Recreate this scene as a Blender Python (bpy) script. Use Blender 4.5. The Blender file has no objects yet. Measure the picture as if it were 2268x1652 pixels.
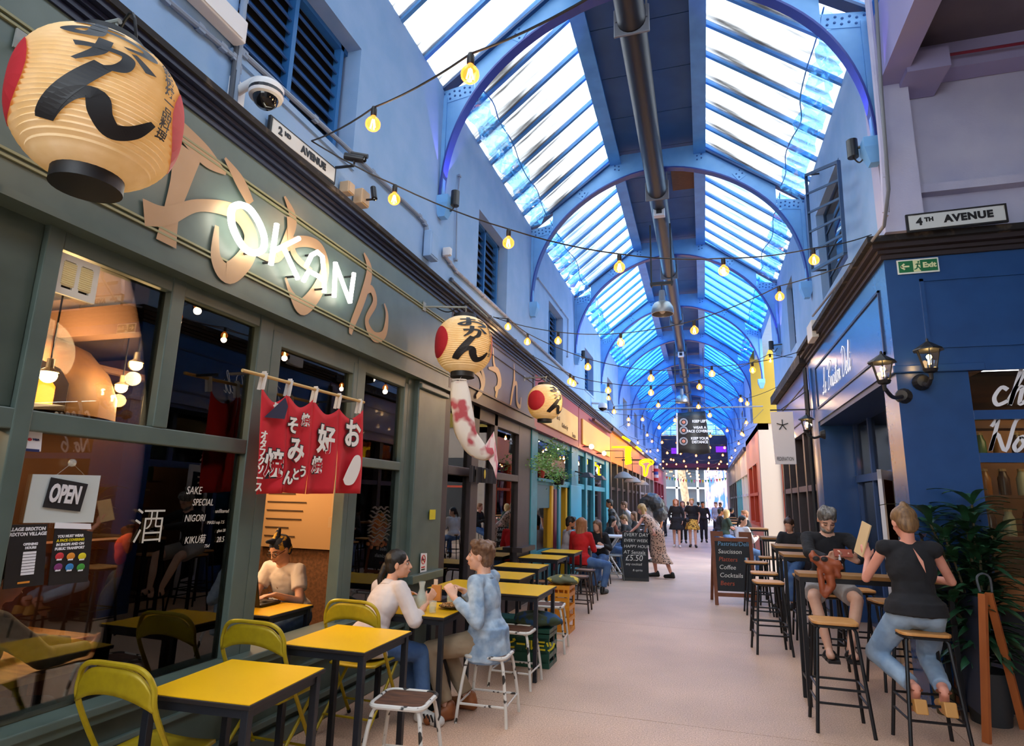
import bpy, bmesh, math, random
import numpy as np
from math import sin, cos, pi, radians, atan2, sqrt
from mathutils import Vector as V, Matrix, Euler
random.seed(11)
SC = bpy.context.scene
COL = SC.collection
# ---------------------------------------------------------------- camera
FPX, YAW, PIT, ROLL, EYE = 1339.8, -0.305717, 0.204942, 0.0236862, 1.6
_f = V((sin(YAW)*cos(PIT), cos(YAW)*cos(PIT), sin(PIT)))
_r = V((cos(YAW), -sin(YAW), 0)); _u = _r.cross(_f)
RT = cos(ROLL)*_r + sin(ROLL)*_u
UP = -sin(ROLL)*_r + cos(ROLL)*_u
cd = bpy.data.cameras.new('camera'); cam = bpy.data.objects.new('camera', cd); COL.objects.link(cam)
cd.sensor_width = 36; cd.lens = FPX/2268*36; cd.clip_start = 0.05; cd.clip_end = 300
m = Matrix((RT, UP, -_f)).transposed().to_4x4(); m.translation = (0, 0, EYE); cam.matrix_world = m
SC.camera = cam
def ray(x, y): return RT*((x-1134)/FPX) - UP*((y-826)/FPX) + _f
def onX(x, y, v):
    d = ray(x, y); return V((0, 0, EYE)) + d*(v/d.x)
def onY(x, y, v):
    d = ray(x, y); return V((0, 0, EYE)) + d*(v/d.y)
def onZ(x, y, v):
    d = ray(x, y); return V((0, 0, EYE)) + d*((v-EYE)/d.z)
def onP(x, y, a, b):
    "meet the vertical plane through plan points a and b"
    d = ray(x, y); n = V((b[1]-a[1], a[0]-b[0], 0)); t = n.dot(V((a[0], a[1], 0)))/n.dot(d)
    return V((0, 0, EYE)) + d*t
# ---------------------------------------------------------------- light and exposure
SC.view_settings.view_transform = 'Standard'; SC.view_settings.look = 'None'
SC.view_settings.exposure = 2.0; SC.view_settings.gamma = 1.0; SC.view_settings.use_curve_mapping = False
w = bpy.data.worlds.new('overcast_sky'); SC.world = w; w.use_nodes = True
bg = w.node_tree.nodes['Background']; bg.inputs[0].default_value = (0.88, 0.95, 1.0, 1); bg.inputs[1].default_value = 1.9
cy = SC.cycles
cy.use_denoising = True; cy.max_bounces = 8; cy.diffuse_bounces = 5; cy.glossy_bounces = 3; cy.transmission_bounces = 4
cy.transparent_max_bounces = 24; cy.sample_clamp_indirect = 4.0; cy.caustics_reflective = False; cy.caustics_refractive = False
# ---------------------------------------------------------------- materials
MATS = {}
def rgb(c):
    if isinstance(c, str):
        c = [int(c[i:i+2], 16)/255 for i in (0, 2, 4)]
    return tuple(((x/12.92) if x <= .04045 else ((x+.055)/1.055)**2.4) for x in c) + (1,)
def mat(name, col='808080', rough=.55, metal=0, col2=None, scale=8, detail=3, bump=0, emit=None, es=1, lo=.35, hi=.65, stretch=None, alpha=1, coat=0, spec=.5, bscale=None, kind='noise'):
    if name in MATS: return MATS[name]
    m = bpy.data.materials.new(name); m.use_nodes = True; nt = m.node_tree; N = nt.nodes; L = nt.links
    b = N['Principled BSDF']; b.inputs['Base Color'].default_value = rgb(col); b.inputs['Roughness'].default_value = rough
    b.inputs['Metallic'].default_value = metal; b.inputs['Coat Weight'].default_value = coat; b.inputs['Specular IOR Level'].default_value = spec
    b.inputs['Alpha'].default_value = alpha
    if emit: b.inputs['Emission Color'].default_value = rgb(emit); b.inputs['Emission Strength'].default_value = es
    if col2 or bump:
        tc = N.new('ShaderNodeTexCoord'); mp = N.new('ShaderNodeMapping'); L.new(tc.outputs['Object'], mp.inputs[0])
        if stretch: mp.inputs['Scale'].default_value = stretch
        if kind == 'voronoi':
            t = N.new('ShaderNodeTexVoronoi'); o = t.outputs['Distance']
        else:
            t = N.new('ShaderNodeTexNoise'); t.inputs['Detail'].default_value = detail; o = t.outputs['Fac']
        t.inputs['Scale'].default_value = scale; L.new(mp.outputs[0], t.inputs['Vector'])
    if col2:
        r = N.new('ShaderNodeValToRGB'); r.color_ramp.elements[0].position = lo; r.color_ramp.elements[1].position = hi
        r.color_ramp.elements[0].color = rgb(col); r.color_ramp.elements[1].color = rgb(col2)
        L.new(o, r.inputs[0]); L.new(r.outputs[0], b.inputs['Base Color'])
    if bump:
        bp = N.new('ShaderNodeBump'); bp.inputs['Strength'].default_value = bump; bp.inputs['Distance'].default_value = .01
        if bscale:
            t = N.new('ShaderNodeTexNoise'); t.inputs['Scale'].default_value = bscale; L.new(mp.outputs[0], t.inputs['Vector']); o = t.outputs['Fac']
        L.new(o, bp.inputs['Height']); L.new(bp.outputs[0], b.inputs['Normal'])
    MATS[name] = m; return m
def emitmat(name, col, s):
    if name in MATS: return MATS[name]
    m = bpy.data.materials.new(name); m.use_nodes = True; N = m.node_tree.nodes; N.clear()
    e = N.new('ShaderNodeEmission'); e.inputs[0].default_value = rgb(col); e.inputs[1].default_value = s
    o = N.new('ShaderNodeOutputMaterial'); m.node_tree.links.new(e.outputs[0], o.inputs[0]); MATS[name] = m; return m
def glassmat(name, tint='ffffff', refl=1.0, ior=1.5, rough=0.0, dirt=None, dirtfac=.2, scale=(1, 1, 1), glow=None, gs=0):
    "thin pane: sees straight through, mirrors by Fresnel, optional dirt"
    if name in MATS: return MATS[name]
    m = bpy.data.materials.new(name); m.use_nodes = True; nt = m.node_tree; N = nt.nodes; L = nt.links; N.clear()
    o = N.new('ShaderNodeOutputMaterial'); tr = N.new('ShaderNodeBsdfTransparent'); tr.inputs[0].default_value = rgb(tint)
    gl = N.new('ShaderNodeBsdfGlossy'); gl.inputs['Roughness'].default_value = rough
    fr = N.new('ShaderNodeFresnel'); fr.inputs[0].default_value = ior
    mx = N.new('ShaderNodeMixShader'); ml = N.new('ShaderNodeMath'); ml.operation = 'MULTIPLY'; ml.inputs[1].default_value = refl; ml.use_clamp = True
    L.new(fr.outputs[0], ml.inputs[0]); L.new(ml.outputs[0], mx.inputs[0]); L.new(tr.outputs[0], mx.inputs[1]); L.new(gl.outputs[0], mx.inputs[2])
    out = mx.outputs[0]
    if dirt:
        df = N.new('ShaderNodeBsdfTranslucent'); df.inputs[0].default_value = rgb(dirt)
        tc = N.new('ShaderNodeTexCoord'); mp = N.new('ShaderNodeMapping'); mp.inputs['Scale'].default_value = scale
        ns = N.new('ShaderNodeTexNoise'); ns.inputs['Scale'].default_value = 2; ns.inputs['Detail'].default_value = 5
        r = N.new('ShaderNodeMapRange'); r.inputs[1].default_value = .50; r.inputs[2].default_value = .68; r.inputs[3].default_value = dirtfac*.12; r.inputs[4].default_value = dirtfac
        L.new(tc.outputs['Object'], mp.inputs[0]); L.new(mp.outputs[0], ns.inputs['Vector']); L.new(ns.outputs['Fac'], r.inputs[0])
        m2 = N.new('ShaderNodeMixShader'); L.new(r.outputs[0], m2.inputs[0]); L.new(out, m2.inputs[1]); L.new(df.outputs[0], m2.inputs[2]); out = m2.outputs[0]
    if glow:
        e = N.new('ShaderNodeEmission'); e.inputs[0].default_value = rgb(glow); e.inputs[1].default_value = gs
        a = N.new('ShaderNodeAddShader'); L.new(out, a.inputs[0]); L.new(e.outputs[0], a.inputs[1]); out = a.outputs[0]
    L.new(out, o.inputs[0]); MATS[name] = m; return m
# ---------------------------------------------------------------- mesh builder
def wm(o):
    m = o.matrix_basis.copy()
    while o.parent: o = o.parent; m = o.matrix_basis @ m
    return m
def link(o, parent=None):
    COL.objects.link(o)
    if parent: o.parent = parent
    return o
class MB:
    def __init__(s): s.v = []; s.f = []; s.mi = []; s.k = 0
    def add(s, vs, fs):
        o = len(s.v); s.v += [V(v) for v in vs]; s.f += [tuple(i+o for i in f) for f in fs]; s.mi += [s.k]*len(fs); return s
    def hexa(s, p): return s.add(p, [(0, 3, 2, 1), (4, 5, 6, 7), (0, 1, 5, 4), (1, 2, 6, 5), (2, 3, 7, 6), (3, 0, 4, 7)])
    def box(s, x0, x1, y0, y1, z0, z1):
        return s.hexa([(x0, y0, z0), (x1, y0, z0), (x1, y1, z0), (x0, y1, z0), (x0, y0, z1), (x1, y0, z1), (x1, y1, z1), (x0, y1, z1)])
    def cbox(s, c, size, rot=(0, 0, 0)):
        R = Euler(rot).to_matrix(); h = [x/2 for x in size]; c = V(c)
        return s.hexa([c + R @ V((a*h[0], b*h[1], d*h[2])) for d in (-1, 1) for a, b in ((-1, -1), (1, -1), (1, 1), (-1, 1))])
    def bar(s, a, b, w, h=None, up=(0, 0, 1)):
        a = V(a); b = V(b); h = h or w; d = (b-a).normalized(); u = V(up)
        if abs(d.dot(u)) > .99: u = V((1, 0, 0)) if abs(d.x) < .9 else V((0, 1, 0))
        x = d.cross(u).normalized()*w/2; y = x.cross(d).normalized()*h/2
        return s.hexa([p + i*x + j*y for p in (a, b) for i, j in ((-1, -1), (1, -1), (1, 1), (-1, 1))])
    def tube(s, pts, r, n=8, closed=False, caps=True):
        pts = [V(p) for p in pts]; m = len(pts); R = r if isinstance(r, (list, tuple)) else [r]*m
        o = len(s.v); ref = None
        for i, p in enumerate(pts):
            a = pts[i-1] if (i or closed) else p; b = pts[(i+1) % m] if (i < m-1 or closed) else p
            d = (b-a).normalized() if (b-a).length > 1e-9 else V((0, 0, 1))
            if ref is None: ref = V((0, 0, 1)) if abs(d.z) < .9 else V((1, 0, 0))
            x = (ref - d*ref.dot(d)); x = x.normalized() if x.length > 1e-6 else d.orthogonal().normalized()
            ref = x; y = d.cross(x)
            s.v += [p + (x*cos(2*pi*k/n) + y*sin(2*pi*k/n))*R[i] for k in range(n)]
        for i in range(m if closed else m-1):
            j = (i+1) % m
            for k in range(n):
                l = (k+1) % n; s.f.append((o+i*n+k, o+i*n+l, o+j*n+l, o+j*n+k)); s.mi.append(s.k)
        if caps and not closed:
            s.f.append(tuple(o+k for k in reversed(range(n)))); s.f.append(tuple(o+(m-1)*n+k for k in range(n))); s.mi += [s.k]*2
        return s
    def lathe(s, prof, c=(0, 0, 0), n=20, M=None):
        o = len(s.v); c = V(c); m = len(prof)
        for r, z in prof:
            for k in range(n):
                p = V((r*cos(2*pi*k/n), r*sin(2*pi*k/n), z)); s.v.append((M @ p if M else p) + c)
        for i in range(m-1):
            for k in range(n):
                l = (k+1) % n; s.f.append((o+i*n+k, o+i*n+l, o+(i+1)*n+l, o+(i+1)*n+k)); s.mi.append(s.k)
        return s
    def ball(s, c, r, n=12, m=8, M=None):
        r = (r, r, r) if not isinstance(r, (tuple, list)) else r; o = len(s.v); c = V(c)
        for i in range(m+1):
            t = pi*i/m
            for k in range(n):
                p = V((r[0]*sin(t)*cos(2*pi*k/n), r[1]*sin(t)*sin(2*pi*k/n), r[2]*cos(t))); s.v.append((M @ p if M else p) + c)
        for i in range(m):
            for k in range(n):
                l = (k+1) % n; s.f.append((o+i*n+k, o+(i+1)*n+k, o+(i+1)*n+l, o+i*n+l)); s.mi.append(s.k)
        return s
    def prism(s, poly, o, u, v, d):
        "poly (2D) on plane o,u,v, extruded by vector d"
        o = V(o); u = V(u); v = V(v); d = V(d); n = len(poly)
        P = [o + u*a + v*b for a, b in poly]
        return s.add(P + [p+d for p in P], [tuple(reversed(range(n))), tuple(range(n, 2*n))] + [(i, (i+1) % n, (i+1) % n+n, i+n) for i in range(n)])
    def grid(s, fn, nu, nv):
        o = len(s.v)
        for i in range(nu+1):
            for j in range(nv+1): s.v.append(V(fn(i/nu, j/nv)))
        for i in range(nu):
            for j in range(nv):
                a = o+i*(nv+1)+j; s.f.append((a, a+nv+1, a+nv+2, a+1)); s.mi.append(s.k)
        return s
    def build(s, name, mats, parent=None, smooth=False, bevel=0, solid=0, local=False):
        me = bpy.data.meshes.new(name)
        vs = s.v
        if parent and not local:
            W = wm(parent).inverted(); vs = [W @ v for v in vs]
        me.from_pydata([tuple(v) for v in vs], [], s.f)
        mats = mats if isinstance(mats, (list, tuple)) else [mats]
        for m in mats: me.materials.append(m)
        if len(mats) > 1: me.polygons.foreach_set('material_index', s.mi)
        bm = bmesh.new(); bm.from_mesh(me); bmesh.ops.recalc_face_normals(bm, faces=bm.faces); bm.to_mesh(me); bm.free()
        if smooth:
            me.polygons.foreach_set('use_smooth', [True]*len(me.polygons))
        o = bpy.data.objects.new(name, me); link(o, parent)
        if smooth == 'auto':
            try: me.set_sharp_from_angle(angle=radians(40))
            except Exception: pass
        if solid: md = o.modifiers.new('s', 'SOLIDIFY'); md.thickness = solid; md.offset = 0
        if bevel: md = o.modifiers.new('b', 'BEVEL'); md.width = bevel; md.segments = 2; md.limit_method = 'ANGLE'
        return o
def thing(name, label, cat, loc=(0, 0, 0), rz=0, group=None):
    o = bpy.data.objects.new(name, None); o.location = loc; o.rotation_euler = (0, 0, rz); o.empty_display_size = .1; link(o)
    o['label'] = label; o['category'] = cat
    if group: o['group'] = group
    return o
def tag(o, label, cat, group=None, kind=None):
    o['label'] = label; o['category'] = cat
    if group: o['group'] = group
    if kind: o['kind'] = kind
    return o
def struct(o): o['kind'] = 'structure'; return o
def stuff(o): o['kind'] = 'stuff'; return o
def sroot(name, loc=(0, 0, 0)):
    o = bpy.data.objects.new(name, None); o.location = loc; link(o); o['kind'] = 'structure'; return o
def dup(o, loc=None, rz=None, label=None, parent=None, scale=None):
    c = o.copy(); COL.objects.link(c); c.parent = parent
    if loc is not None: c.location = loc
    if rz is not None: c.rotation_euler = (0, 0, rz)
    if scale is not None: c.scale = (scale,)*3
    if label and 'category' in c: c['label'] = label
    for ch in list(o.children): dup(ch, parent=c)
    return c
def plane_frame(o, u, v):
    u = V(u).normalized(); v = V(v); v = (v-u*v.dot(u)).normalized(); n = u.cross(v)
    M = Matrix((u, v, n)).transposed().to_4x4(); M.translation = V(o); return M
def text(s, size, mt, o, u, v=(0, 0, 1), parent=None, name='lettering', align='CENTER', bold=0, shear=0, ext=.002, space=1, sx=1, line=1):
    cu = bpy.data.curves.new(name, 'FONT'); cu.body = s; cu.size = size; cu.align_x = align; cu.align_y = 'CENTER'
    cu.offset = bold; cu.shear = shear; cu.extrude = ext; cu.space_character = space; cu.space_line = line; cu.resolution_u = 3
    cu.materials.append(mt); t = bpy.data.objects.new(name, cu)
    me = bpy.data.meshes.new_from_object(t); bpy.data.objects.remove(t); me.name = name; t = bpy.data.objects.new(name, me); link(t, parent)
    M = plane_frame(o, u, v) @ Matrix.Diagonal((sx, 1, 1, 1))
    t.matrix_basis = (wm(parent).inverted() @ M) if parent else M
    return t
def smoothline(P, n=6):
    "catmull-rom through tuples"
    P = [tuple(p) for p in P]; Q = [P[0]] + P + [P[-1]]; out = []
    for i in range(1, len(Q)-2):
        for k in range(n):
            t = k/n; out.append(tuple(.5*((2*b) + (c-a)*t + (2*a-5*b+4*c-d)*t*t + (-a+3*b-3*c+d)*t**3) for a, b, c, d in zip(Q[i-1], Q[i], Q[i+1], Q[i+2])))
    out.append(P[-1]); return out
def ribbon(strokes, n=6):
    "strokes of (x, y, width) -> list of quads in 2D"
    quads = []
    for st in strokes:
        S = smoothline(st, n); L = []
        for i, (x, y, w) in enumerate(S):
            a = S[max(i-1, 0)]; b = S[min(i+1, len(S)-1)]; dx, dy = b[0]-a[0], b[1]-a[1]; l = math.hypot(dx, dy) or 1
            L.append(((x-dy/l*w/2, y+dx/l*w/2), (x+dy/l*w/2, y-dx/l*w/2)))
        quads += [(L[i][0], L[i][1], L[i+1][1], L[i+1][0]) for i in range(len(L)-1)]
    return quads
def map_quads(mb, quads, fn):
    for q in quads: mb.add([fn(*p) for p in q], [(0, 1, 2, 3)])
GL = {
 'o': [[(.08, .70, .10), (.35, .74, .12), (.62, .76, .07)], [(.36, .98, .10), (.36, .55, .12), (.34, .18, .12), (.2, .08, .12), (.1, .2, .1), (.28, .42, .08), (.6, .5, .12), (.85, .4, .13), (.86, .2, .12), (.62, .04, .06)], [(.74, .86, .05), (.94, .66, .13)]],
 'ka': [[(.05, .58, .12), (.35, .66, .10), (.62, .68, .12), (.66, .5, .12), (.58, .2, .13), (.42, .05, .08)], [(.38, .98, .13), (.32, .5, .12), (.08, .08, .05)], [(.72, .88, .06), (.96, .52, .14)]],
 'n': [[(.5, .98, .1), (.3, .55, .12), (.06, .04, .12), (.3, .38, .1), (.48, .46, .12), (.54, .2, .13), (.66, .04, .13), (.84, .14, .1), (.98, .42, .04)]],
}
# ================================================================ the shell
XL, XR, XC = -2.8, 1.72, -0.55
BAYS = [-6.0, -2.0, 1.95, 5.92, 9.88, 13.8, 17.75, 21.7, 25.65, 29.6, 33.5, 37.5, 41.4, 45.3]
YEND = 45.3
M_floor = mat('terrazzo', 'dcb9a0', .5, col2='b6937c', scale=95, detail=6, lo=.38, hi=.62, bump=.12)
def floor_tone():
    m = M_floor; nt = m.node_tree; N = nt.nodes; L = nt.links; b = N['Principled BSDF']
    r = next(n for n in N if n.type == 'VALTORGB'); mp = next(n for n in N if n.type == 'MAPPING')
    t = N.new('ShaderNodeTexNoise'); t.inputs['Scale'].default_value = .8; t.inputs['Detail'].default_value = 4; L.new(mp.outputs[0], t.inputs['Vector'])
    mr = N.new('ShaderNodeMapRange'); mr.inputs[1].default_value = .3; mr.inputs[2].default_value = .7; mr.inputs[3].default_value = .82; mr.inputs[4].default_value = 1.12; L.new(t.outputs['Fac'], mr.inputs[0])
    mx = N.new('ShaderNodeVectorMath'); mx.operation = 'SCALE'; L.new(r.outputs[0], mx.inputs[0]); L.new(mr.outputs[0], mx.inputs[3]); L.new(mx.outputs[0], b.inputs['Base Color'])
floor_tone()
fl = sroot('floor')
yj = [-6, -2.2, 1.4, 5.05, 8.7, 12.3, 16, 19.7, 24, 29, 35, YEND]
for i in range(len(yj)-1):
    for a, b in ((-9, -2.7), (-2.7, 1.7), (1.7, 9)):
        MB().box(a+.002, b-.002, yj[i]+.003, yj[i+1]-.003, -.06, 0).build('floor_slab', M_floor, fl)
MB().box(-9, 9, -6, YEND, -.08, -.012).build('joint_bed', mat('joint', '5d5148', .9), fl)
M_wall = mat('pale_blue_render', '82a8d2', .75, col2='90b0d8', scale=3, bump=.1, bscale=60)
M_lav = mat('lavender_render', 'b0b0cc', .8, col2='babad2', scale=3, bump=.1, bscale=60)
M_blue = mat('roof_blue_paint', '4f97da', .45, col2='4388cc', scale=4)
M_dkblue = mat('roof_board_navy', '33608f', .6, col2='2b5682', scale=2)
M_black = mat('black_paint', '17171b', .5)
M_steel = mat('black_steel', '25272d', .45, metal=.3)
def holed(mb, x0, x1, Y0, Y1, Z0, Z1, holes):
    ys = sorted({Y0, Y1} | {y for h in holes for y in h[:2]}); zs = sorted({Z0, Z1} | {z for h in holes for z in h[2:]})
    for i in range(len(ys)-1):
        for j in range(len(zs)-1):
            yc, zc = (ys[i]+ys[i+1])/2, (zs[j]+zs[j+1])/2
            if not any(h[0] < yc < h[1] and h[2] < zc < h[3] for h in holes): mb.box(x0, x1, ys[i], ys[i+1], zs[j], zs[j+1])
LW = [(2.7, 4.12, 4.4, 5.55), (7.2, 8.5, 4.36, 5.5), (11.2, 12.5, 4.4, 5.5), (15.1, 16.4, 4.4, 5.5), (19.0, 20.3, 4.4, 5.5), (23, 24.3, 4.4, 5.5), (27, 28.3, 4.4, 5.5), (31, 32.3, 4.4, 5.5)]
mb = MB(); holed(mb, -3.15, XL, -6, YEND, 3.9, 6.42, LW); struct(mb.build('wall_left', M_wall))
RW = [(7.5, 9.1, 4.45, 5.75), (11.7, 12.5, 4.5, 5.8), (22, 23.2, 4.4, 5.5), (27, 28.2, 4.4, 5.5)]
mb = MB(); holed(mb, XR, XR+.3, 6.2, 15.3, 3.9, 6.42, RW[:2]); holed(mb, XR, XR+.3, 20.4, YEND, 3.9, 6.42, RW[2:])
mb.box(XR, XR+.3, 15.3, 20.4, 6.15, 6.42); struct(mb.build('wall_right', M_wall))
# louvred and metal windows of the upper storey
M_louv = mat('louvre_blue', '22538c', .5); M_louvf = mat('louvre_frame_blue', '2f6fae', .5)
for i, (y0, y1, z0, z1) in enumerate(LW):
    w_ = struct(thing('window_%d' % (i+1), '', '', (XL, y0, z0))); del w_['label']; del w_['category']
    x = -2.98; f = MB(); t = .045; ym = (y0+y1)/2
    for a, b, c, d in ((y0, y0+t, z0, z1), (y1-t-.06, y1-.06, z0, z1), (ym-t/2, ym+t/2, z0, z1), (y0, y1, z1-t, z1), (y0, y1, z0, z0+t)): f.box(x-.03, x+.04, a, b, c, d)
    f.build('window_frame', M_louvf, w_)
    MB().box(x-.1, x-.07, y0, y1, z0, z1).build('backing', mat('dark_void', '0d1622', .9), w_)
    MB().box(x-.03, XL+.02, y0-.02, y1+.02, z0-.05, z0).build('window_sill', M_wall, w_)
    n = 9; src = None
    for c0, c1 in ((y0+t, ym-t/2), (ym+t/2, y1-t-.06)):
        for k in range(n):
            if i < 4:
                if src is None:
                    src = MB().cbox((x-.02, (c0+c1)/2, z0+.09), (.012, c1-c0, .14), (0, radians(-32), 0)).build('louvre_slat', M_louv, w_)
                else:
                    o = src.copy(); COL.objects.link(o); o.parent = w_; o.location = (0, (c0+c1)/2-(y0+t+ym-t/2)/2, k*(z1-z0-.1)/n)
    if i >= 4:
        f = MB()
        for k in range(n): f.cbox((x-.02, ym, z0+.09+k*(z1-z0-.1)/n), (.012, y1-y0, .14), (0, radians(-32), 0))
        stuff(f.build('louvre_slats', M_louv, w_))
M_pane = glassmat('window_glass', 'c9d6dc', 1.3, 1.5)
for i, (y0, y1, z0, z1) in enumerate(RW):
    w_ = sroot('window_%d' % (i+21), (XR, y0, z0)); f = MB(); x = XR+.12
    for a, b, c, d in ((y0, y0+.04, z0, z1), (y1-.04, y1, z0, z1), (y0, y1, z1-.04, z1), (y0, y1, z0, z0+.04)): f.box(x-.02, x+.03, a, b, c, d)
    for k in range(1, 4): f.box(x-.015, x+.015, y0, y1, z0+k*(z1-z0)/4-.012, z0+k*(z1-z0)/4+.012)
    f.build('window_frame', mat('window_navy', '1f3f66', .5), w_)
    for k in range(4): MB().box(x-.004, x+.004, y0+.03, y1-.03, z0+k*(z1-z0)/4+.01, z0+(k+1)*(z1-z0)/4-.01).build('window_pane', M_pane, w_)
    MB().box(XR+.29, XR+.3, y0, y1, z0, z1).build('backing', mat('dim_room', '2c3848', .9), w_)
# ---------------------------------------------------------------- roof: boarding, purlins, glazed slopes
roof = sroot('ceiling')
XA, XB, ZT, ZE = -1.27, .156, 7.66, 6.40
for i in range(len(BAYS)-1):
    for k in range(4):
        a = BAYS[i]+(BAYS[i+1]-BAYS[i])*k/4; b = BAYS[i]+(BAYS[i+1]-BAYS[i])*(k+1)/4
        MB().box(XA, XB, a+.006, b-.006, ZT+.05, ZT+.09).build('roof_board', M_dkblue, roof)
MB().box(XA-.05, XB+.05, -6, YEND, ZT+.1, ZT+.14).build('roof_deck', mat('deck_navy', '0e2340', .8), roof)
f = MB()
for x in (XA, XB): f.box(x-.06, x+.06, -6, YEND, ZT-.18, ZT+.1); f.box(x-.1, x+.1, -6, YEND, ZT-.2, ZT-.18)
f.build('purlin', M_blue, roof)
f = MB()
for s, x in ((-1, -2.93), (1, 1.84)):
    f.box(x-.1, x+.1, -6, YEND, ZE-.02, ZE+.08)
f.build('gutter_plate', mat('gutter_blue', '3a86cf', .5), roof)
PM = [glassmat('wired_roof_glass_%d' % k, t, .5, 1.45, .1, dirt=d, dirtfac=fc, scale=(.35, 3.5, .35)) for k, (t, d, fc) in enumerate((('f4f6f8', '4a4644', .90), ('e4f3ff', '6a7684', .80), ('c6e8ff', 'b0d8f5', .5), ('9dd6ff', '90cbf5', .5), ('84ccff', '7cc2f2', .5)))]  # bluer tints for far bays put the grazing-view blue into the glass
NP = 7
for i in range(len(BAYS)-1):
    a, b = BAYS[i], BAYS[i+1]
    for sd in (-1, 1):
        xe, xt = (-2.86, XA-.04) if sd < 0 else (1.78, XB+.04)
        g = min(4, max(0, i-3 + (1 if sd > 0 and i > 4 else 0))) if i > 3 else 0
        n = V((-(ZT-ZE), 0, (xt-xe))).normalized()*(.5 if sd < 0 else -.5)
        src = None
        for k in range(NP):
            y0 = a+(b-a)*k/NP; y1 = a+(b-a)*(k+1)/NP
            if src is None:
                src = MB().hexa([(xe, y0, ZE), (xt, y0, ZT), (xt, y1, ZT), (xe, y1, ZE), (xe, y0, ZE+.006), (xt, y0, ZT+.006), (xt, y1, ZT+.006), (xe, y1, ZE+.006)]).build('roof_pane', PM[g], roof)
            else:
                o = src.copy(); COL.objects.link(o); o.parent = roof; o.location = (0, y0-a, 0)
        s2 = None
        for k in range(NP+1):
            y0 = a+(b-a)*k/NP
            if s2 is None: s2 = MB().bar((xe, a, ZE+.0), (xt, a, ZT+.0), .05, .06).build('glazing_bar', M_blue, roof)
            elif k < NP: o = s2.copy(); COL.objects.link(o); o.parent = roof; o.location = (0, y0-a, 0)
# arches
arc = [(2.23, 4.95), (2.22, 5.2), (2.17, 5.55), (2.05, 5.92), (1.86, 6.27), (1.6, 6.58), (1.27, 6.85), (.9, 7.06), (.45, 7.22), (0, 7.28)]
arc = smoothline(arc, 3)
def outer(h):
    if h >= 2.22: return None
    return min(ZT-.02, 7.6-(h-.72)*(7.6-6.45)/(2.25-.72)) if h > .72 else ZT-.02
def arch_meshes(y):
    web = MB(); t = .015
    pts = [(h, z) for h, z in arc]
    for sg in (-1, 1):
        for i in range(len(pts)-1):
            (h0, z0), (h1, z1) = pts[i], pts[i+1]
            if z0 < 6.3 and h0 > 1.9:
                A = [(h0, z0), (2.28, z0), (2.28, z1), (h1, z1)]
                if z1 > 6.3: A = [(h0, z0), (2.28, z0), (2.28, 6.45), (h1, outer(h1))]
            else: A = [(h0, z0), (h0, outer(h0) or 6.45), (h1, outer(h1)), (h1, z1)]
            if i and z0 >= 6.3 and pts[i-1][1] < 6.3: A = [(h0, z0), (h0, outer(h0)), (h1, outer(h1)), (h1, z1)]
            P = [(XC+sg*h, z) for h, z in A]
            web.hexa([(x, y-t, z) for x, z in P] + [(x, y+t, z) for x, z in P])
    fl_ = MB()
    ring = [(XC-h, z) for h, z in pts] + [(XC+h, z) for h, z in reversed(pts[:-1])]
    for i in range(len(ring)-1):
        (a, b), (c, d) = ring[i], ring[i+1]
        fl_.bar((a, y, b), (c, y, d), .13, .022, up=(0, 1, 0) if False else (-(d-b), 0, (c-a)))
    top = MB()
    for sg in (-1, 1):
        top.bar((XC+sg*2.27, y, 6.40), (XC+sg*.72, y, 7.56), .14, .03, up=(-sg*1.2, 0, -1.5))
    rv = MB()
    def rivets(cx, cz, nx, nz, d, ang):
        for i in range(nx):
            for j in range(nz):
                u = (i-(nx-1)/2)*d; v = (j-(nz-1)/2)*d+(.3*d if i % 2 else 0)
                for sgn in (-1, 1):
                    rv.ball((XC+sgn*(cx+u*cos(ang)-v*sin(ang)), y-.022, cz+u*sin(ang)+v*cos(ang)), (.015, .012, .015), 6, 4)
    rivets(2.08, 6.33, 6, 2, .065, -.15); rivets(1.33, 6.98, 2, 2, .075, .6); rivets(.7, 7.42, 2, 3, .07, 0)
    pl = MB()
    for sgn in (-1, 1):
        pl.cbox((XC+sgn*2.07, y-.018, 6.34), (.42, .008, .17), (0, sgn*.15, 0)); pl.cbox((XC+sgn*1.33, y-.018, 6.98), (.17, .008, .17), (0, -sgn*.6+.0, 0))
    ft = MB()
    for sgn in (-1, 1):
        x = XC+sgn*2.2; ft.hexa([(x-.04, y-.05, 4.75), (x+.04, y-.05, 4.75), (x+.04, y+.05, 4.75), (x-.04, y+.05, 4.75), (x-.09, y-.09, 4.9), (x+.09, y-.09, 4.9), (x+.09, y+.09, 4.9), (x-.09, y+.09, 4.9)]); ft.box(x-.09, x+.09, y-.09, y+.09, 4.9, 5.0)
        ft.bar((x+sgn*.03, y, 5.0), (x+sgn*.03, y, 6.3), .07, .05)
    return web, fl_, top, rv, pl, ft
M_arch = mat('arch_blue_paint', '6aa5dd', .45, col2='76b0e4', scale=5); M_arched = mat('arch_edge_violet', '2c3f8f', .4)
src = None
for i, y in enumerate(BAYS[:-1]):
    if src is None:
        r_ = sroot('roof_arch', (0, y, 0)); a = arch_meshes(y)
        for nm, q, mt in zip(('web_plate', 'flange', 'rafter_flange', 'rivets', 'rivet_plate', 'corbel'), a, (M_arch, M_arched, mat('arch_top_navy', '1e4577', .5), mat('rivet_blue', '24599a', .5), M_arch, M_arch)):
            o = q.build(nm, mt, r_)
            if nm == 'rivets': stuff(o)
        src = r_
    else: dup(src, (0, y, 0))
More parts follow.
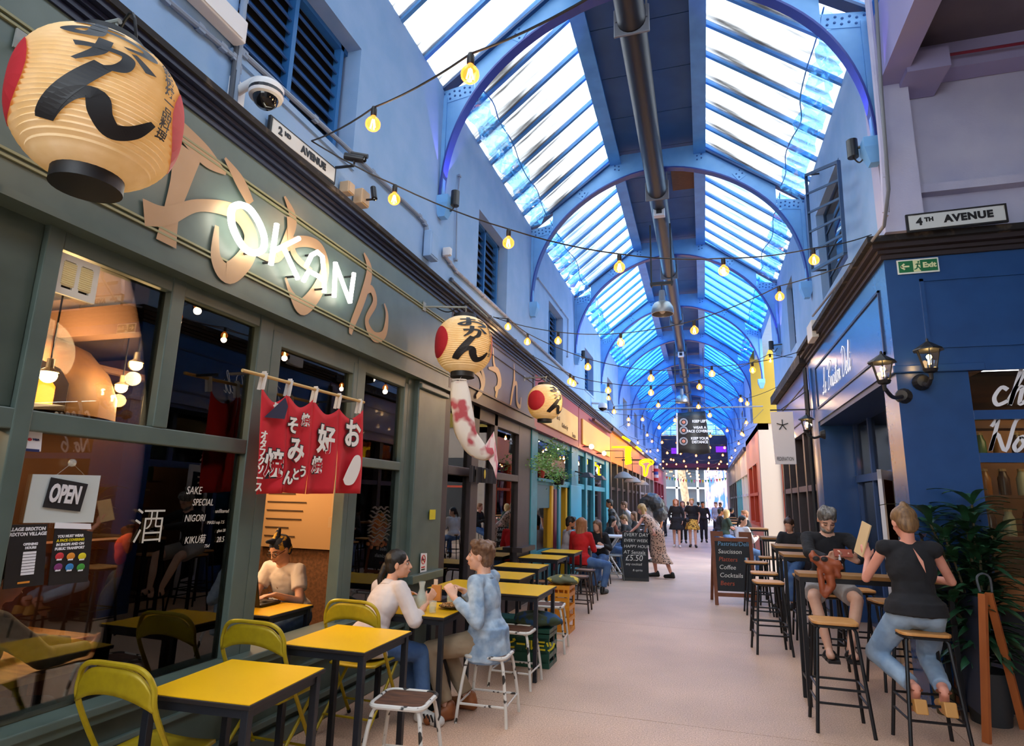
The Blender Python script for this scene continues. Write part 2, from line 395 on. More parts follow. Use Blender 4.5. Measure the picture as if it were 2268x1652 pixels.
# far gable
mb = MB(); holed(mb, 0, 1, -2.8, 1.72, 4.05, 6.4, [])
g_ = MB().box(-3.2, 2.1, YEND, YEND+.3, 3.9, 6.35); struct(g_.build('wall_end', mat('brown_boards', '4b3540', .7, col2='3a2a35', scale=3)))
tr = sroot('window_40', (0, YEND, 6.4)); MB().prism([(-2.8, 6.4), (1.7, 6.4), (.16, 7.66), (-1.27, 7.66)], (0, YEND+.1, 0), (1, 0, 0), (0, 0, 1), (0, .02, 0)).build('window_pane', PM[2], tr)
f = MB()
for x in (-2.1, -1.3, -.55, .2, 1.0): f.box(x-.02, x+.02, YEND, YEND+.06, 6.4, 7.6)
for z in (6.4, 6.75, 7.1): f.box(-2.8, 1.7, YEND, YEND+.06, z-.02, z+.02)
f.build('glazing_bar', M_blue, tr)
# side avenue: wall above the delicatessen, its ceiling and beams
sw = struct(MB().box(XR+.02, 6.5, 6.21, 6.4, 3.95, 8).build('wall_side', M_lav))
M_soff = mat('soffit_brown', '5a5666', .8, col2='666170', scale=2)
struct(MB().box(1.95, 7, -1, 6.2, 5.95, 6.1).build('ceiling_side', M_soff)); struct(MB().box(7, 7.2, -3, 6.4, 0, 6).build('wall_added_side', mat('added_side_wall', 'a29c98', .8))); struct(MB().box(-3.1, 7.2, -6.3, -6.0, 0, 3.3).build('wall_added_behind', mat('added_back_wall', 'a8a29c', .8))); struct(MB().box(1.72, 7, -6, -1, 0, 6.42).build('wall_added_near_right', MATS['added_side_wall']))  # unseen end and near walls, added to shut out open sky and its reflections
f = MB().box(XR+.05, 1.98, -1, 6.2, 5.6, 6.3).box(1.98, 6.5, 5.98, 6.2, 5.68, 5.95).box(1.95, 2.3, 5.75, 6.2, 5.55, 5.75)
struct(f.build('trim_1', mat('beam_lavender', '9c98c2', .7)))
struct(MB().box(2.02, 6.5, 6.1, 6.21, 4.50, 4.58).build('trim_2', M_lav))
struct(MB().box(XR-.02, XR+.3, 5.98, 6.21, 4.09, 8).build('pillar_corner', M_lav))
# yellow wall across the second side avenue
struct(MB().prism([(1.58, 4.1), (5, 4.1), (5, 8.4), (2.15, 7.35), (1.58, 6.2)], (0, 20.35, 0), (1, 0, 0), (0, 0, 1), (0, .05, 0)).build('wall_yellow', mat('ochre_yellow_paint', '8f7514', .7, col2='957a18', scale=2)))
# street beyond the far end
struct(MB().box(-20, 20, YEND, 75, -.05, 0).build('street', mat('street_grey', 'a8a8ad', .8)))
# ================================================================ left shopfronts
M_green = mat('shopfront_olive_green', '5a6962', .38, col2='505f59', scale=4)
M_dgreen = mat('shopfront_deep_green', '48564e', .5, col2='3f4d46', scale=5)
M_corn = mat('cornice_navy', '151d38', .45)
M_soot = mat('sooty_ledge', '1b1a1e', .85, col2='6b6054', scale=9, lo=.55, hi=.8, bump=.4)
M_led = mat('ledge_white', '9fa8bd', .8, col2='8a8f9c', scale=14)
M_glass = glassmat('shop_glass', 'eef0ea', 1.5, 1.5)
def fascia(root, y0, y1, mt, x=-2.7, grooves=True, lo=2.8, hi=3.74, pm=None, corn=True):
    MB().box(-2.95, x, y0, y1, lo, hi).build('fascia_board', mt, root)
    MB().box(-2.95, x+.03, y0, y1, lo-.035, lo).build('fascia_bottom_trim', mt, root)
    if grooves:
        f = MB()
        for z in (2.93, 3.5):
            for d in (0, .028): f.box(x, x+.012, y0, y1, z+d, z+d+.012)
        f.build('moulding', pm or mt, root)
    if corn:
        f = MB()
        for k, (dx, z0, z1) in enumerate(((.015, 3.72, 3.755), (.035, 3.76, 3.79), (.055, 3.795, 3.82), (.09, 3.825, 3.86))): f.box(-2.9, x+dx, y0, y1, z0, z1)
        f.build('cornice', M_corn, root)
for y0, y1 in ((-3, 6.19), (6.19, 18.8), (18.8, 32), (32, YEND)):
    struct(MB().box(-3.1, -2.59, y0, y1, 3.86, 3.90).build('trim_5', M_soot))
struct(MB().box(-2.8, -2.78, -3, YEND, 3.90, 3.97).build('trim_3', M_led))
def frame(root, bars, x0, x1, mt, name='window_post'):
    for (a, b, c, d) in bars: MB().box(x0, x1, a, b, c, d).build(name, mt, root, bevel=.006)
gs = thing('green_shopfront', 'dark olive green timber shopfront carrying the glowing white OKAN sign', 'shopfront', (-2.75, -3, 0))
fascia(gs, -3, 6.19, M_green, pm=mat('moulding_green', '8b8a66', .5))
frame(gs, [(-3, 1.80, 1.93, 2.77)], -2.86, -2.8, M_dgreen, 'side_panel')
frame(gs, [(1.80, 1.875, 0, 2.77), (2.485, 2.575, 1.93, 2.77), (3.2, 3.33, .62, 2.77), (3.33, 3.43, .62, 2.7), (4.36, 4.42, .62, 2.7), (4.42, 4.55, .62, 2.77), (5.29, 5.36, .62, 2.7), (5.36, 5.5, .62, 2.77), (1.55, 1.62, .6, 1.84)], -2.87, -2.77, M_green)
frame(gs, [(-3, 3.2, 1.84, 1.93), (4.55, 5.3, 1.84, 1.92), (3.33, 4.42, 2.6, 2.77), (4.55, 5.3, 2.65, 2.77), (1.875, 3.2, 2.68, 2.77)], -2.87, -2.775, M_green, 'transom')
MB().box(-2.95, -2.72, 5.5, 6.19, 0, 2.77).build('pilaster', M_green, gs, bevel=.01)

for a in ((-2.66, 5.46, 6.19, .78, .86), (-2.68, 5.48, 6.185, 2.68, 2.73)): MB().box(-2.72, *a).build('pilaster_moulding', M_green, gs, bevel=.008)
f = MB().box(-2.95, -2.76, -3, 5.5, 0, .60); f.build('stall_riser', M_dgreen, gs)
f = MB()
for x, a, b in ((-2.68, .585, .625), (-2.70, .54, .585), (-2.735, .40, .43), (-2.72, .14, .18), (-2.70, 0, .10)): f.box(-2.9, x, -3, 5.5, a, b)
f.build('riser_moulding', M_green, gs, bevel=.006)
def pane(root, y0, y1, z0, z1, x=-2.82, mt=None): return MB().box(x-.003, x+.003, y0, y1, z0, z1).build('window_pane', mt or M_glass, root)
for a in ((1.875, 2.485, 1.93, 2.68), (2.575, 3.2, 1.93, 2.68), (1.875, 3.2, .62, 1.84), (-3, 1.55, .62, 1.84), (3.43, 4.36, 1.95, 2.6), (4.55, 5.3, 1.92, 2.65), (4.55, 5.3, .62, 1.84)): pane(gs, *a)
MB().box(-2.92, -2.86, 2.80, 2.88, .62, 1.84).build('post_reflection', M_green, gs)  # solid bar standing in for a reflection in the lower pane
# vent grille in the first pane
P0 = [onX(x, y, -2.79) for x, y in ((131, 556), (221, 588), (207, 674), (113, 645))]
yv0, yv1, zv0, zv1 = P0[3].y, P0[2].y, P0[2].z, P0[0].z
vg = thing('vent_grille', 'cream louvred vent grille in the top corner of the first green window', 'vent', (-2.80, yv0, zv0))
M_cream = mat('vent_cream', 'd8d3c6', .5); f = MB(); ym = (yv0+yv1)/2
for a in ((yv0, yv0+.035, zv0+.03, zv1-.03), (yv1-.035, yv1, zv0+.03, zv1-.03), (ym-.015, ym+.015, zv0+.03, zv1-.03), (yv0, yv1, zv0, zv0+.03), (yv0, yv1, zv1-.03, zv1)): f.box(-2.80, -2.785, *a)
f.build('frame', M_cream, vg); MB().box(-2.805, -2.80, yv0, yv1, zv0, zv1).build('backing', M_black, vg)
for c0, c1 in ((yv0+.03, ym-.01), (ym+.01, yv1-.03)):
    for k in range(11): MB().cbox((-2.79, (c0+c1)/2, zv0+.05+k*(zv1-zv0-.08)/11), (.014, c1-c0, .012), (0, .7, 0)).build('slat', mat('vent_slat', 'e6d9a8', .5), vg)
# ---- the room behind the green front
M_osb = mat('chipboard_brown', '7a5030', .8, col2='5a3a20', scale=30, detail=5); M_floor2 = mat('dark_floor', '3a2f2a', .7)
struct(MB().box(-8, -2.95, -3, 6.1, -.06, 0.0).build('floor_inside', M_floor2))
struct(MB().box(-7.6, -7.5, -3, 6.1, 0, 3.2).build('wall_back', M_osb))
struct(MB().box(-8, -2.95, 6.1, 6.2, 0, 3.2).build('wall_partition', M_osb))
struct(MB().box(-8, -2.95, -3, 6.1, 3.15, 3.2).build('ceiling_inside', mat('ceiling_brown', '6a5648', .9, col2='7d6657', scale=1.5)))
struct(MB().box(-8, -2.95, -3.1, -3, 0, 3.2).build('wall_inside', M_osb))
f = MB()
for y in (.2, 1.9, 3.6, 5.3): f.box(-7.5, -3, y, y+.14, 2.85, 3.1)
f.tube([(-5.8, -3, 2.8), (-5.8, 6.1, 2.8)], .04)
struct(f.build('trim_4', mat('beam_brown', '7a563c', .8)))
ov = thing('clay_oven', 'rounded cream clay oven with a glowing orange mouth inside the green shop', 'oven', (-5.4, 3.55, 0))
Mo = mat('oven_plaster', '6b4826', .7, col2='5c3c1e', scale=6)
f = MB().lathe([(0, .70), (.2, .68), (.42, .58), (.58, .40), (.66, .2), (.67, 0), (0, 0)], (-5.4, 3.55, 2.18), 28); MB().box(-6.1, -4.85, 2.6, 4.6, 0, 2.16).build('plinth', mat('plinth_brown', '4a2d1a', .8, col2='5a3822', scale=2), ov); f.build('dome', Mo, ov, smooth='auto')
arch_ = [(-.32, 0), (-.32, .25), (-.25, .38), (-.1, .45), (.1, .45), (.25, .38), (.32, .25), (.32, 0)]
n_ = V((2.8, -2.9, 0)).normalized(); n_ = V((.8, -.6, 0)); u_ = V((.6, .8, 0))
MB().prism([(a*.95, b*.85-.02) for a, b in arch_], V((-5.4, 3.55, 2.2))+n_*.55, u_, (0, 0, 1), n_*.14).build('mouth_surround', mat('oven_soot', '2b1c14', .8), ov)
MB().prism([(a*.7, b*.55) for a, b in arch_], V((-5.4, 3.55, 2.22))+n_*.62, u_, (0, 0, 1), n_*.08).build('fire_mouth', emitmat('oven_glow', 'ff7a1e', 1.6), ov)
M_bulb = emitmat('bulb_hot', 'ffc070', 14); M_cap = mat('bulb_cap_black', '151312', .5)
def pendant_in(px, py, x, label, r=.05):
    p = onX(px, py, x); t = thing('pendant_bulb', label, 'lamp', (p.x, p.y, 3.14), group='bulbs hanging inside the green shop')
    MB().tube([(p.x, p.y, 3.14), (p.x, p.y, p.z+r+.06)], .006, 6).build('cord', M_cap, t)
    MB().lathe([(.02, .06), (.022, 0), (.05, -.02), (.055, -.03)], (p.x, p.y, p.z+r), 12).build('lamp_holder', mat('porcelain', 'd8c8a8', .4), t)
    MB().ball(p, r, 12, 8).build('bulb', M_bulb, t, smooth=True)
    l = bpy.data.lights.new('bulb_light', 'POINT'); l.energy = 9; l.color = (1, .62, .28); l.shadow_soft_size = .06; o = bpy.data.objects.new('bulb_light', l); link(o, t); o.location = (0, 0, p.z-3.14-.12)
pendant_in(107, 831, -4.0, 'frosted bulb hanging in front of the left side of the clay oven')
pendant_in(302, 808, -4.6, 'frosted bulb hanging highest of the three by the clay oven')
pendant_in(269, 858, -5.0, 'frosted bulb hanging lowest and rightmost of the three by the clay oven')
pendant_in(820, 872, -4.4, 'small bulb seen through the upper pane right of the red banner', .035)
for y in (.5, 3.2, 5.2):
    l = bpy.data.lights.new('room_fill', 'POINT'); l.energy = 42; l.color = (1, .66, .38); l.shadow_soft_size = .3; t = thing('fill_lamp', {.5: 'added fill lamp at the near end inside the green shop', 3.2: 'added fill lamp in the middle inside the green shop', 5.2: 'added fill lamp at the far end inside the green shop'}[y], 'lamp', (-4.9, y, 3.12)); MB().box(-5.2, -4.6, y-.1, y+.1, 3.06, 3.14).build('housing', M_black, t); o = bpy.data.objects.new('room_fill', l); link(o, t); o.location = (0, 0, -.5)  # fill lamps added to brighten the dark shop interior
# ---- second shop: black frames, slate fascia
M_bk = mat('shopfront_black_brown', '322a2d', .45, col2='3b3235', scale=4); M_slate = mat('slate_panel', '474c60', .5)
s2 = thing('black_shopfront', 'brown-black timber shopfront with slate fascia right of the green one', 'shopfront', (-2.75, 6.2, 0))
fascia(s2, 6.2, 9.9, M_bk, grooves=False); MB().box(-2.71, -2.69, 6.45, 9.7, 2.95, 3.66).build('fascia_panel', M_slate, s2)
f = MB()
for a in ((6.42, 9.73, 2.93, 2.955), (6.42, 9.73, 3.655, 3.68), (6.42, 6.445, 2.93, 3.68), (9.705, 9.73, 2.93, 3.68), (6.42, 9.73, 3.52, 3.53)): f.box(-2.7, -2.675, *a)
f.build('panel_moulding', M_bk, s2)
frame(s2, [(6.2, 6.42, 0, 2.77), (7.15, 7.4, .5, 2.77), (8.0, 8.14, .5, 2.77), (9.2, 9.9, 0, 2.77)], -2.9, -2.76, M_bk)
frame(s2, [(6.42, 9.2, 2.6, 2.77), (6.42, 9.2, 1.86, 1.96)], -2.9, -2.76, M_bk, 'transom')
MB().box(-2.95, -2.74, 6.2, 9.9, 0, .5).box(-2.95, -2.68, 6.2, 9.9, .5, .54).box(-2.95, -2.7, 6.2, 9.9, .4, .43).box(-2.95, -2.66, 9.15, 9.92, .8, .87).build('stall_riser', M_bk, s2)
for a in ((6.42, 7.15, 1.96, 2.6), (7.4, 8.0, 1.96, 2.6), (8.14, 9.2, 1.96, 2.6), (6.42, 7.15, .54, 1.86), (7.4, 8.0, .54, 1.86), (8.14, 9.2, .54, 1.86)): pane(s2, *a)
struct(MB().box(-6, -2.95, 6.2, 9.9, 0, .02).build('floor_second', M_floor2)); struct(MB().box(-6.1, -6, 6.2, 9.9, 0, 3).build('wall_second', mat('dim_brown', '3f3029', .9, col2='6b4e38', scale=3)))
struct(MB().box(-6, -2.95, 9.9, 10, 0, 3).build('wall_second_side', MATS['dim_brown'])); struct(MB().box(-6, -2.95, 6.2, 9.9, 2.95, 3).build('ceiling_second', MATS['dim_brown']))
# ---- third: red fascia, teal frames, two yellow sign boards
M_red = mat('fascia_red', '93303a', .5); M_teal = mat('teal_paint', '2f8a9c', .5, col2='2a7d8f', scale=5); M_teal2 = mat('teal_bright', '1f95b5', .45); M_yel = mat('yellow_door_paint', 'd9a514', .5)
M_sign = mat('sign_cream', 'e9bf6b', .5, col2='e2b35e', scale=2)
s3 = thing('teal_shopfront', 'teal shopfront with red fascia and cream sign board beside the black shop', 'shopfront', (-2.75, 9.9, 0))
fascia(s3, 9.9, 13.75, M_red, grooves=False); MB().box(-2.7, -2.66, 10.3, 13.5, 2.92, 3.45).build('sign_board', M_sign, s3, bevel=.01)
s4 = thing('second_teal_shopfront', 'further teal shopfront with red fascia and orange-cream sign board with lamps', 'shopfront', (-2.75, 13.75, 0))
fascia(s4, 13.8, 18.8, M_red, grooves=False); MB().box(-2.7, -2.66, 14.1, 18.5, 2.9, 3.5).build('sign_board', mat('sign_orange', 'e0a552', .5), s4, bevel=.01)
MB().bar((-2.6, 15.2, 3.62), (-2.6, 18.2, 3.62), .08, .06).build('gutter_lamp', mat('rust', '5a3238', .7), s4)
text('tacos  tamales\n  mezcal\n   & mexican kitchen', .17, mat('sign_brown_ink', '6b3a20', .6), (-2.655, 11.9, 3.18), (0, -1, 0), parent=s3) if False else None
text('Brunch', .14, mat('sign_brown_ink', '7b5a30', .6), (-2.655, 11.2, 3.32), (0, 1, 0), parent=s3, shear=.2); text('Bar &', .12, MATS['sign_brown_ink'], (-2.655, 11.5, 3.17), (0, 1, 0), parent=s3, shear=.2)
text('Kitchen by', .13, MATS['sign_brown_ink'], (-2.655, 12.1, 3.07), (0, 1, 0), parent=s3, shear=.2); text('Tostas', .14, MATS['sign_brown_ink'], (-2.655, 13.0, 2.98), (0, 1, 0), parent=s3, shear=.2)
frame(s3, [(9.9, 10.3, 0, 2.77), (13.2, 13.75, 0, 2.77), (11.95, 12.15, 0, 1.95)], -2.95, -2.74, M_teal, 'pilaster')
frame(s3, [(10.3, 13.2, 1.86, 1.98), (10.3, 13.2, 2.65, 2.77)], -2.95, -2.78, M_teal, 'transom')
MB().box(-3.0, -2.72, 10.3, 12, 1.92, 1.97).build('plant_shelf', M_teal, s3)
MB().box(-2.95, -2.76, 10.3, 11.95, 0, .72).build('stall_riser', M_teal, s3); MB().box(-2.95, -2.78, 10.3, 11.95, 1.45, 1.86).build('arched_panel', mat('teal_dark', '1f5f6d', .5), s3)
for a in ((10.3, 13.2, 1.98, 2.65), (10.3, 11.95, .72, 1.45)): pane(s3, *a)
frame(s3, [(11.35, 11.5, .72, 1.86)], -2.93, -2.74, M_yel, 'yellow_jamb'); frame(s3, [(11.6, 11.8, .3, 1.8)], -2.9, -2.74, mat('maroon', '6b1430', .5), 'maroon_panel')
frame(s3, [(12.9, 13.05, 0, 1.86)], -3.1, -2.8, M_yel, 'yellow_jamb')
dr = MB().box(-2.76, -2.72, 13.05, 14.25, .1, 1.92).build('open_door', M_teal2, s3, bevel=.01)
frame(s4, [(13.75, 13.95, 0, 2.77), (14.9, 15.1, 0, 2.77), (16.0, 16.2, 0, 2.77), (18.2, 18.8, 0, 2.77)], -2.95, -2.74, M_teal, 'pilaster')
frame(s4, [(13.95, 18.2, 1.86, 1.98), (13.95, 18.2, 2.65, 2.77), (16.2, 18.2, 0, .7)], -2.95, -2.78, M_teal, 'transom')
for a in ((13.95, 14.9, 1.98, 2.65), (15.1, 16, 1.98, 2.65), (16.2, 18.2, 1.98, 2.65), (15.1, 16, 0, 1.86), (16.2, 18.2, .7, 1.86)): pane(s4, *a)
M_in = mat('warm_room', '6b4a30', .9, col2='3d2b20', scale=1.3)
struct(MB().box(-6, -5.9, 9.9, 45, 0, 3).build('wall_rooms', M_in)); struct(MB().box(-6, -2.95, 9.9, 45, 0, .02).build('floor_rooms', M_floor2)); struct(MB().box(-6, -2.95, 9.95, 45, 2.95, 3).build('ceiling_rooms', M_in))
# ---- further left shops
def simple_shop(side, y0, y1, col_f, col_p, col_w, name, label, posts=3, sgn=1, lo=2.8, hi=3.74, dark='1a1a1e'):
    xf = -2.7 if side < 0 else 1.72; bk = -2.95 if side < 0 else 1.97
    t = thing(name, label, 'shopfront', (xf, y0, 0))
    a, b = sorted((xf, bk)); mf = mat('f_'+col_f, col_f, .55); mp = mat('p_'+col_p, col_p, .5)
    MB().box(a, b, y0, y1, lo, hi).build('fascia_board', mf, t)
    d = .1 if side < 0 else -.1; c = sorted((bk, xf+d)); MB().box(c[0], c[1], y0, y1, hi, hi+.16).build('cornice', M_corn, t)
    n = posts
    for k in range(n+1):
        y = y0+(y1-y0-.25)*k/n; MB().box(a+.03, b, y, y+.25, 0, lo).build('pilaster', mp, t)
    c = sorted((bk, xf-.06 if side < 0 else xf+.06))
    MB().box(c[0], c[1], y0, y1, 1.95, 2.04).build('transom', mp, t); MB().box(c[0], c[1], y0, y1, 0, .45).build('stall_riser', mat('w_'+col_w, col_w, .5), t)
    MB().box(c[0]+.1, c[0]+.11, y0, y1, .45, lo).build('window_pane', M_glass, t)
    return t
simple_shop(-1, 18.85, 23.4, 'd9702c', '1d1b1e', '1d1b1e', 'orange_shopfront', 'black shopfront with glowing orange fascia and dome lamps past the teal shops')
simple_shop(-1, 23.45, 28, 'd06a3a', '2a2224', '1d1b1e', 'amber_shopfront', 'black shopfront with amber fascia behind the tall yellow neon')
simple_shop(-1, 28.05, 36, 'c56a62', '8a8482', '2a2a2e', 'pink_shopfront', 'grey shopfront with salmon pink fascia and a barber pole')
simple_shop(-1, 36.05, 45.2, '9c2c4a', '8f1f3a', '5a1528', 'crimson_shopfront', 'crimson shopfront last before the far end, on the same row as the pink one')
# ================================================================ right side: delicatessen corner
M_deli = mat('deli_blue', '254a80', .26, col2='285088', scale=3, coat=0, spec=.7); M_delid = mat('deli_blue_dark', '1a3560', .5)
dl = thing('corner_delicatessen', 'deep blue corner shopfront with white script lettering and lantern lamps', 'shopfront', (1.72, 6.2, 0))
x0, x1 = 1.72, 2.0
MB().box(x0, 2.3, 6.2, 10.7, 2.86, 3.92).build('fascia_board', M_deli, dl)
f = MB()
for a in ((6.44, 10.08, 3.66, 3.685), (6.44, 10.08, 3.04, 3.065), (6.44, 6.465, 3.04, 3.685), (10.055, 10.08, 3.04, 3.685)): f.box(x0-.015, x0, *a)
f.build('panel_moulding', M_delid, dl)
f = MB()
for d, a, b in ((.03, 3.90, 3.94), (.06, 3.945, 3.98), (.11, 3.985, 4.03)): f.box(x0-d, 6.6, 6.2-d, 6.4, a, b); f.box(x0-d, 2.0, 6.4, 10.7, a, b)
f.build('cornice', mat('cornice_brown_black', '2a2228', .7), dl)
MB().box(x0-.16, 6.6, 6.04, 6.45, 4.03, 4.09).box(x0-.16, 2, 6.45, 10.7, 4.03, 4.09).build('lead_ledge', M_soot, dl)
# corner pillar and end reveal
MB().box(x0, 2.28, 6.2, 6.62, 0, 2.86).build('corner_pillar', M_deli, dl)
MB().box(x0-.03, 2.4, 6.16, 6.64, 2.80, 2.87).build('pillar_capital', M_deli, dl, bevel=.01)
MB().box(x0, 2.3, 10.2, 10.7, 0, 2.86).build('end_pillar', M_deli, dl)
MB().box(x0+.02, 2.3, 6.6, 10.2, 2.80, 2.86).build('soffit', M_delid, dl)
# recessed glazing on x=2.18
xr = 2.18; M_df = mat('deli_frame_blue', '35507f', .5)
for a in ((6.62, 6.80, 0, 2.8), (7.35, 7.43, 1.98, 2.8), (8.35, 8.43, 0, 2.8), (9.3, 9.36, .4, 2.8), (10.1, 10.2, 0, 2.8)): MB().box(xr, xr+.1, *a).build('window_post', M_df, dl)
MB().box(xr-.02, xr+.1, 6.62, 10.2, 1.95, 2.05).build('transom', M_df, dl); MB().box(xr-.02, xr+.1, 8.43, 10.2, 0, .4).build('stall_riser', M_deli, dl)
for a in ((6.8, 7.35, 2.05, 2.8), (7.43, 8.35, 2.05, 2.8), (8.43, 9.3, 2.05, 2.8), (9.36, 10.1, 2.05, 2.8), (8.43, 9.3, .4, 1.95), (9.36, 10.1, .4, 1.95)): MB().box(xr+.04, xr+.046, *a).build('window_pane', M_glass, dl)
# open white door
dd = V((-.35, -.95, 0)); dn = V((.95, -.35, 0)).normalized(); h0 = V((2.14, 8.15, 0)); u = V((-.42, -.90, 0)).normalized()
wd = thing('white_glazed_door', 'white framed glass door standing open in the blue delicatessen entrance', 'door', (2.12, 8.3, 0))
Mw = mat('white_paint', 'd9d6da', .45)
for a, b, c, d in ((0, .09, .05, 2.0), (.71, .8, .05, 2.0), (0, .8, 1.9, 2.0), (0, .8, .05, .3)):
    MB().bar(h0+u*((a+b)/2)+V((0, 0, c)), h0+u*((a+b)/2)+V((0, 0, d)), .04, b-a, up=tuple(u)).build('door_rail', Mw, wd) if b-a < .2 else MB().bar(h0+V((0, 0, (c+d)/2)), h0+u*.8+V((0, 0, (c+d)/2)), .04, d-c).build('door_rail', Mw, wd)
MB().bar(h0+u*.4+V((0, 0, .3)), h0+u*.4+V((0, 0, 1.9)), .006, .62, up=tuple(u)).build('window_pane', M_glass, wd)
# script lettering along the fascia
M_white = mat('white_letter', 'e8e8ee', .5); M_we = mat('white_letter_glow', 'f2f0f2', .5, emit='ffffff', es=.12)  # second white has a faint glow added to keep the fascia script readable
SCRIPT = {
 'L': ([[(.1, .3), (.35, .45), (.5, .9), (.38, 1), (.28, .8), (.3, .3), (.12, 0), (.02, .1), (.3, .05), (.55, .12)]], .5), 'e': ([[(0, .15), (.22, .3), (.15, .42), (.05, .25), (.1, 0), (.3, .1)]], .32),
 'B': ([[(.1, 0), (.3, 1)], [(0, .8), (.4, 1.05), (.62, .85), (.25, .55), (.5, .4), (.45, .1), (.15, 0)]], .6), 'r': ([[(0, .1), (.1, .38), (.2, .36), (.16, .05), (.3, .1)]], .3),
 'i': ([[(0, .1), (.12, .4), (.1, .02), (.24, .1)], [(.15, .55), (.17, .58)]], .24), 'x': ([[(0, .4), (.12, .3), (.16, .05), (.3, .05)], [(.28, .42), (0, 0)]], .3), 't': ([[(.02, .1), (.2, .85), (.1, .05), (.26, .08)], [(.02, .55), (.28, .6)]], .26),
 'o': ([[(.1, .4), (0, .15), (.1, 0), (.22, .2), (.12, .4), (.32, .36)]], .32), 'n': ([[(0, 0), (.1, .4), (.06, .1), (.2, .4), (.22, .02), (.34, .1)]], .36), ' ': ([], .22),
 'D': ([[(.15, .95), (.12, .05), (.45, .2), (.5, .8), (.15, 1.02), (-.08, .85)]], .58), 'l': ([[(0, .1), (.2, .85), (.12, 1), (.06, .6), (.08, .03), (.22, .1)]], .22),
 'c': ([[(.24, .36), (.1, .42), (0, .18), (.1, 0), (.3, .1)]], .3), 'h': ([[(0, .1), (.22, .85), (.14, 1), (.05, 0), (.1, .3), (.22, .42), (.24, .02), (.36, .1)]], .36), 'N': ([[(-.05, .7), (.08, .9), (.05, 0), (.12, .5), (.42, 0), (.5, .8), (.62, .95)]], .6), '.': ([[(.03, .02), (.06, .04)]], .14), '6': ([[(.4, .95), (.1, .6), (.05, .2), (.22, 0), (.42, .2), (.3, .45), (.1, .3)]], .5),
 's': ([[(0, .08), (.14, .4), (.2, .15), (.1, 0), (0, .06), (.25, .1)]], .27),
}
def script(s, size, mt, o, u, v, parent, lw=.035, sh=.25, name='lettering', d=.004):
    u = V(u).normalized(); v = V(v).normalized(); n = u.cross(v); mb = MB(); x = 0
    for ch in s:
        st, adv = SCRIPT[ch]
        for q in st:
            map_quads(mb, ribbon([[(a, b, lw) for a, b in q]], 5), lambda a, b: V(o)+u*((x+a+b*sh)*size)+v*(b*size)+n*d)
        x += adv
    return mb.build(name, mt, parent, solid=.003)
script('Le Brixton Deli', .36, M_we, (x0-.004, 9.62, 3.18), (0, -1, 0), (0, 0, 1), dl, lw=.036)
# side-avenue face (y = 6.2)
MB().box(2.3, 6.6, 6.2, 6.5, 2.86, 3.92).build('side_fascia', M_deli, dl)
f = MB()
for a in ((1.99, 6.5, 3.66, 3.685), (2.02, 6.5, 3.02, 3.05), (1.99, 2.02, 3.02, 3.685)): f.box(a[0], a[1], 6.185, 6.2, a[2], a[3])
f.box(2.26, 6.5, 6.17, 6.2, 2.80, 2.86); f.build('side_moulding', M_deli, dl)
for z in (2.05, 2.42): MB().box(2.28, 6.5, 6.19, 6.28, z-.05, z+.03).build('window_rail', M_deli, dl)
MB().box(2.26, 6.5, 6.19, 6.32, .8, 1.05).build('timber_sill', mat('orange_timber', '9a5f2e', .5, col2='7c4a22', scale=12, stretch=(1, 8, 8)), dl)
MB().box(2.28, 6.5, 6.27, 6.4, 0, .8).build('stall_riser', mat('charcoal_navy', '1c2029', .6), dl)
for a, b in ((2.45, 2.80), (2.08, 2.37), (1.05, 2.0)): MB().box(2.28, 6.5, 6.245, 6.25, a, b).build('window_pane', M_glass, dl)
struct(MB().box(2.4, 7.1, 8.2, 8.25, 0, 2.86).build('wall_deli', mat('deli_back', '4e3524', .9, col2='6e4e32', scale=2))); struct(MB().box(7.0, 7.1, 6.2, 8.2, 0, 2.86).build('wall_deli_right', MATS['deli_back'])); struct(MB().box(2.3, 6.6, 6.5, 10.7, 0, .02).build('floor_deli', M_floor2))
struct(MB().box(2.3, 4.4, 10.66, 10.7, 0, 2.86).build('wall_deli_end', MATS['deli_back'])); struct(MB().box(4.4, 4.45, 6.5, 10.7, 0, 2.86).build('wall_deli_side', MATS['deli_back'])); struct(MB().box(2.3, 7.1, 6.5, 10.7, 2.8, 2.85).build('ceiling_deli', MATS['deli_back']))
script('che', .30, M_white, (2.43, 6.235, 2.535), (1, 0, 0), (0, 0, 1), dl, lw=.11, sh=.3, name='window_script', d=-.004) if False else None
script('cheese', .36, M_white, (2.44, 6.24, 2.50), (1, 0, 0), (0, 0, 1), dl, lw=.09, sh=.3, name='window_script', d=.01)
script('No. 6', .30, M_white, (2.36, 6.24, 2.10), (1, 0, 0), (0, 0, 1), dl, lw=.10, sh=.3, name='window_script', d=.01)
# exit sign
ex = thing('exit_sign', 'green and white Exit sign with running figure and arrow on the blue corner', 'sign', (2.0, 6.19, 3.75))
A, B, C_, D_ = (onY(*p, 6.19) for p in ((1986, 578), (2078, 570), (2079, 601), (1988, 609)))
ux = (B-A).normalized(); uz = V((0, 0, 1)); W_, H_ = (B-A).length, (A-D_).length; o_ = (A+B+C_+D_)/4
def pl(mb, o, cx, cz, w_, h_, d0, d1, u=ux):
    c = V(o)+u*cx+uz*cz; mb.bar(c-u*w_/2+V((0, -(d0+d1)/2, 0)), c+u*w_/2+V((0, -(d0+d1)/2, 0)), d1-d0, h_)
q = MB(); pl(q, o_, 0, 0, W_, H_, 0, .008); q.build('sign_plate', mat('sign_white', 'dfe6df', .5), ex)
q = MB(); pl(q, o_, 0, 0, W_*.93, H_*.8, .008, .011); q.build('green_field', mat('exit_green', '0d6b3f', .5), ex)
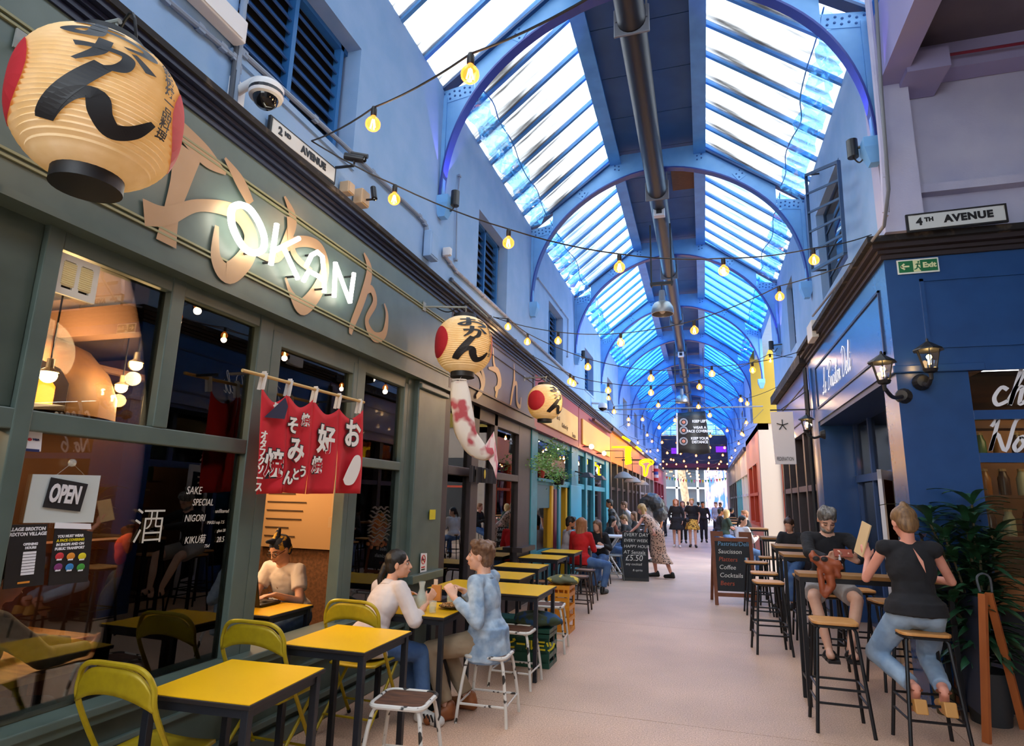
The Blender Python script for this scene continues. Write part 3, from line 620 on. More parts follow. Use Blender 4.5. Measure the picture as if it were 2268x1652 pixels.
q = MB(); pl(q, o_, -.01, 0, W_*.17, H_*.8, .011, .013); q.build('figure_ground', mat('exit_cream', 'd8e0b0', .5), ex)
q = MB(); c = o_+V((0, -.013, 0)); s_ = H_*.8
q.ball(c+ux*.005+uz*s_*.33, s_*.08, 8, 6)
for a, b in (((.0, .2), (-.06, -.05)), ((0, .18), (.16, .1)), ((0, .18), (-.18, .12)), ((-.06, -.05), (.1, -.2)), ((.1, -.2), (.16, -.38)), ((-.06, -.05), (-.12, -.25)), ((-.12, -.25), (-.3, -.3))): q.bar(c+ux*a[0]*s_+uz*a[1]*s_, c+ux*b[0]*s_+uz*b[1]*s_, .004, s_*.09)
q.build('running_figure', MATS['exit_green'], ex)
q = MB(); c = o_+V((0, -.014, 0))-ux*W_*.31
for a, b in (((-.3, 0), (.3, 0)), ((-.32, 0), (-.05, .25)), ((-.32, 0), (-.05, -.25))): q.bar(c+ux*a[0]*s_+uz*a[1]*s_, c+ux*b[0]*s_+uz*b[1]*s_, .004, s_*.13)
q.build('arrow', MATS['exit_cream'], ex)
text('Exit', s_*.62, MATS['exit_cream'], o_+ux*W_*.27+V((0, -.014, 0)), (1, 0, 0), parent=ex, bold=.003)
# street name plates
def nameplate(pts, plane, label, words, small, nm='street_sign', axis='y'):
    A, B, C_, D_ = pts; t = thing(nm, label, 'sign', tuple((A+C_)/2)); u = (B-A).normalized(); W_ = (B-A).length; H_ = (A-D_).length*.98; o = (A+B+C_+D_)/4; v = V((0, 0, 1)); n = u.cross(v).normalized()
    def slab(w_, h_, a, b, nm, mt): MB().prism([(-w_/2, -h_/2), (w_/2, -h_/2), (w_/2, h_/2), (-w_/2, h_/2)], o+n*a, u, v, n*(b-a)).build(nm, mt, t)
    slab(W_, H_, -.01, .012, 'border', M_black); slab(W_*.95, H_*.8, .012, .016, 'plate', mat('plate_white', 'c9cdcc', .3, col2='b4b2a8', scale=9, lo=.55, hi=.7))
    slab(W_*.93, H_*.72, .016, .0165, 'plate_line', mat('plate_white2', 'cfd3d2', .3))
    text(words[0], H_*.55, M_black, o+n*.018-u*W_*.37, u, parent=t, bold=.004); text(words[1], H_*.3, M_black, o+n*.018-u*W_*.27+v*H_*.08, u, parent=t, bold=.003); text(words[2], H_*.52, M_black, o+n*.018+u*W_*.12, u, parent=t, bold=.005, space=1.12)
    return t
nameplate([onX(x, y, -2.765) for x, y in ((597, 252), (742, 372), (739, 414), (593, 295))], 0, 'white 2ND AVENUE name plate above the green shopfront', ('2', 'ND', 'AVENUE'), 1)
nameplate([onY(x, y, 5.97) for x, y in ((2005, 476), (2228, 450), (2231, 494), (2010, 516))], 0, 'white 4TH AVENUE name plate above the blue corner', ('4', 'TH', 'AVENUE'), 1)
# lantern wall lamps
M_glow = emitmat('lamp_candle', 'ffcf80', 9); M_lg = glassmat('lantern_glass', 'ffffff', .8, 1.4)
def wall_lantern(p, n, label, s=1.0):
    "p: centre of glass body; n: direction to the wall"
    p = V(p); n = V(n); t = thing('wall_lantern', label, 'lamp', tuple(p), group='black lantern lamps on the blue delicatessen')
    k = s*.12; P = lambda r, z: (r*k, z*k)
    MB().lathe([P(0, 1.55), P(.08, 1.5), P(.1, 1.3), P(.45, 1.05), P(.95, .72), P(1.0, .62), P(.9, .6), P(0, .6)], p, 8).build('cap', M_black, t)
    for q in range(6):
        a = q*pi/3+.3; MB().bar(p+V((cos(a)*.75*k, sin(a)*.75*k, .6*k)), p+V((cos(a)*.42*k, sin(a)*.42*k, -.75*k)), .008*s, .008*s).build('cage_bar', M_black, t)
    MB().lathe([P(.72, .6), P(.4, -.72)], p, 6).build('glass', M_lg, t)
    MB().lathe([P(0, -.7), P(.5, -.72), P(.4, -.95), P(.15, -1.05), P(.12, -1.5), P(0, -1.55)], p, 10).build('base', M_black, t)
    MB().tube([p-V((0, 0, .3*k+.1*k)), p-V((0, 0, -.1*k))], .012*s, 8).build('candle', M_glow, t); MB().ball(p+V((0, 0, .15*k)), .022*s, 8, 6).build('bulb', M_glow, t)
    b = p+n-V((0, 0, 1.3*k)); MB().tube(smoothline([tuple(p-V((0, 0, 1.3*k))), tuple(p+n*.4-V((0, 0, 1.75*k))), tuple(b)], 5), .018*s, 8).build('bracket', M_black, t)
    M = n.normalized().to_track_quat('Z', 'Y').to_matrix(); MB().lathe([(0, -.06*s), (.05*s, -.055*s), (.075*s, 0), (.075*s, .01)], b, 14, M).build('wall_rose', M_black, t)
wall_lantern((1.5, 5.75, 2.74), (.26, .45, 0), 'black wall lantern on the corner edge of the blue delicatessen', .95)
wall_lantern(onY(2058, 795, 5.93), (0, .25, 0), 'black wall lantern in front of the dark blue side pillar', 1.0)
wall_lantern(onX(1787, 940, 1.50), (.22, 0, 0), 'black wall lantern at the far end of the delicatessen by the hanging sign', .95)
# ---- grey shop with hanging sign
gp = thing('grey_shopfront', 'plum grey shopfront behind the white hanging sign', 'shopfront', (1.72, 10.75, 0))
M_plum = mat('plum_grey', '5b5064', .35, coat=.3)
MB().box(1.72, 2.0, 10.75, 15.3, 2.86, 3.92).build('fascia_board', M_plum, gp); MB().box(1.6, 2.0, 10.75, 15.35, 3.92, 4.09).build('cornice', M_soot, gp)
f = MB()
for a in ((11.2, 15, 3.6, 3.62), (11.2, 15, 3.05, 3.07), (11.2, 11.23, 3.05, 3.62)): f.box(1.705, 1.72, *a)
f.build('panel_moulding', mat('plum_dark', '3f3648', .5), gp)
for a in ((10.75, 11.0, 0, 2.86), (11.9, 12.05, .4, 2.86), (13, 13.15, .4, 2.86), (14.0, 14.1, .4, 2.86), (15.05, 15.3, 0, 2.86)): MB().box(1.75, 2.0, *a).build('pilaster', M_bk, gp)
MB().box(1.76, 2, 10.75, 15.3, 1.85, 1.95).box(1.76, 2, 10.75, 15.3, 0, .4).build('transom', MATS['plum_dark'], gp); MB().box(1.88, 1.886, 11, 15.05, .4, 2.86).build('window_pane', M_glass, gp)
struct(MB().box(4, 4.05, 10.75, 15.3, 0, 3).build('wall_grey_room', M_in)); struct(MB().box(1.75, 4, 15.2, 15.3, 0, 3.9).build('wall_grey_side', M_bk)); struct(MB().box(2, 4, 10.75, 15.3, 2.9, 3).build('ceiling_grey_room', M_in))
MB().tube([(1.66, 10.68, 0), (1.66, 10.68, 3.8)], .03).tube([(1.66, 10.6, 2.8), (1.66, 10.6, 3.8)], .02).build('drain_pipe', M_black, gp)
hs = thing('hanging_sign', 'white hanging sign board with black asterisk on an iron bracket', 'sign', (1.3, 11.0, 2.9))
Q = [onY(*p, 10.6) for p in ((1706, 912), (1756, 912), (1768, 1028), (1720, 1029))]
MB().prism([(Q[0].x+.03, Q[2].z), (Q[1].x, Q[2].z), (Q[1].x, Q[0].z), (Q[0].x, Q[0].z)], (0, 10.6, 0), (1, 0, 0), (0, 0, 1), (0, .04, 0)).build('board', Mw, hs)
cx = (Q[0].x+Q[1].x)/2; f = MB()
for k in range(5):
    a = pi/2+k*2*pi/5; c = V((cx, 10.59, Q[0].z-.22)); f.bar(c, c+V((cos(a)*.09, 0, sin(a)*.09)), .008, .014)
f.build('asterisk', M_black, hs); text('FEDERATION', .085, M_black, (cx+.01, 10.595, Q[2].z+.08), (1, 0, 0), parent=hs, sx=.5, ext=.001) 
MB().bar((Q[0].x, 10.62, Q[0].z+.03), (1.72, 10.62, Q[0].z+.03), .02).bar((1.68, 10.62, Q[0].z), (1.68, 10.62, Q[0].z+.35), .02).bar((1.25, 10.62, Q[0].z+.03), (1.68, 10.62, Q[0].z+.35), .015).build('bracket', M_black, hs)
# ---- cream corner building beyond the second side avenue
cb = thing('cream_corner_shop', 'cream and coral corner shop with orange window frames past the side avenue', 'shopfront', (1.72, 20.4, 0))
MB().box(1.72, 5, 20.4, 20.7, 0, 4.1).build('front_wall', mat('cream_paint', 'a89788', .7), cb)
M_coral = mat('coral_paint', 'd0876e', .6); M_or = mat('orange_frame', 'c8431c', .5)
mb = MB(); holed(mb, 1.72, 1.95, 20.71, 26.5, 0, 4.1, [(21.6, 25.6, .95, 2.95)]); mb.build('side_wall', M_coral, cb)
for a in ((21.6, 21.75, .95, 2.95), (23.4, 23.6, .95, 2.95), (25.4, 25.6, .95, 2.95), (21.6, 25.6, 1.9, 2.0), (21.6, 25.6, .9, 1.0)): MB().box(1.71, 1.95, *a).build('window_rail', M_or, cb)
MB().box(1.85, 1.86, 21.6, 25.6, .95, 2.95).build('window_pane', M_glass, cb); MB().box(1.96, 2.2, 21.4, 25.8, .9, 3).build('dark_room', mat('dark_room', '2a1512', .9), cb)
MB().box(2.35, 3.9, 20.36, 20.4, .5, 3.0).build('side_window', mat('dark_window', '1c1416', .3), cb)
for a in ((2.32, 2.37, .5, 3.0), (2.32, 3.9, 1.95, 2.02)): MB().box(a[0], a[1], 20.33, 20.37, a[2], a[3]).build('window_rail', M_or, cb)
simple_shop(1, 26.6, 31, 'e8c7a0', 'e6d9cc', 'e6d9cc', 'white_shopfront', 'white walled shop with strings of bulbs past the coral corner shop', posts=2)
simple_shop(1, 31.1, 36, 'b79a74', '5aa3a8', '5aa3a8', 'pale_teal_shopfront', 'pale teal shopfront beyond the white walled shop', posts=3)
simple_shop(1, 36.1, 45.2, '4a4044', '2a2628', '232326', 'dark_shopfront', 'dark shopfront last in the row opposite the crimson one', posts=4)
# ================================================================ signs, lanterns, bulbs, cameras, pipes
M_tan = mat('sign_tan', 'b08e6c', .5, col2='a88560', scale=3)
def glyph(key, mt, o, u, v, W_, H_, parent, name, lw=1.0, d=.003, n=7, solid=.004, bend=None):
    u = V(u).normalized(); v = V(v).normalized(); nn = u.cross(v); mb = MB()
    for q in GL[key]:
        Q = ribbon([[(a, b, c*lw) for a, b, c in q]], n); map_quads(mb, Q, bend if bend else (lambda a, b: V(o)+u*(a*W_)+v*(b*H_)+nn*d))
        for e in (q[0], q[-1]):
            ring = [(e[0]+cos(k*pi/4)*e[2]*lw/2, e[1]+sin(k*pi/4)*e[2]*lw/2) for k in range(8)]; mb.add([(bend(a, b) if bend else V(o)+u*(a*W_)+v*(b*H_)+nn*d) for a, b in ring], [tuple(range(8))])
    return mb.build(name, mt, parent, solid=solid)
# big tan brush letters on the green fascia (drawn by their measured outlines on the board)
def brushsign(strokes, mt, x, parent, name):
    mb = MB()
    for st in strokes:
        S = [(onX(px, py, x), w) for px, py, w in st]
        x += .0015; Q = ribbon([[(p.y, p.z, w) for p, w in S]], 7); map_quads(mb, Q, lambda a, b: V((x, a, b)))
    return mb.build(name, mt, parent)
bs = thing('fascia_lettering', 'large tan brush letters spread across the green fascia behind the neon', 'lettering', (-2.69, 2.4, 3))
brushsign([[(395, 280, .10), (455, 345, .13), (500, 385, .02)], [(415, 330, .2), (400, 400, .13), (380, 470, .1), (368, 540, .13)], [(318, 470, .14), (370, 478, .10), (440, 455, .07), (520, 470, .10), (555, 520, .12), (545, 570, .13), (505, 605, .13), (478, 570, .08), (480, 500, .03)], [(498, 350, .02), (530, 400, .09), (555, 450, .07)]], M_tan, -2.692, bs, 'letter_o')
brushsign([[(630, 435, .02), (648, 480, .08), (640, 520, .08), (612, 570, .07), (560, 560, .02)], [(612, 560, .06), (660, 535, .08), (705, 545, .08), (720, 590, .1), (705, 640, .12), (670, 680, .12), (645, 650, .05), (632, 615, .02)], [(640, 480, .05), (650, 560, .06), (690, 600, .04)]], M_tan, -2.692, bs, 'letter_ka')
brushsign([[(806, 560, .02), (818, 600, .09), (803, 660, .09), (780, 720, .07), (776, 740, .04)], [(803, 650, .06), (822, 640, .07), (830, 670, .07), (812, 710, .06), (828, 745, .09), (850, 740, .08), (857, 700, .05), (851, 672, .02)]], M_tan, -2.692, bs, 'letter_n')
# neon OKAN
M_neon = emitmat('neon_white', 'fffbe8', 3)
nk = thing('neon_sign', 'glowing white neon tube sign reading OKAN on the green fascia', 'sign', (-2.6, 4, 3.2))
XN = -2.62
def neon(name, pts_list, mt=M_neon, r=.017, x=XN, parent=nk, sm=True, n=10):
    mb = MB()
    for pts in pts_list:
        P = [tuple(onX(a, b, x)) for a, b in pts]; mb.tube(smoothline(P, 5) if sm and len(P) > 3 else P, r, n)
    return mb.build(name, mt, parent, smooth='auto')
neon('letter_o', [[(532, 453), (552, 462), (572, 490), (585, 525), (582, 552), (562, 560), (540, 548), (520, 515), (512, 485), (515, 460), (532, 453)]], r=.021)
neon('letter_k', [[(613, 496), (600, 586)], [(662, 528), (606, 556)], [(628, 548), (660, 618)]], sm=False)
neon('letter_a', [[(678, 590), (690, 565), (703, 558), (714, 568), (718, 610), (718, 648)], [(672, 622), (684, 600), (706, 612), (716, 622)]], sm=False)
neon('letter_n', [[(743, 581), (740, 658)], [(743, 583), (775, 670)], [(784, 605), (775, 670)]], sm=False)
f = MB()
for a, b in ((530, 456), (560, 560), (605, 580), (655, 612), (715, 640), (740, 652), (782, 612), (697, 564)):
    p = onX(a, b, XN); f.bar(p, p+V((-.08, 0, 0)), .012)
f.build('standoff', M_black, nk)
# second shop sign in gold
M_gold = mat('sign_gold', 'a88a5a', .45)
b2 = thing('gold_fascia_lettering', 'gold brush letters on the slate fascia of the black shopfront', 'lettering', (-2.68, 7.5, 3))
brushsign([[(1060, 800, .05), (1072, 840, .09), (1065, 870, .05)], [(1040, 820, .03), (1062, 830, .08), (1068, 860, .1), (1055, 880, .06)]], M_gold, -2.682, b2, 'letter_o')
brushsign([[(1092, 770, .02), (1094, 805, .07), (1104, 840, .07), (1098, 880, .08)], [(1082, 815, .03), (1102, 822, .1), (1108, 850, .09), (1096, 862, .06)]], M_gold, -2.682, b2, 'letter_ka')
brushsign([[(1138, 805, .02), (1139, 840, .08), (1133, 880, .07), (1130, 900, .05)], [(1137, 855, .05), (1144, 850, .07), (1145, 890, .08), (1152, 900, .06), (1154, 880, .03)]], M_gold, -2.682, b2, 'letter_n')
# paper lanterns
def lantern(c, label, s=.28, ta=-37):
    c = V(c); t = thing('paper_lantern', label, 'lantern', tuple(c), group='paper lanterns over the left shopfronts')
    hh = s*.98; NR = 30
    def rad(z):
        q = abs(z/hh)
        return s*(max(0, 1-(q*.93)**2.6))**.5
    prof = [(.0, hh)] ; prof = []
    for i in range(NR*2+1):
        z = hh*(1-i/NR); r = rad(z); prof.append((max(r*(1 if i % 2 else .958), s*.36), z))
    M_ = mat('lantern_paper', 'f0ddbb', .8, col2='e8d2a8', scale=14, emit='ffb648', es=.05)
    MB().lathe(prof, c, 48).build('paper_shade', M_, t, smooth='auto')
    for z0, z1, nm in ((hh*.97, hh*1.13, 'top_ring'), (-hh*1.17, -hh*.97, 'bottom_ring')):
        MB().lathe([(0, z0), (s*.42, z0), (s*.42, z1), (s*.38, z1), (s*.38, z0+.01), (0, z0+.01)] if z0 < 0 else [(0, z0), (s*.42, z0), (s*.40, z1), (0, z1)], c, 28).build(nm, M_black, t, smooth='auto')
    def onl(a, z, k=1.012):
        r = rad(z)*k+.001; return c+V((r*cos(a), r*sin(a), z))
    fa = radians(ta)
    def put(mb, quads, ac, zc, wa, hz, k=1.012):
        for q in quads: mb.add([onl(ac+(p[0]-.5)*wa, zc+(p[1]-.5)*hz, k) for p in q], [(0, 1, 2, 3)])
    for key, zc, wa, hz, nm, da in (('o', .66*hh, 1.3, .40*hh, 'letter_o', -.0), ('ka', .26*hh, .95, .46*hh, 'letter_ka', .05), ('n', -.30*hh, 1.4, .80*hh, 'letter_n', -.04)):
        mb = MB()
        for q in GL[key]: put(mb, ribbon([[(a, b, w_*(1.6 if key == 'n' else 1.35)) for a, b, w_ in q]], 8), fa+da, zc, wa, hz)
        mb.build(nm, M_black, t)
    for da, nm in ((-1.53, 'red_disc'), (1.53, 'red_disc')):
        mb = MB(); nq = 14; R_ = .5
        for i in range(nq):
            for j in range(20):
                r0, r1 = i/nq*R_, (i+1)/nq*R_; a0, a1 = j*pi/10, (j+1)*pi/10
                P = [(r0*cos(a0), r0*sin(a0)), (r1*cos(a0), r1*sin(a0)), (r1*cos(a1), r1*sin(a1)), (r0*cos(a1), r0*sin(a1))]
                put(mb, [[(a+.5, b+.5) for a, b in P]], fa+da, 0, 1.25, hh*1.16, 1.006)
        mb.build(nm, mat('disc_red', 'c42531', .6, emit='ff2020', es=.0), t)
    # small column of characters beside
    cu = bpy.data.curves.new('x', 'FONT'); cu.body = '鉄\n板\n焼\n一\n品\n料\n理'; cu.size = 1; cu.offset = .02; cu.resolution_u = 2; cu.space_line = .95; cu.align_x = 'CENTER'
    o = bpy.data.objects.new('x', cu); me = bpy.data.meshes.new_from_object(o); bpy.data.objects.remove(o)
    P = [v.co.copy() for v in me.vertices]
    if P:
        ya, yb = min(p.y for p in P), max(p.y for p in P); xa, xb = min(p.x for p in P), max(p.x for p in P); k = (1.15*hh)/(yb-ya)
        for v, p in zip(me.vertices, P): v.co = onl(fa+.80+(p.x-(xa+xb)/2)*k/s*1.15, (p.y-(ya+yb)/2)*k+.02) - c
        me.materials.append(M_black); me.name = 'small_letters'; o = bpy.data.objects.new('small_letters', me); link(o, t)
    return t
LC = [V((-2.16, 1.5, 3.02)), V((-2.25, 5.49, 3.1)), V((-2.30, 9.02, 3.08))]
lantern(LC[0], 'large cream paper lantern nearest the camera over the first green window', .281, -35)
lantern(LC[1], 'cream paper lantern hanging at the end of the green shopfront above the windsock', .287, -48)
lantern(LC[2], 'cream paper lantern with red disc facing out before the red fascia', .272, -24)
for c, yb in ((LC[0], 1.5), (LC[1], 5.45), (LC[2], 9.2)):
    br = thing('lantern_bracket', {0: 'white iron arm holding the lantern nearest the camera', 1: 'iron arm holding the lantern above the windsock', 2: 'iron arm holding the lantern before the red fascia'}[[1.5, 5.45, 9.2].index(yb)], 'bracket', (-2.7, yb, c.z+.43))
    f = MB().tube([(-2.7, yb, c.z+.43), (c.x+.02, c.y, c.z+.40)], .011, 8).tube(smoothline([tuple(c+V((0, 0, .40))), tuple(c+V((.012, 0, .37))), tuple(c+V((0, 0, .33)))], 4), .005, 6)
    f.cbox((-2.69, yb, c.z+.43), (.01, .06, .09)); f.build('arm', mat('arm_grey', '8f9490', .5), br)
    MB().tube(smoothline([(-2.68, yb+.25, c.z+.5), (-2.5, yb+.2, c.z+.42), tuple(c+V((.04, .02, .45))), tuple(c+V((.08, .04, .3)))], 6), .006, 6).build('cable', M_black, br)
# ---- koi windsock
ks = thing('koi_windsock', 'white and red carp windsock hanging below the second lantern', 'windsock', (-2.25, 5.5, 2.8))
cl = [(1017, 845, .075), (1022, 900, .10), (1030, 950, .10), (1048, 985, .09), (1070, 1003, .075), (1092, 1000, .04)]
S = smoothline([tuple(onP(x, y, (-2.2, 5.4), (-1.9, 5.62)))+(r,) for x, y, r in cl], 6)
rings = []; mb = MB(); n = 14
for i, s_ in enumerate(S):
    p = V(s_[:3]); a = V(S[max(i-1, 0)][:3]); b = V(S[min(i+1, len(S)-1)][:3]); d = (b-a).normalized(); x = V((.3, -.95, 0)); x = (x-d*x.dot(d)).normalized(); y = d.cross(x)
    rings.append([p+(x*cos(2*pi*k/n)*.55+y*sin(2*pi*k/n))*s_[3]*(1+.10*sin(k*2.3+i*.4)) for k in range(n)])
for r_ in rings: mb.v += r_
for i in range(len(rings)-1):
    for k in range(n): l = (k+1) % n; mb.f.append((i*n+k, i*n+l, (i+1)*n+l, (i+1)*n+k)); mb.mi.append(0)
mb.build('body', mat('koi_cloth', 'ece4da', .8, col2='b9525a', scale=5, lo=.47, hi=.56, detail=2), ks, smooth=True)
f = MB()
def px_cloth(pts, plane=((-2.2, 5.4), (-1.9, 5.62)), d=.0): return [onP(x, y, *plane) for x, y in pts]
f = MB(); f.add(px_cloth([(1072, 990), (1094, 955), (1098, 985), (1103, 1025), (1099, 1060), (1092, 1035), (1080, 1015)]), [tuple(range(7))]); f.build('tail_fin', mat('koi_pink', 'd9808f', .8, col2='f0dcd8', scale=20, lo=.45, hi=.55, stretch=(1, 1, .2)), ks, solid=.004)
f = MB(); f.add(px_cloth([(1032, 970), (1052, 968), (1047, 985), (1038, 995)]), [(0, 1, 2, 3)]); f.build('side_fin', mat('koi_white', 'ece4da', .8), ks, solid=.004)
f = MB(); f.add(px_cloth([(1050, 985), (1078, 1000), (1072, 1008), (1055, 1000)]), [(0, 1, 2, 3)]); f.build('belly_fin', MATS['koi_pink'], ks, solid=.004)
mb = MB(); o = onP(1017, 842, (-2.2, 5.4), (-1.9, 5.62)); mb.tube([o+V((cos(k*pi/8)*.075, sin(k*pi/8)*.05, 0)) for k in range(16)], .006, 6, closed=True); mb.tube([o+V((0, 0, .0)), LC[1]+V((0, 0, -.3))], .003, 5); mb.build('mouth_ring', MATS['koi_white'], ks)
# dark fabric strips under it, hung in front of the black shop
fb = thing('short_black_curtain', 'short dark pleated curtain with a yellow crest below the windsock', 'curtain', (-2.7, 7.2, 2.0)); 
for k in range(5):
    a, b = onX(1040+k*12.2, 1030+k*2.6, -2.68), onX(1052+k*12, 1068+k*1, -2.68); MB().grid(lambda u, v: (-2.68+.02*sin(u*6+k), a.y+(b.y-a.y)*u, a.z+(b.z-a.z)*v), 5, 3).build('curtain_strip', mat('curtain_black', '26252a', .85), fb, solid=.004)
MB().ball(onX(1074, 1050, -2.655), (.004, .035, .06), 10, 6).build('crest', mat('crest_yellow', 'b8a437', .6), fb)
# ---- red banner on its pole
bn = thing('red_banner', 'red cloth banner in four strips with white Japanese lettering', 'banner', (-2.62, 4, 2.2))
XBN = -2.62
Mb = mat('banner_red', 'd01d2e', .75, col2='c01526', scale=4, emit='ff0020', es=.0)
cor = [((580, 858), (636, 872), (622, 1092), (561, 1095)), ((637, 872), (693, 884), (672, 1094), (619, 1090)), ((694, 884), (750, 905), (735, 1093), (671, 1094)), ((751, 905), (803, 908), (795, 1093), (737, 1092))]
panels = []
for q in cor:
    A, B, C_, D_ = [onX(x, y, XBN) for x, y in q]; panels.append((A, B, C_, D_))
    def fn(u, v, A=A, B=B, C_=C_, D_=D_):
        T = A.lerp(B, u)-V((0, 0, .075*(4*u*(1-u)))); Bt = D_.lerp(C_, u); p = T.lerp(Bt, v); p.x += .018*sin(u*7+v*2)*(0.4+v); return p
    MB().grid(fn, 12, 14).build('cloth_strip', Mb, bn, smooth=True, solid=.003)
M_bw = mat('banner_white', 'ece8e2', .7)
def btext(s, px, py, h, sx=1, line=.9, mt=M_bw, x=XBN+.026, bold=.03, edge=True, sh=0):
    p = onX(px, py, x)
    if edge: text(s, h, M_black, p-V((.003, 0, 0)), (0, 1, 0), parent=bn, bold=bold*h*2.4, sx=sx, line=line, ext=.001, shear=sh)
    text(s, h, mt, p, (0, 1, 0), parent=bn, bold=bold*h, sx=sx, line=line, ext=.002, shear=sh)
btext('お', 781, 965, .23); btext('好', 723, 978, .21); btext('焼', 702, 1032, .12); btext('焼', 677, 932, .09); btext('そ', 649, 944, .12); btext('み', 656, 1000, .18); btext('う', 671, 1046, .085); btext('と', 655, 1052, .085); btext('ん', 638, 1060, .10); btext('焼', 607, 1030, .18)
btext('オ\nタ\nフ\nク\nソ\nー\nス', 579, 1022, .062, edge=False, line=.85)
mb = MB(); P = smoothline([(760, 1062), (772, 1035), (786, 1010), (798, 1012), (797, 1040), (783, 1070), (766, 1074), (760, 1062)], 5); pp = [onX(x, y, XBN+.03) for x, y in P[:-1]]; mb.add(pp, [tuple(range(len(pp)))]); mb.build('white_blob', M_bw, bn, solid=.002)
mb = MB(); pp = [onX(x, y, XBN+.03) for x, y in ((585, 924), (632, 880), (638, 900), (630, 928))]; mb.add(pp, [(0, 1, 2, 3)]); mb.build('dark_patch', mat('patch_navy', '232745', .7), bn, solid=.002)
btext('極', 615, 910, .09, edge=False)
A, B = onX(537, 820, -2.60), onX(806, 891, -2.60); MB().tube([A, B], .011, 10).build('bamboo_pole', mat('bamboo', 'c9a566', .45), bn)
for x, y in ((585, 833), (642, 849), (699, 865), (751, 880), (797, 892)):
    p = onX(x, y, -2.60); f = MB().bar(p+V((.014, 0, .02)), p+V((.0, 0, -.085)), .008, .022).bar(p+V((-.014, 0, .02)), p+V((-.03, 0, -.085)), .008, .022).bar(p+V((-.014, 0, .02)), p+V((.014, 0, .02)), .01, .022); f.build('clip', mat('clip_white', 'e3dfdc', .4), bn)
for x, y in ((560, 826), (790, 888)):
    p = onX(x, y, -2.60); MB().bar(p, p+V((-.17, 0, 0)), .015).build('pole_hook', M_black, bn)
# ---- string lights
M_fil = emitmat('filament', 'ffdf9a', 20); M_bg = glassmat('bulb_glass', 'ffdcb0', .6, 1.3, glow='ff8a2a', gs=.36)
def bulbproto():
    t = thing('festoon_bulb', 'x', 'lamp', (0, 0, 0), group='festoon bulbs strung across the avenue')
    MB().lathe([(0, .045), (.014, .045), (.019, .03), (.019, -.012), (.015, -.02), (0, -.02)], n=10).build('lamp_holder', M_cap, t, smooth='auto')
    MB().lathe([(.014, -.015), (.018, -.028), (.034, -.042), (.045, -.060), (.0475, -.075), (.045, -.092), (.034, -.108), (.018, -.118), (0, -.121)], n=16).build('glass_globe', M_bg, t, smooth=True)
    f = MB()
    for k in range(4):
        a = k*pi/2; f.tube([(cos(a)*.006, sin(a)*.006, -.045), (cos(a)*.017, sin(a)*.017, -.1)], .0035, 5)
    f.build('filament', M_fil, t); l = bpy.data.lights.new('bulb_glow', 'POINT'); l.energy = 1.5; l.color = (1, .68, .38); l.shadow_soft_size = .04; o = bpy.data.objects.new('bulb_glow', l); link(o, t); o.location = (0, 0, -.14); return t
bproto = None; NB = [0]
ORD = ['first', 'second', 'third', 'fourth', 'fifth', 'sixth', 'seventh', 'eighth', 'ninth', 'tenth', 'eleventh', 'twelfth']
def string(pix, a, b, label, z_end=None, wire=True, ends=None, loc3=None):
    global bproto
    pts = []
    L = [onP(x, y, a, b) for x, y in pix] if loc3 is None else [V(p) for p in loc3]
    for k, p in enumerate(L):
        lb = 'filament bulb %s from left on the %s' % (ORD[k], label)
        p = p+V((0, 0, .075))
        if bproto is None: bproto = bulbproto(); bproto.location = p; bproto['label'] = lb
        else: dup(bproto, tuple(p), label=lb, rz=random.random())
        pts.append(p+V((0, 0, .045)))
    if wire:
        e = []
        if ends: pts = [V(ends[0])]+pts+[V(ends[1])]
        cuts = []
        for i in range(len(pts)-1):
            p, q = pts[i], pts[i+1]; cuts += [p.lerp(q, k/6)-V((0, 0, .05*(p-q).length*4*(k/6)*(1-k/6)*.5)) for k in range(6)]
        cuts.append(pts[-1]); o = MB().tube(cuts, .006, 5).build('festoon_wire', M_black); tag(o, 'black cable carrying the '+label, 'cable')
HK = onX(690, 312, -2.72)
string([(826, 275), (1041, 165)], (HK.x, HK.y), (-.6, 2.2), 'near string rising to the roof', ends=(HK, onP(1330, -20, (HK.x, HK.y), (-.6, 2.2))))
HR = onX(1930, 520, 1.68)
string([(873, 441), (1126, 538), (1372, 592), (1603, 600), (1803, 576)], (HK.x, HK.y), (HR.x, HR.y), 'near string crossing the avenue', ends=(HK, HR))
H2 = onX(1092, 702, -2.72)
string([(1236, 755), (1375, 759), (1538, 732), (1727, 657)], (H2.x, H2.y), (1.68, 6.6), 'string above the windsock lantern', ends=(H2, V((1.68, 6.6, 4.1))))
string([(1125, 724), (1168, 757), (1302, 813), (1442, 838), (1577, 828), (1667, 820)], (H2.x, H2.y-.2), (1.68, 10.3), 'low string behind the nearer pendant lamp', ends=(H2, V((1.68, 10.3, 4.05))))
string([(1263, 845), (1270, 850), (1347, 865), (1442, 870), (1549, 857), (1706, 798)], (-2.72, 8.2), (1.68, 12), 'string under the nearer pendant lamp', ends=(V((-2.72, 8.2, 3.9)), V((1.68, 12, 4.3))))
string([(1348, 882), (1360, 912), (1458, 898), (1547, 901), (1572, 920), (1641, 886), (1655, 894)], (-2.72, 12.5), (1.68, 14.5), 'string level with the further pendant', ends=(V((-2.72, 12.5, 4.0)), V((1.68, 14.5, 4.2))))
string([(1392, 929), (1423, 929), (1460, 947), (1495, 931), (1653, 936), (1643, 961)], (-2.72, 16), (1.68, 18), 'string crossing before the banner', ends=(V((-2.72, 16, 4.0)), V((1.68, 18, 4.2))))
rows = [('first', 21), ('second', 24), ('third', 27), ('fourth', 30), ('fifth', 33), ('sixth', 36), ('seventh', 39), ('eighth', 42)]
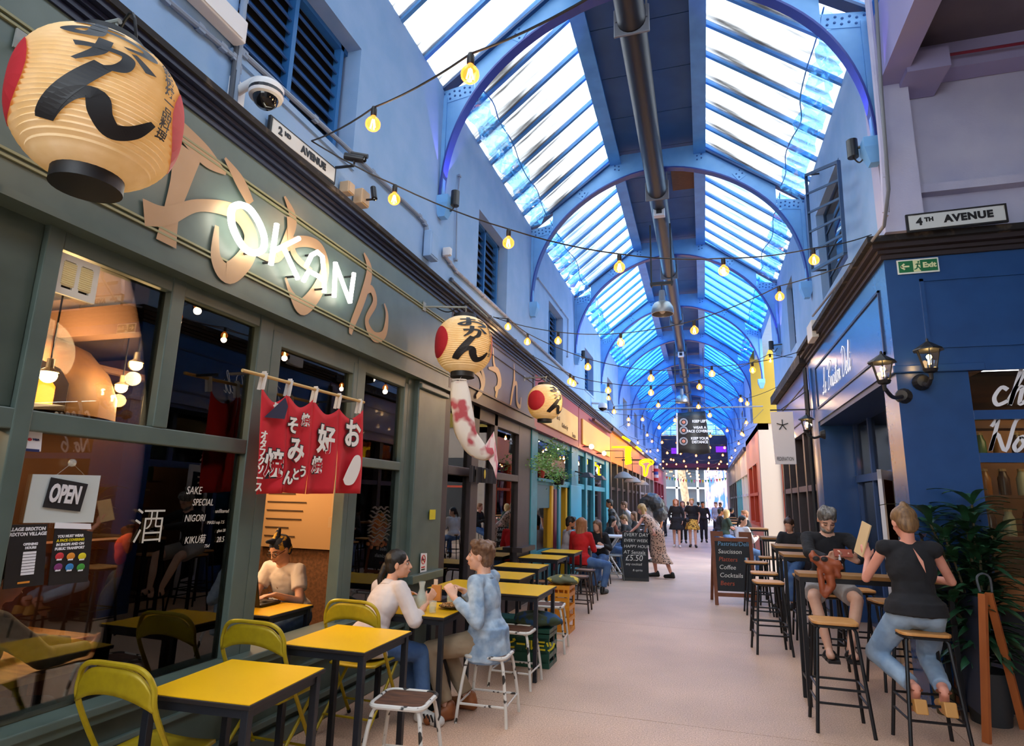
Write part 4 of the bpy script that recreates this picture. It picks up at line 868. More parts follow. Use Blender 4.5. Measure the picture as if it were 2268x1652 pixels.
for nm, y in rows:
    n = 8; L3 = []
    for k in range(n):
        t_ = (k+.5)/n; L3.append((-2.6+4.2*t_, y+random.uniform(-.7, .7), 4.15-.0*y-.55*(4*t_*(1-t_))+random.uniform(-.15, .15)-(y-20)*.02))
    string(None, None, None, '%s string beyond the banner' % nm, loc3=L3, ends=(V((-2.7, y, 4.1)), V((1.68, y, 4.1))))
# ---- duct down the roof, flanges, pendants, devices
XD, ZD = -.575, 6.95
M_duct = mat('duct_charcoal', '26262c', .4, metal=.4)
dt = thing('air_duct', 'long black round air duct running under the roof ridge', 'duct', (XD, -2, ZD))
for i in range(12):
    y0 = -2+i*4; MB().tube([(XD, y0, ZD), (XD, min(y0+3.99, 45), ZD)], .16, 20).build('duct_section', M_duct, dt, smooth='auto')
    MB().cbox((XD, y0+.02, ZD), (.40, .03, .36)).build('flange', mat('flange_grey', '6d7078', .5), dt, bevel=.01)
    MB().bar((XD-.17, y0, ZD), (XD-.17, y0, 7.55), .02).bar((XD+.17, y0, ZD), (XD+.17, y0, 7.55), .02).build('hanger', MATS['flange_grey'], dt)
def pendant(c, y, label, s=1):
    t = thing('pendant_lamp', label, 'lamp', tuple(c)); c = V(c)
    MB().lathe([(.09, .14), (.15, .11), (.19, .04), (.205, -.05), (.2, -.1), (.19, -.1), (.18, 0), (0, .02)], c, 24).build('shade', mat('pendant_metal', '9a9690', .35, metal=.6), t, smooth='auto')
    MB().lathe([(0, .36), (.05, .36), (.055, .3), (.06, .16), (.09, .14), (0, .14)], c, 14).build('gear_housing', MATS['flange_grey'], t, smooth='auto')
    MB().tube([c+V((0, 0, .36)), c+V((0, 0, .5))], .015, 6).cbox(c+V((0, 0, .5)), (.42, .05, .06)).box(c.x-.2, c.x-.17, c.y-.02, c.y+.02, c.z+.44, ZD-.14).box(c.x+.17, c.x+.2, c.y-.02, c.y+.02, c.z+.44, ZD-.14).build('hanger_bar', M_black, t)
    MB().ball(c+V((0, 0, -.03)), .06, 10, 8).build('bulb', mat('bulb_off', 'cfcabf', .3), t)
pendant((-.60, 11.1, 5.12), 11, 'metal dome pendant lamp under the duct, the nearer of two')
pendant((-.56, 20.4, 4.92), 20, 'metal dome pendant lamp under the duct above the black banner')
for px, py, lb in ((1460, 470, 'white camera box on the duct by the brown roof board'), (1508, 785, 'small white box on the duct past the first pendant lamp')):
    p = onX(px, py, XD); t = thing('duct_box', lb, 'box', tuple(p)); MB().cbox(p, (.2, .12, .18)).build('case', mat('box_white', 'c9ccd2', .4), t, bevel=.01); MB().cbox(p+V((0, -.065, 0)), (.1, .01, .1)).build('cover', M_black, t); MB().bar(p+V((0, 0, .09)), (p.x, p.y, ZD-.15), .03).build('mount', MATS['flange_grey'], t)
tag(MB().box(-.35, .1, 10.4, 11.4, 7.64, 7.70).build('plywood_panel', mat('plywood', '7b5230', .8, col2='6a4426', scale=12, stretch=(1, 8, 1))), 'brown plywood panel fixed to the navy roof boarding', 'panel')
# black banner over the avenue
hb = thing('black_banner', 'black hanging banner with KEEP LEFT notice and three round signs', 'banner', (-.2, 20, 4.4))
yb = 18.5; Q = [onY(x, y, yb) for x, y in ((1497, 915), (1562, 910), (1574, 1003), (1498, 1006))]
MB().grid(lambda u, v: Q[0].lerp(Q[1], u).lerp(Q[3].lerp(Q[2], u), v)+V((0, .05*sin(u*9+v*2), .03*sin(u*6.3)*v)), 14, 8).build('cloth', mat('banner_black', '1f2022', .5), hb, smooth=True, solid=.006)
MB().tube([Q[0], Q[0]+V((0, 0, 1.9))], .008, 5).tube([Q[1], Q[1]+V((0, 0, 1.9))], .008, 5).build('hanging_cord', M_black, hb)
MB().grid(lambda u, v: Q[0].lerp(Q[1], u*.05+.01).lerp(Q[3].lerp(Q[2], u*.05+.01), v)+V((0, -.06, 0)), 1, 4).build('white_edge', Mw, hb)
for k, (y, s_) in enumerate(((933, 'KEEP LEFT'), (951, 'WEAR A\nFACE COVERING'), (975, 'KEEP YOUR\nDISTANCE'))):
    p = onY(1550, y, yb-.12); text(s_, .105, M_white, p, (1, 0, 0), parent=hb, bold=.003, ext=.001, sx=.9)
    c = onY(1514, y+2, yb-.1); f = MB()
    for r in (.11, .085): f.tube([c+V((cos(a*pi/12)*r, 0, sin(a*pi/12)*r)) for a in range(24)], .004, 4, closed=True)
    f.build('ring', M_white, hb); MB().ball(c, (.05, .01, .05), 12, 8).build('round_symbol', mat('symbol_salmon', 'c9806a', .6), hb)
a_, b_ = onY(1408, 906, yb), onY(1632, 901, yb); tag(MB().tube([(-2.8, yb, a_.z), (1.72, yb, b_.z)], .02, 8).build('tie_rod', MATS['flange_grey']), 'thin grey rod spanning the avenue above the black banner', 'rod')
# ---- cameras, boxes and pipes on the left wall
M_pipe = mat('conduit_grey', '7d8ea6', .5); M_cam = mat('camera_black', '1c1c20', .35); M_camw = mat('camera_white', 'd8d8da', .35)
def pipe(pts, label, r=.018, mt=None, clips=0, x=-2.775):
    P = [onX(a, b, x) for a, b in pts] if len(pts[0]) == 2 else pts; t = thing('conduit_pipe', label, 'pipe', tuple(P[0])); MB().tube(P, r, 8).build('tube', mt or M_pipe, t, smooth='auto')
    f = MB()
    for i in range(clips):
        q = i/(max(clips-1, 1))*(len(P)-1); j = min(int(q), len(P)-2); p = P[j].lerp(P[j+1], q-j); f.cbox(p, (.03, .05, r*2.6))
    if clips: stuff(f.build('clips', mt or M_pipe, t))
    return t
pipe([(367, -2), (480, 93), (520, 128)], 'thin pipe running down to the junction by the nearest louvred window', clips=4)
pipe([(541, -5), (530, 110), (517, 235)], 'twin vertical pipes beside the nearest louvred window', .022, clips=4); pipe([(527, 60), (522, 120), (510, 225)], 'darker vertical pipe left of the twin pipes', .016, mat('pipe_dark', '39404e', .5))
pipe([(540, 120), (760, 320), (930, 480), (945, 500), (944, 525)], 'long conduit running from the dome camera down to the grey box', .02, clips=7)
pipe([(984, 565), (1010, 600), (1120, 700), (1280, 848)], 'long conduit passing above the second lantern', .022, M_led, clips=7)
pipe([(1000, 620), (1120, 735), (1180, 790)], 'lower conduit just over the cornice behind the second lantern', .018, MATS['pipe_dark'], clips=4)
pipe([(1018, 390), (1012, 450), (1010, 575)], 'thin upright pipe between the first arch and the second louvred window', .01, clips=2)
pipe([(1192, 617), (1228, 665), (1258, 706), (1257, 790)], 'slanting pipe above the third louvred window', .012, clips=3)
pipe([(1922, -10), (1935, 120), (1955, 330), (1962, 470)], 'bundle of lavender pipes down the corner of the right wall', .03, M_lav, x=1.66, clips=6); pipe([(1940, -10), (1952, 200), (1968, 420), (1958, 500), (1800, 700)], 'grey cable turning down over the blue shop cornice', .015, MATS['flange_grey'], x=1.6)
Pz = [onY(x, y, 5.9) for x, y in ((1958, 115), (1964, 135), (1985, 140), (2268, 95))]; pipe(Pz, 'dark red cable under the beam of the side avenue', .014, mat('cable_red', '7b1c38', .5))
def jbox(px, py, w_, h_, label, mt=None, x=-2.74):
    p = onX(px, py, x); t = thing('junction_box', label, 'box', tuple(p)); MB().cbox(p, (.09, w_, h_)).build('case', mt or M_camw, t, bevel=.008); MB().cbox(p+V((.048, 0, 0)), (.008, w_*.85, h_*.85)).build('lid', mt or M_camw, t); return t
jbox(470, 12, .5, .16, 'long white box at the top beside the nearest louvred window'); jbox(768, 418, .09, .1, 'small beige box right of the 2ND AVENUE plate', mat('box_beige', 'bfa98c', .5)); jbox(800, 440, .12, .14, 'beige double socket box between the two small cameras', MATS['box_beige'])
jbox(955, 545, .2, .3, 'pale blue meter box at the end of the long conduit', M_wall); jbox(990, 558, .06, .1, 'small white box above the second lantern')
# dome camera
p = onX(590, 205, -2.55); t = thing('dome_camera', 'white dome security camera on a bracket under the nearest louvred window', 'camera', tuple(p))
MB().lathe([(0, .09), (.05, .08), (.09, .05), (.105, .03), (.105, .0)], p, 24).build('hood', M_camw, t, smooth='auto'); MB().lathe([(.106, .0), (.106, -.022)], p, 24).build('black_band', M_cam, t); MB().lathe([(.106, -.022), (.1, -.04), (.078, -.045)], p, 24).build('ring', M_camw, t, smooth='auto')
MB().lathe([(.078, -.045), (.07, -.075), (.045, -.1), (0, -.11)], p, 20).build('dome', mat('dome_glass', '0e0f14', .08), t, smooth=True); MB().tube(smoothline([tuple(p+V((0, 0, .08))), tuple(p+V((-.1, 0, .1))), (-2.79, p.y, p.z+.05)], 5), .03, 10).cbox((-2.79, p.y, p.z+.05), (.03, .12, .16)).build('bracket', M_camw, t, smooth='auto')
def bullet(px, py, x, d, label, s=1, mt=None):
    p = onX(px, py, x); d = V(d).normalized(); t = thing('bullet_camera', label, 'camera', tuple(p)); MB().tube([p-d*.08*s, p+d*.08*s], .032*s, 12).build('body', mt or M_cam, t, smooth='auto'); MB().tube([p-d*.03*s+V((0, 0, .034*s)), p+d*.11*s+V((0, 0, .034*s))], .02*s, 8).build('sun_hood', mt or M_cam, t)
    w_ = V((-2.79 if x < 0 else 1.7, p.y, p.z-.06*s)); MB().tube([p-V((0, 0, .02)), p+V((0, 0, -.07*s)), w_], .012*s, 8).build('arm', M_cam, t); MB().ball(p+d*.081*s, .022*s, 8, 6).build('lens', MATS['dome_glass'], t)
bullet(785, 350, -2.62, (.9, .3, -.15), 'black bullet camera above the white name plate end', 1); bullet(828, 428, -2.62, (.3, -.2, -1), 'white faced bullet camera pointing down by the beige boxes', .8)
def uplight(px, py, x, label):
    p = onX(px, py, x); s = -1 if x < 0 else 1; t = thing('spotlight', label, 'lamp', tuple(p), group='black cylinder spotlights on the wall brackets'); MB().tube([p+V((0, 0, -.09)), p+V((0, 0, .09))], .05, 14).build('body', M_cam, t, smooth='auto'); MB().tube([p, V(((-2.79 if s < 0 else 1.71), p.y-.06, p.z))], .014, 8).build('arm', M_cam, t)
    MB().tube(smoothline([tuple(p+V((0, 0, -.09))), tuple(p+V((s*.05, 0, -.15))), (p.x+s*.12, p.y, p.z-.06)], 5), .008, 6).build('cable', M_cam, t); MB().lathe([(0, .091), (.042, .091)], p, 12).build('lens', emitmat('violet_lamp', '6a4cff', 6), t)
    l = bpy.data.lights.new('violet_beam', 'SPOT'); l.energy = 9; l.color = (.35, .2, 1); l.spot_size = 1.2; o = bpy.data.objects.new('violet_beam', l); link(o, t); o.location = (0, 0, .1); o.rotation_euler = (pi, 0, 0)
uplight(1008, 440, -2.62, 'black cylinder spotlight beside the nearest arch foot on the left'); uplight(1888, 330, 1.5, 'black cylinder spotlight beside the nearest arch foot on the right'); uplight(1292, 785, -2.62, 'black cylinder spotlight beyond the third louvred window'); uplight(1708, 765, 1.5, 'black cylinder spotlight in front of the yellow wall')
p = onX(1335, 900, -2.5); t = thing('dome_camera', 'white dome camera above the sign board lamps of the second teal shop', 'camera', tuple(p)); MB().lathe([(0, .12), (.1, .08), (.13, 0), (.12, -.05)], p, 18).build('hood', M_camw, t, smooth='auto'); MB().lathe([(.118, -.05), (.08, -.1), (0, -.13)], p, 18).build('dome', MATS['dome_glass'], t, smooth=True); MB().tube([p+V((0, 0, .08)), (-2.79, p.y, p.z+.1)], .03, 8).build('bracket', M_camw, t)
# ================================================================ furniture
M_lam = mat('yellow_laminate', 'f5c018', .35, col2='f2bb12', scale=3); M_edge = mat('dark_table_edge', '1f1a1c', .5); M_leg = mat('blue_black_steel', '22262f', .4, metal=.3)
def bistro(cx, cy, wx, wy, label, rz=0, h=.74, group='yellow topped tables in the row by the shopfronts', top=None):
    t = thing('bistro_table', label, 'table', (cx, cy, 0), rz, group); R = Matrix.Translation((cx, cy, 0)) @ Matrix.Rotation(rz, 4, 'Z')
    def lb(x0, x1, y0, y1, z0, z1, nm, m_, bev=0):
        q = MB().box(x0, x1, y0, y1, z0, z1); q.build(nm, m_, t, bevel=bev, local=True)
    a, b = wx/2, wy/2
    lb(-a, a, -b, b, h-.022, h-.003, 'table_edge', M_edge, .003); lb(-a+.006, a-.006, -b+.006, b-.006, h-.003, h, 'laminate_top', top or M_lam)
    q = MB()
    for s in (-1, 1): q.box(-a+.05, a-.05, s*(b-.035)-.012, s*(b-.035)+.012, h-.062, h-.022); q.box(s*(a-.035)-.012, s*(a-.035)+.012, -b+.05, b-.05, h-.062, h-.022)
    q.build('apron', M_leg, t, local=True)
    for i in (-1, 1):
        for j in (-1, 1): lb(i*(a-.033)-.018, i*(a-.033)+.018, j*(b-.033)-.018, j*(b-.033)+.018, 0, h-.022, 'leg', M_leg, .003)
    return t
bistro(-2.115, 2.565, .55, .60, 'empty yellow table nearest the camera at the bottom of the row', radians(4))
bistro(-2.125, 3.525, .56, .61, 'empty yellow table between the first and second yellow chairs further along', radians(1))
bistro(-2.12, 4.63, .56, .60, 'yellow table with carafe and food where the couple sit')
bistro(-2.03, 5.985, 1.12, .73, 'wide yellow table behind the man in denim')
bistro(-2.25, 6.97, .60, .66, 'yellow table just behind the wide one, with red seat below')
bistro(-2.34, 8.05, .62, .56, 'yellow table fourth from the far end, above the orange crate')
bistro(-2.39, 9.42, .62, .70, 'yellow table last but one before the woman in red')
bistro(-2.36, 10.6, .58, .72, 'furthest yellow table directly in front of the woman in red')
bistro(-3.42, 4.13, .86, .52, 'yellow table with the open laptop inside the window', group='yellow topped tables inside the green shop')
bistro(-4.15, 4.15, .5, .6, 'yellow table inside behind the laptop table holding a dark dish', group='yellow topped tables inside the green shop')
# folding chair
M_chy = mat('chair_mustard', 'b8a018', .4, metal=.2, col2='ab9416', scale=20)
def folding_chair(loc, rz, label):
    t = thing('folding_chair', label, 'chair', loc, rz, 'mustard metal folding chairs by the shopfront')
    # local: faces +y, back at y=-.22
    w_ = .215
    def back(u, v):
        x = (u-.5)*2; top = .86-.11*abs(x)**4; bot = .70+.055*(1-x*x); z = bot+(top-bot)*v
        return (x*w_, -.22-.03*(z-.7)+.025*(1-x*x)*-1, z)
    MB().grid(back, 18, 5).build('backrest', M_chy, t, smooth=True, solid=.012, local=True)
    rail = smoothline([(-w_, .19, .02), (-w_-.003, -.02, .36), (-w_, -.2, .68), (-w_+.01, -.225, .80), (-w_+.07, -.245, .865), (0, -.25, .875), (w_-.07, -.245, .865), (w_-.01, -.225, .80), (w_, -.2, .68), (w_+.003, -.02, .36), (w_, .19, .02)], 6)
    MB().tube(rail, .012, 8).build('front_frame', M_chy, t, smooth='auto', local=True)
    for s in (-1, 1): MB().tube([(s*(w_-.03), .16, .44), (s*(w_-.025), -.28, .02)], .011, 8).build('leg', M_chy, t, smooth='auto', local=True); MB().tube([(s*(w_-.025), -.268, .035), (s*(w_-.025), -.283, .012)], .015, 8).tube([(s*w_, .182, .035), (s*w_, .193, .012)], .015, 8).build('rubber_foot', M_black, t, local=True)
    MB().tube([(-w_+.03, -.2, .12), (w_-.03, -.2, .12)], .008, 6).tube([(-w_, .12, .13), (w_, .12, .13)], .008, 6).build('stretcher', M_chy, t, local=True)
    def seat(u, v):
        x = (u-.5)*2; y = -.18+.38*v; return (x*(.18+.015*v)*(1-.08*max(0, v-.85)*6*abs(x)), y, .445+.01*v-.012*(1-x*x))
    MB().grid(seat, 12, 12).build('seat', M_chy, t, smooth=True, solid=.014, local=True)
    return t
folding_chair((-2.415, 2.39, 0), 0, 'mustard folding chair nearest the camera, tucked under the first yellow table')
folding_chair((-2.50, 3.33, 0), 0, 'mustard folding chair between the first and second yellow tables')
folding_chair((-2.38, 4.18, 0), 0, 'mustard folding chair the woman in the white shirt sits on')
# white tube stools with worn wooden seat
M_chip = mat('chipped_white_paint', 'd9d4cc', .5, col2='2b2622', scale=14, lo=.60, hi=.64, detail=2); M_worn = mat('worn_brown_seat', '6e4630', .6, col2='4a2e20', scale=9, stretch=(1, 4, 1), bump=.2)
def white_stool(loc, rz, label, h=.46, m=None, s=.155, sp=.19, group='white tube stools with brown wooden seats', seatm=None):
    m = m or M_chip; t = thing('tube_stool', label, 'stool', loc, rz, group); c = .05
    ring = []
    for sx, sy, a0 in ((1, 1, 0), (-1, 1, pi/2), (-1, -1, pi), (1, -1, 3*pi/2)):
        for k in range(4): a = a0+k*pi/6; ring.append((sx*(s-c)+c*cos(a), sy*(s-c)+c*sin(a), h-.012))
    MB().tube(ring, .014, 8, closed=True).build('seat_ring', m, t, smooth='auto', local=True)
    MB().prism([(a*.93, b*.93) for a, b, _ in ring], (0, 0, h-.018), (1, 0, 0), (0, 1, 0), (0, 0, .012)).build('seat', seatm or M_worn, t, local=True)
    for i in (-1, 1):
        for j in (-1, 1):
            MB().tube(smoothline([(i*(s-.05), j*(s-.05), h-.03), (i*(s-.015), j*(s-.015), h-.06), (i*sp*.93, j*sp*.93, .15), (i*sp, j*sp, .0)], 4), .012, 8).build('leg', m, t, smooth='auto', local=True)
    q = sp*.93; MB().tube([(q, q, .13), (-q, q, .13), (-q, -q, .13), (q, -q, .13)], .009, 6, closed=True).build('foot_rail', m, t, local=True)
    return t
white_stool((-1.70, 3.47, 0), .12, 'white chipped stool standing alone nearest the camera')
white_stool((-1.60, 4.68, 0), .05, 'white chipped stool under the man in the denim jacket', sp=.19)
white_stool((-1.66, 5.58, 0), .0, 'white chipped stool right behind the man in the denim jacket')
white_stool((-1.68, 6.92, 0), .1, 'white chipped stool beside the orange crate', h=.47)
M_bst = mat('brown_steel', '3c2b26', .5)
white_stool((-1.84, 9.35, 0), .05, 'low brown stool with square wooden seat before the woman in red', h=.50, m=M_bst, s=.14, sp=.18, group='brown stools with square wooden seats', seatm=mat('tan_seat', '9a6e4e', .5))
white_stool((-1.9, 10.25, 0), -.05, 'low brown stool half hidden behind the other brown stool', h=.50, m=M_bst, s=.14, sp=.17, group='brown stools with square wooden seats', seatm=MATS['tan_seat'])
white_stool((-2.3, 8.9, 0), .2, 'low dark stool under the row of tables behind the orange crate', h=.45, m=M_bst, s=.14, sp=.17, group='brown stools with square wooden seats', seatm=MATS['tan_seat'])
# crates
def crate(x0, x1, y0, y1, h, col, label, nm):
    t = thing('bottle_crate', label, 'crate', ((x0+x1)/2, (y0+y1)/2, 0)); m = mat(nm, col, .4); q = .022
    f = MB()
    for x in (x0, x1):
        for y in (y0, y1):
            MB().box(x-(q if x == x1 else 0), x+(q if x == x0 else 0), y-(q if y == y1 else 0), y+(q if y == y0 else 0), 0, h).build('corner_post', m, t)
    lv = [0, h*.24, h*.48, h*.76, h-.05]
    f = MB()
    for z in lv:
        for a in ((x0, x1, y0-.004, y0+.012), (x0, x1, y1-.012, y1+.004), (x0-.004, x0+.012, y0, y1), (x1-.012, x1+.004, y0, y1)): f.box(*a, z, z+.045)
    f.build('side_rail', m, t)
    f = MB(); n = 4
    for k in range(1, n):
        for z0, z1 in ((h*.24, h*.48), (h*.76, h)):
            x = x0+(x1-x0)*k/n; y = y0+(y1-y0)*k/n
            for yy in (y0+.004, y1-.01): f.box(x-.008, x+.008, yy, yy+.006, z0, z1)
            for xx in (x0+.004, x1-.01): f.box(xx, xx+.006, y-.008, y+.008, z0, z1)
    f.build('side_bar', m, t)
    f = MB().box(x0+.02, x1-.02, y0+.02, y1-.02, .02, .04).box(x0+.025, x1-.025, y0+.016, y0+.02, h*.05, h*.74).box(x0+.02, x1-.02, y0+.02, y1-.02, h-.012, h-.004); f.build('base', m, t)
    return t
g1 = crate(-1.86, -1.49, 6.12, 6.45, .36, '0d4a3c', 'dark green bottle crate with yellow lettering under the wide yellow table', 'crate_green')
text('ビール三ツ', .10, mat('crate_yellow', 'd8c820', .5), (-1.67, 6.105, .20), (1, 0, 0), parent=g1, bold=.004)
crate(-2.3, -1.93, 6.5, 6.8, .36, '0d4a3c', 'dark green bottle crate further back under the wide yellow table', 'crate_green')
crate(-1.90, -1.63, 7.72, 8.07, .56, 'e0921f', 'tall orange bottle crate standing on the floor by the white stool', 'crate_orange')
def cushion(c, r, m, label, seed=0, nm='cushion'):
    mb = MB(); n, k = 28, 14
    def fn(u, v):
        a = u*2*pi; b = (v-.5)*pi; q = 1+.10*sin(a*3+seed)+.07*sin(a*5+b*4+seed*2)
        return (c[0]+r[0]*cos(b)*cos(a)*q, c[1]+r[1]*cos(b)*sin(a)*q, c[2]+r[2]*sin(b)*(1+.2*sin(a*4+seed)))
    mb.grid(fn, n, k); return tag(mb.build(nm, m, None, smooth=True), label, 'cushion')
cushion((-1.66, 6.27, .42), (.24, .18, .07), mat('cushion_blue', '1e4a78', .8, col2='3a4a36', scale=9, lo=.45, hi=.5), 'blue and olive patterned cushion lying on the dark green crate', 1)
cushion((-1.74, 7.9, .61), (.21, .19, .055), mat('cushion_camo', '5a5f48', .8, col2='c9b040', scale=9, lo=.55, hi=.58), 'dark cushion with yellow streaks lying on the orange crate', 3)
# bar stools and high tables on the right
M_ply = mat('stool_plywood', 'd39a5a', .45, col2='bf8446', scale=6, stretch=(1, 6, 1)); M_oak = mat('table_timber', 'a8783c', .5, col2='8a5e2c', scale=5, stretch=(1, 7, 1)); M_iron = mat('bar_black_iron', '15161b', .45, metal=.3)
def bar_stool(loc, rz, label, h=.755):
    t = thing('bar_stool', label, 'stool', loc, rz, 'black bar stools with pale wooden seats')
    P = []
    for sx, sy, a0 in ((1, 1, 0), (-1, 1, pi/2), (-1, -1, pi), (1, -1, 3*pi/2)):
        for k in range(4): a = a0+k*pi/6; P.append((sx*.10+.06*cos(a), sy*.085+.06*sin(a)))
    MB().prism(P, (0, 0, h-.022), (1, 0, 0), (0, 1, 0), (0, 0, .022)).build('seat', M_ply, t, bevel=.006, local=True)
    MB().tube([(a*.92, b*.92, h-.032) for a, b in P], .011, 6, closed=True).build('seat_frame', M_iron, t, local=True)
    for i in (-1, 1):
        for j in (-1, 1): MB().tube([(i*.115, j*.10, h-.035), (i*.13, j*.115, h-.06), (i*.185, j*.175, 0)], .013, 8).build('leg', M_iron, t, smooth='auto', local=True)
    for z, ys in ((.30, (-1, 1)), (.20, (-1,))):
        k = .185-.055*z/.7; kk = .175-.06*z/.7
        for s in ys: MB().tube([(-k, s*kk, z), (k, s*kk, z)], .009, 6).build('foot_rail', M_iron, t, local=True)
        for s in (-1, 1): MB().tube([(s*k, -kk, z+.0), (s*k, kk, z)], .009, 6).build('foot_rail', M_iron, t, local=True)
    return t
bproto2 = bar_stool((.905, 5.42, 0), 0, 'empty bar stool nearest the camera with pale wooden seat')
for x, y, rz, lb in ((1.43, 5.24, .05, 'bar stool under the woman in the sleeveless black top'), (1.13, 7.0, .0, 'bar stool under the man looking at his phone'), (1.62, 6.75, .2, 'bar stool behind the high table near the delicatessen pillar'), (1.5, 7.5, .1, 'bar stool right behind the seated man beside the white door'),
                     (.70, 8.72, 0, 'bar stool at the second high table, pale seat seen clearly'), (.72, 10.25, .05, 'bar stool left of the third high table nearest the chalkboard'), (1.2, 8.7, 0, 'bar stool tucked at the second high table on the deli side'), (.66, 7.75, .1, 'bar stool between the first and second high tables'), (1.0, 11.3, 0, 'furthest bar stool under the last high table')):
    dup(bproto2, (x, y, 0), rz, lb)
def high_table(x0, x1, y0, y1, label, h=1.04):
    t = thing('high_table', label, 'table', ((x0+x1)/2, (y0+y1)/2, 0), 0, 'high timber topped tables with black legs')
    n = 3
    for k in range(n):
        a = y0+(y1-y0)*k/n; b = y0+(y1-y0)*(k+1)/n; MB().box(x0, x1, a+.001, b-.001, h-.03, h).build('top_plank', M_oak, t, bevel=.002)
    f = MB()
    for y in (y0+.02, y1-.02): f.bar((x0+.02, y, h-.05), (x1-.02, y, h-.05), .03, .04)
    for x in (x0+.02, x1-.02): f.bar((x, y0+.02, h-.05), (x, y1-.02, h-.05), .03, .04)
    f.build('top_frame', M_iron, t)
    for x in (x0+.02, x1-.02):
        for y in (y0+.02, y1-.02): MB().box(x-.017, x+.017, y-.017, y+.017, 0, h-.03).build('leg', M_iron, t)
        MB().bar((x, y0+.02, .2), (x, y1-.02, .2), .025).build('stretcher', M_iron, t)
high_table(.745, 1.66, 5.86, 6.14, 'x') if False else None
high_table(.745, 1.86, 5.85, 6.14, 'high timber table where the man with the phone and the woman in black sit')
high_table(.86, 1.5, 7.95, 8.45, 'second high timber table, partly behind the man with the phone')
high_table(.93, 1.6, 9.5, 10.1, 'third high timber table beyond the pale bar stools')
high_table(.95, 1.6, 11.8, 12.4, 'furthest high timber table in front of the plum shop')
# chalkboards
M_chalkb = mat('chalkboard_black', '1d2024', .75, col2='26292e', scale=4); M_bframe = mat('board_frame_wood', '7a452a', .5, col2='693a22', scale=8)
def chalk(s, size, p, u, v, t, m, shear=.15, sx=1): return text(s, size, m, p, u, v, parent=t, shear=shear, sx=sx, ext=.0008, align='LEFT', name='chalk_writing')
C_w = mat('chalk_white', 'dcdcd6', .9); C_b = mat('chalk_blue', '6f9fc4', .9); C_r = mat('chalk_red', 'b0563f', .9)
cb_ = thing('chalkboard_sign', 'wood framed chalkboard A-board listing saucisson, coffee and cocktails', 'sign', (.45, 11.0, 0))
A, B = V((.11, 10.85, 0)), V((.76, 10.95, 0)); u = (B-A).normalized(); bk = V((-u.y, u.x, 0)); v = (V((0, 0, 1))+bk*.16).normalized(); W_ = (B-A).length; Hh = 1.09
for a, b in ((0, .055), (W_-.055, W_)): MB().bar(A+u*((a+b)/2), A+u*((a+b)/2)+v*Hh, .055, .03, up=tuple(u.cross(v))).build('frame_post', M_bframe, cb_)
for z, h_ in ((.16, .06), (Hh-.06, .06)): MB().bar(A+v*z+u*.055, A+v*z+u*(W_-.055), .026, h_, up=tuple(v)).build('frame_rail', M_bframe, cb_)
for a in (.0, W_-.2): MB().bar(A+u*(a+.1)+v*(Hh+.05), A+u*(a+.1)+v*(Hh+.051)+u*.001, .03, .1, up=tuple(v)) 
f = MB().bar(A+v*(Hh+.03), A+v*(Hh+.03)+u*.2, .026, .08, up=tuple(v)).bar(B+v*(Hh+.03)-u*.2, B+v*(Hh+.03), .026, .08, up=tuple(v)); f.build('crest_block', M_bframe, cb_)
MB().bar(A+v*.63+u*.05, A+v*.63+u*(W_-.05), .012, Hh-.26, up=tuple(v)).build('board', M_chalkb, cb_)
for s in (.04, W_-.04): MB().bar(A+u*s+v*(Hh-.05)+bk*.02, A+u*s+bk*.55, .045, .025).build('rear_leg', M_bframe, cb_)
fr = -u.cross(v)*-.009
n_ = u.cross(v); 
for k, (s, m_) in enumerate((('Pastries/Deli', C_b), ('Saucisson', C_w), ('Platters', C_r), ('Coffee', C_w), ('Cocktails', C_w), ('Beers', C_r))): chalk(s, .098, A+u*.1+v*(.96-.125*k)+n_*.008, u, v, cb_, m_)
for k, c_ in enumerate((C_b, C_w, C_r)): MB().bar(A+u*(.53+k*.02)+v*.69+n_*.008, A+u*(.53+k*.02)+v*.75+n_*.008, .018, .002, up=tuple(n_)).build('flag_stripe', c_, cb_)
ca = thing('chalkboard_sign', 'frameless black chalkboard A-board with happy hour writing and price 5.50', 'sign', (-1.4, 13.3, 0))
A, B = V((-1.66, 13.22, 0)), V((-1.14, 13.3, 0)); u = (B-A).normalized(); bk = V((-u.y, u.x, 0)); v = (V((0, 0, 1))+bk*.12).normalized(); W_ = (B-A).length; n_ = u.cross(v)
MB().bar(A+v*.52, B+v*.52, .02, .92, up=tuple(v)).build('board', M_chalkb, ca); MB().bar(A+v*.03, B+v*.03, .03, .06, up=tuple(v)).build('foot', M_black, ca); MB().bar(A+v*.5+bk*.22, B+v*.5+bk*.22, .02, .95, up=tuple((V((0, 0, 1))-bk*.22))).build('rear_board', M_chalkb, ca)
for k, (s, sz, x_) in enumerate((('EVERY DAY', .10, .03), ('EVERY WEEK', .085, .03), ('HAPPY HOUR', .085, .03), ('AT Senzala', .10, .02), ('£5.50', .16, .05), ('any cocktail', .07, .06), ('& spirits', .06, .2))): chalk(s, sz, A+u*x_+v*(.92-.118*k)+n_*.013, u, v, ca, C_w)
MB().bar(A+u*.15+v*.51+n_*.013, A+u*.48+v*.52+n_*.013, .004, .006, up=tuple(v)).build('underline', C_w, ca)
af = thing('folded_a_board', 'tall orange timber A-board seen edge on at the right edge', 'sign', (2.0, 5.7, 0))
M_ot = mat('a_board_timber', 'b0602e', .5, col2='9c5226', scale=8, stretch=(1, 1, .2))
top = V((1.98, 5.62, .99))
MB().bar((1.83, 5.47, 0), top+V((-.03, -.06, 0)), .05, .028).build('front_post', M_ot, af); MB().bar((2.22, 5.89, 0), top+V((.03, .0, 0)), .05, .028).build('rear_post', M_ot, af)
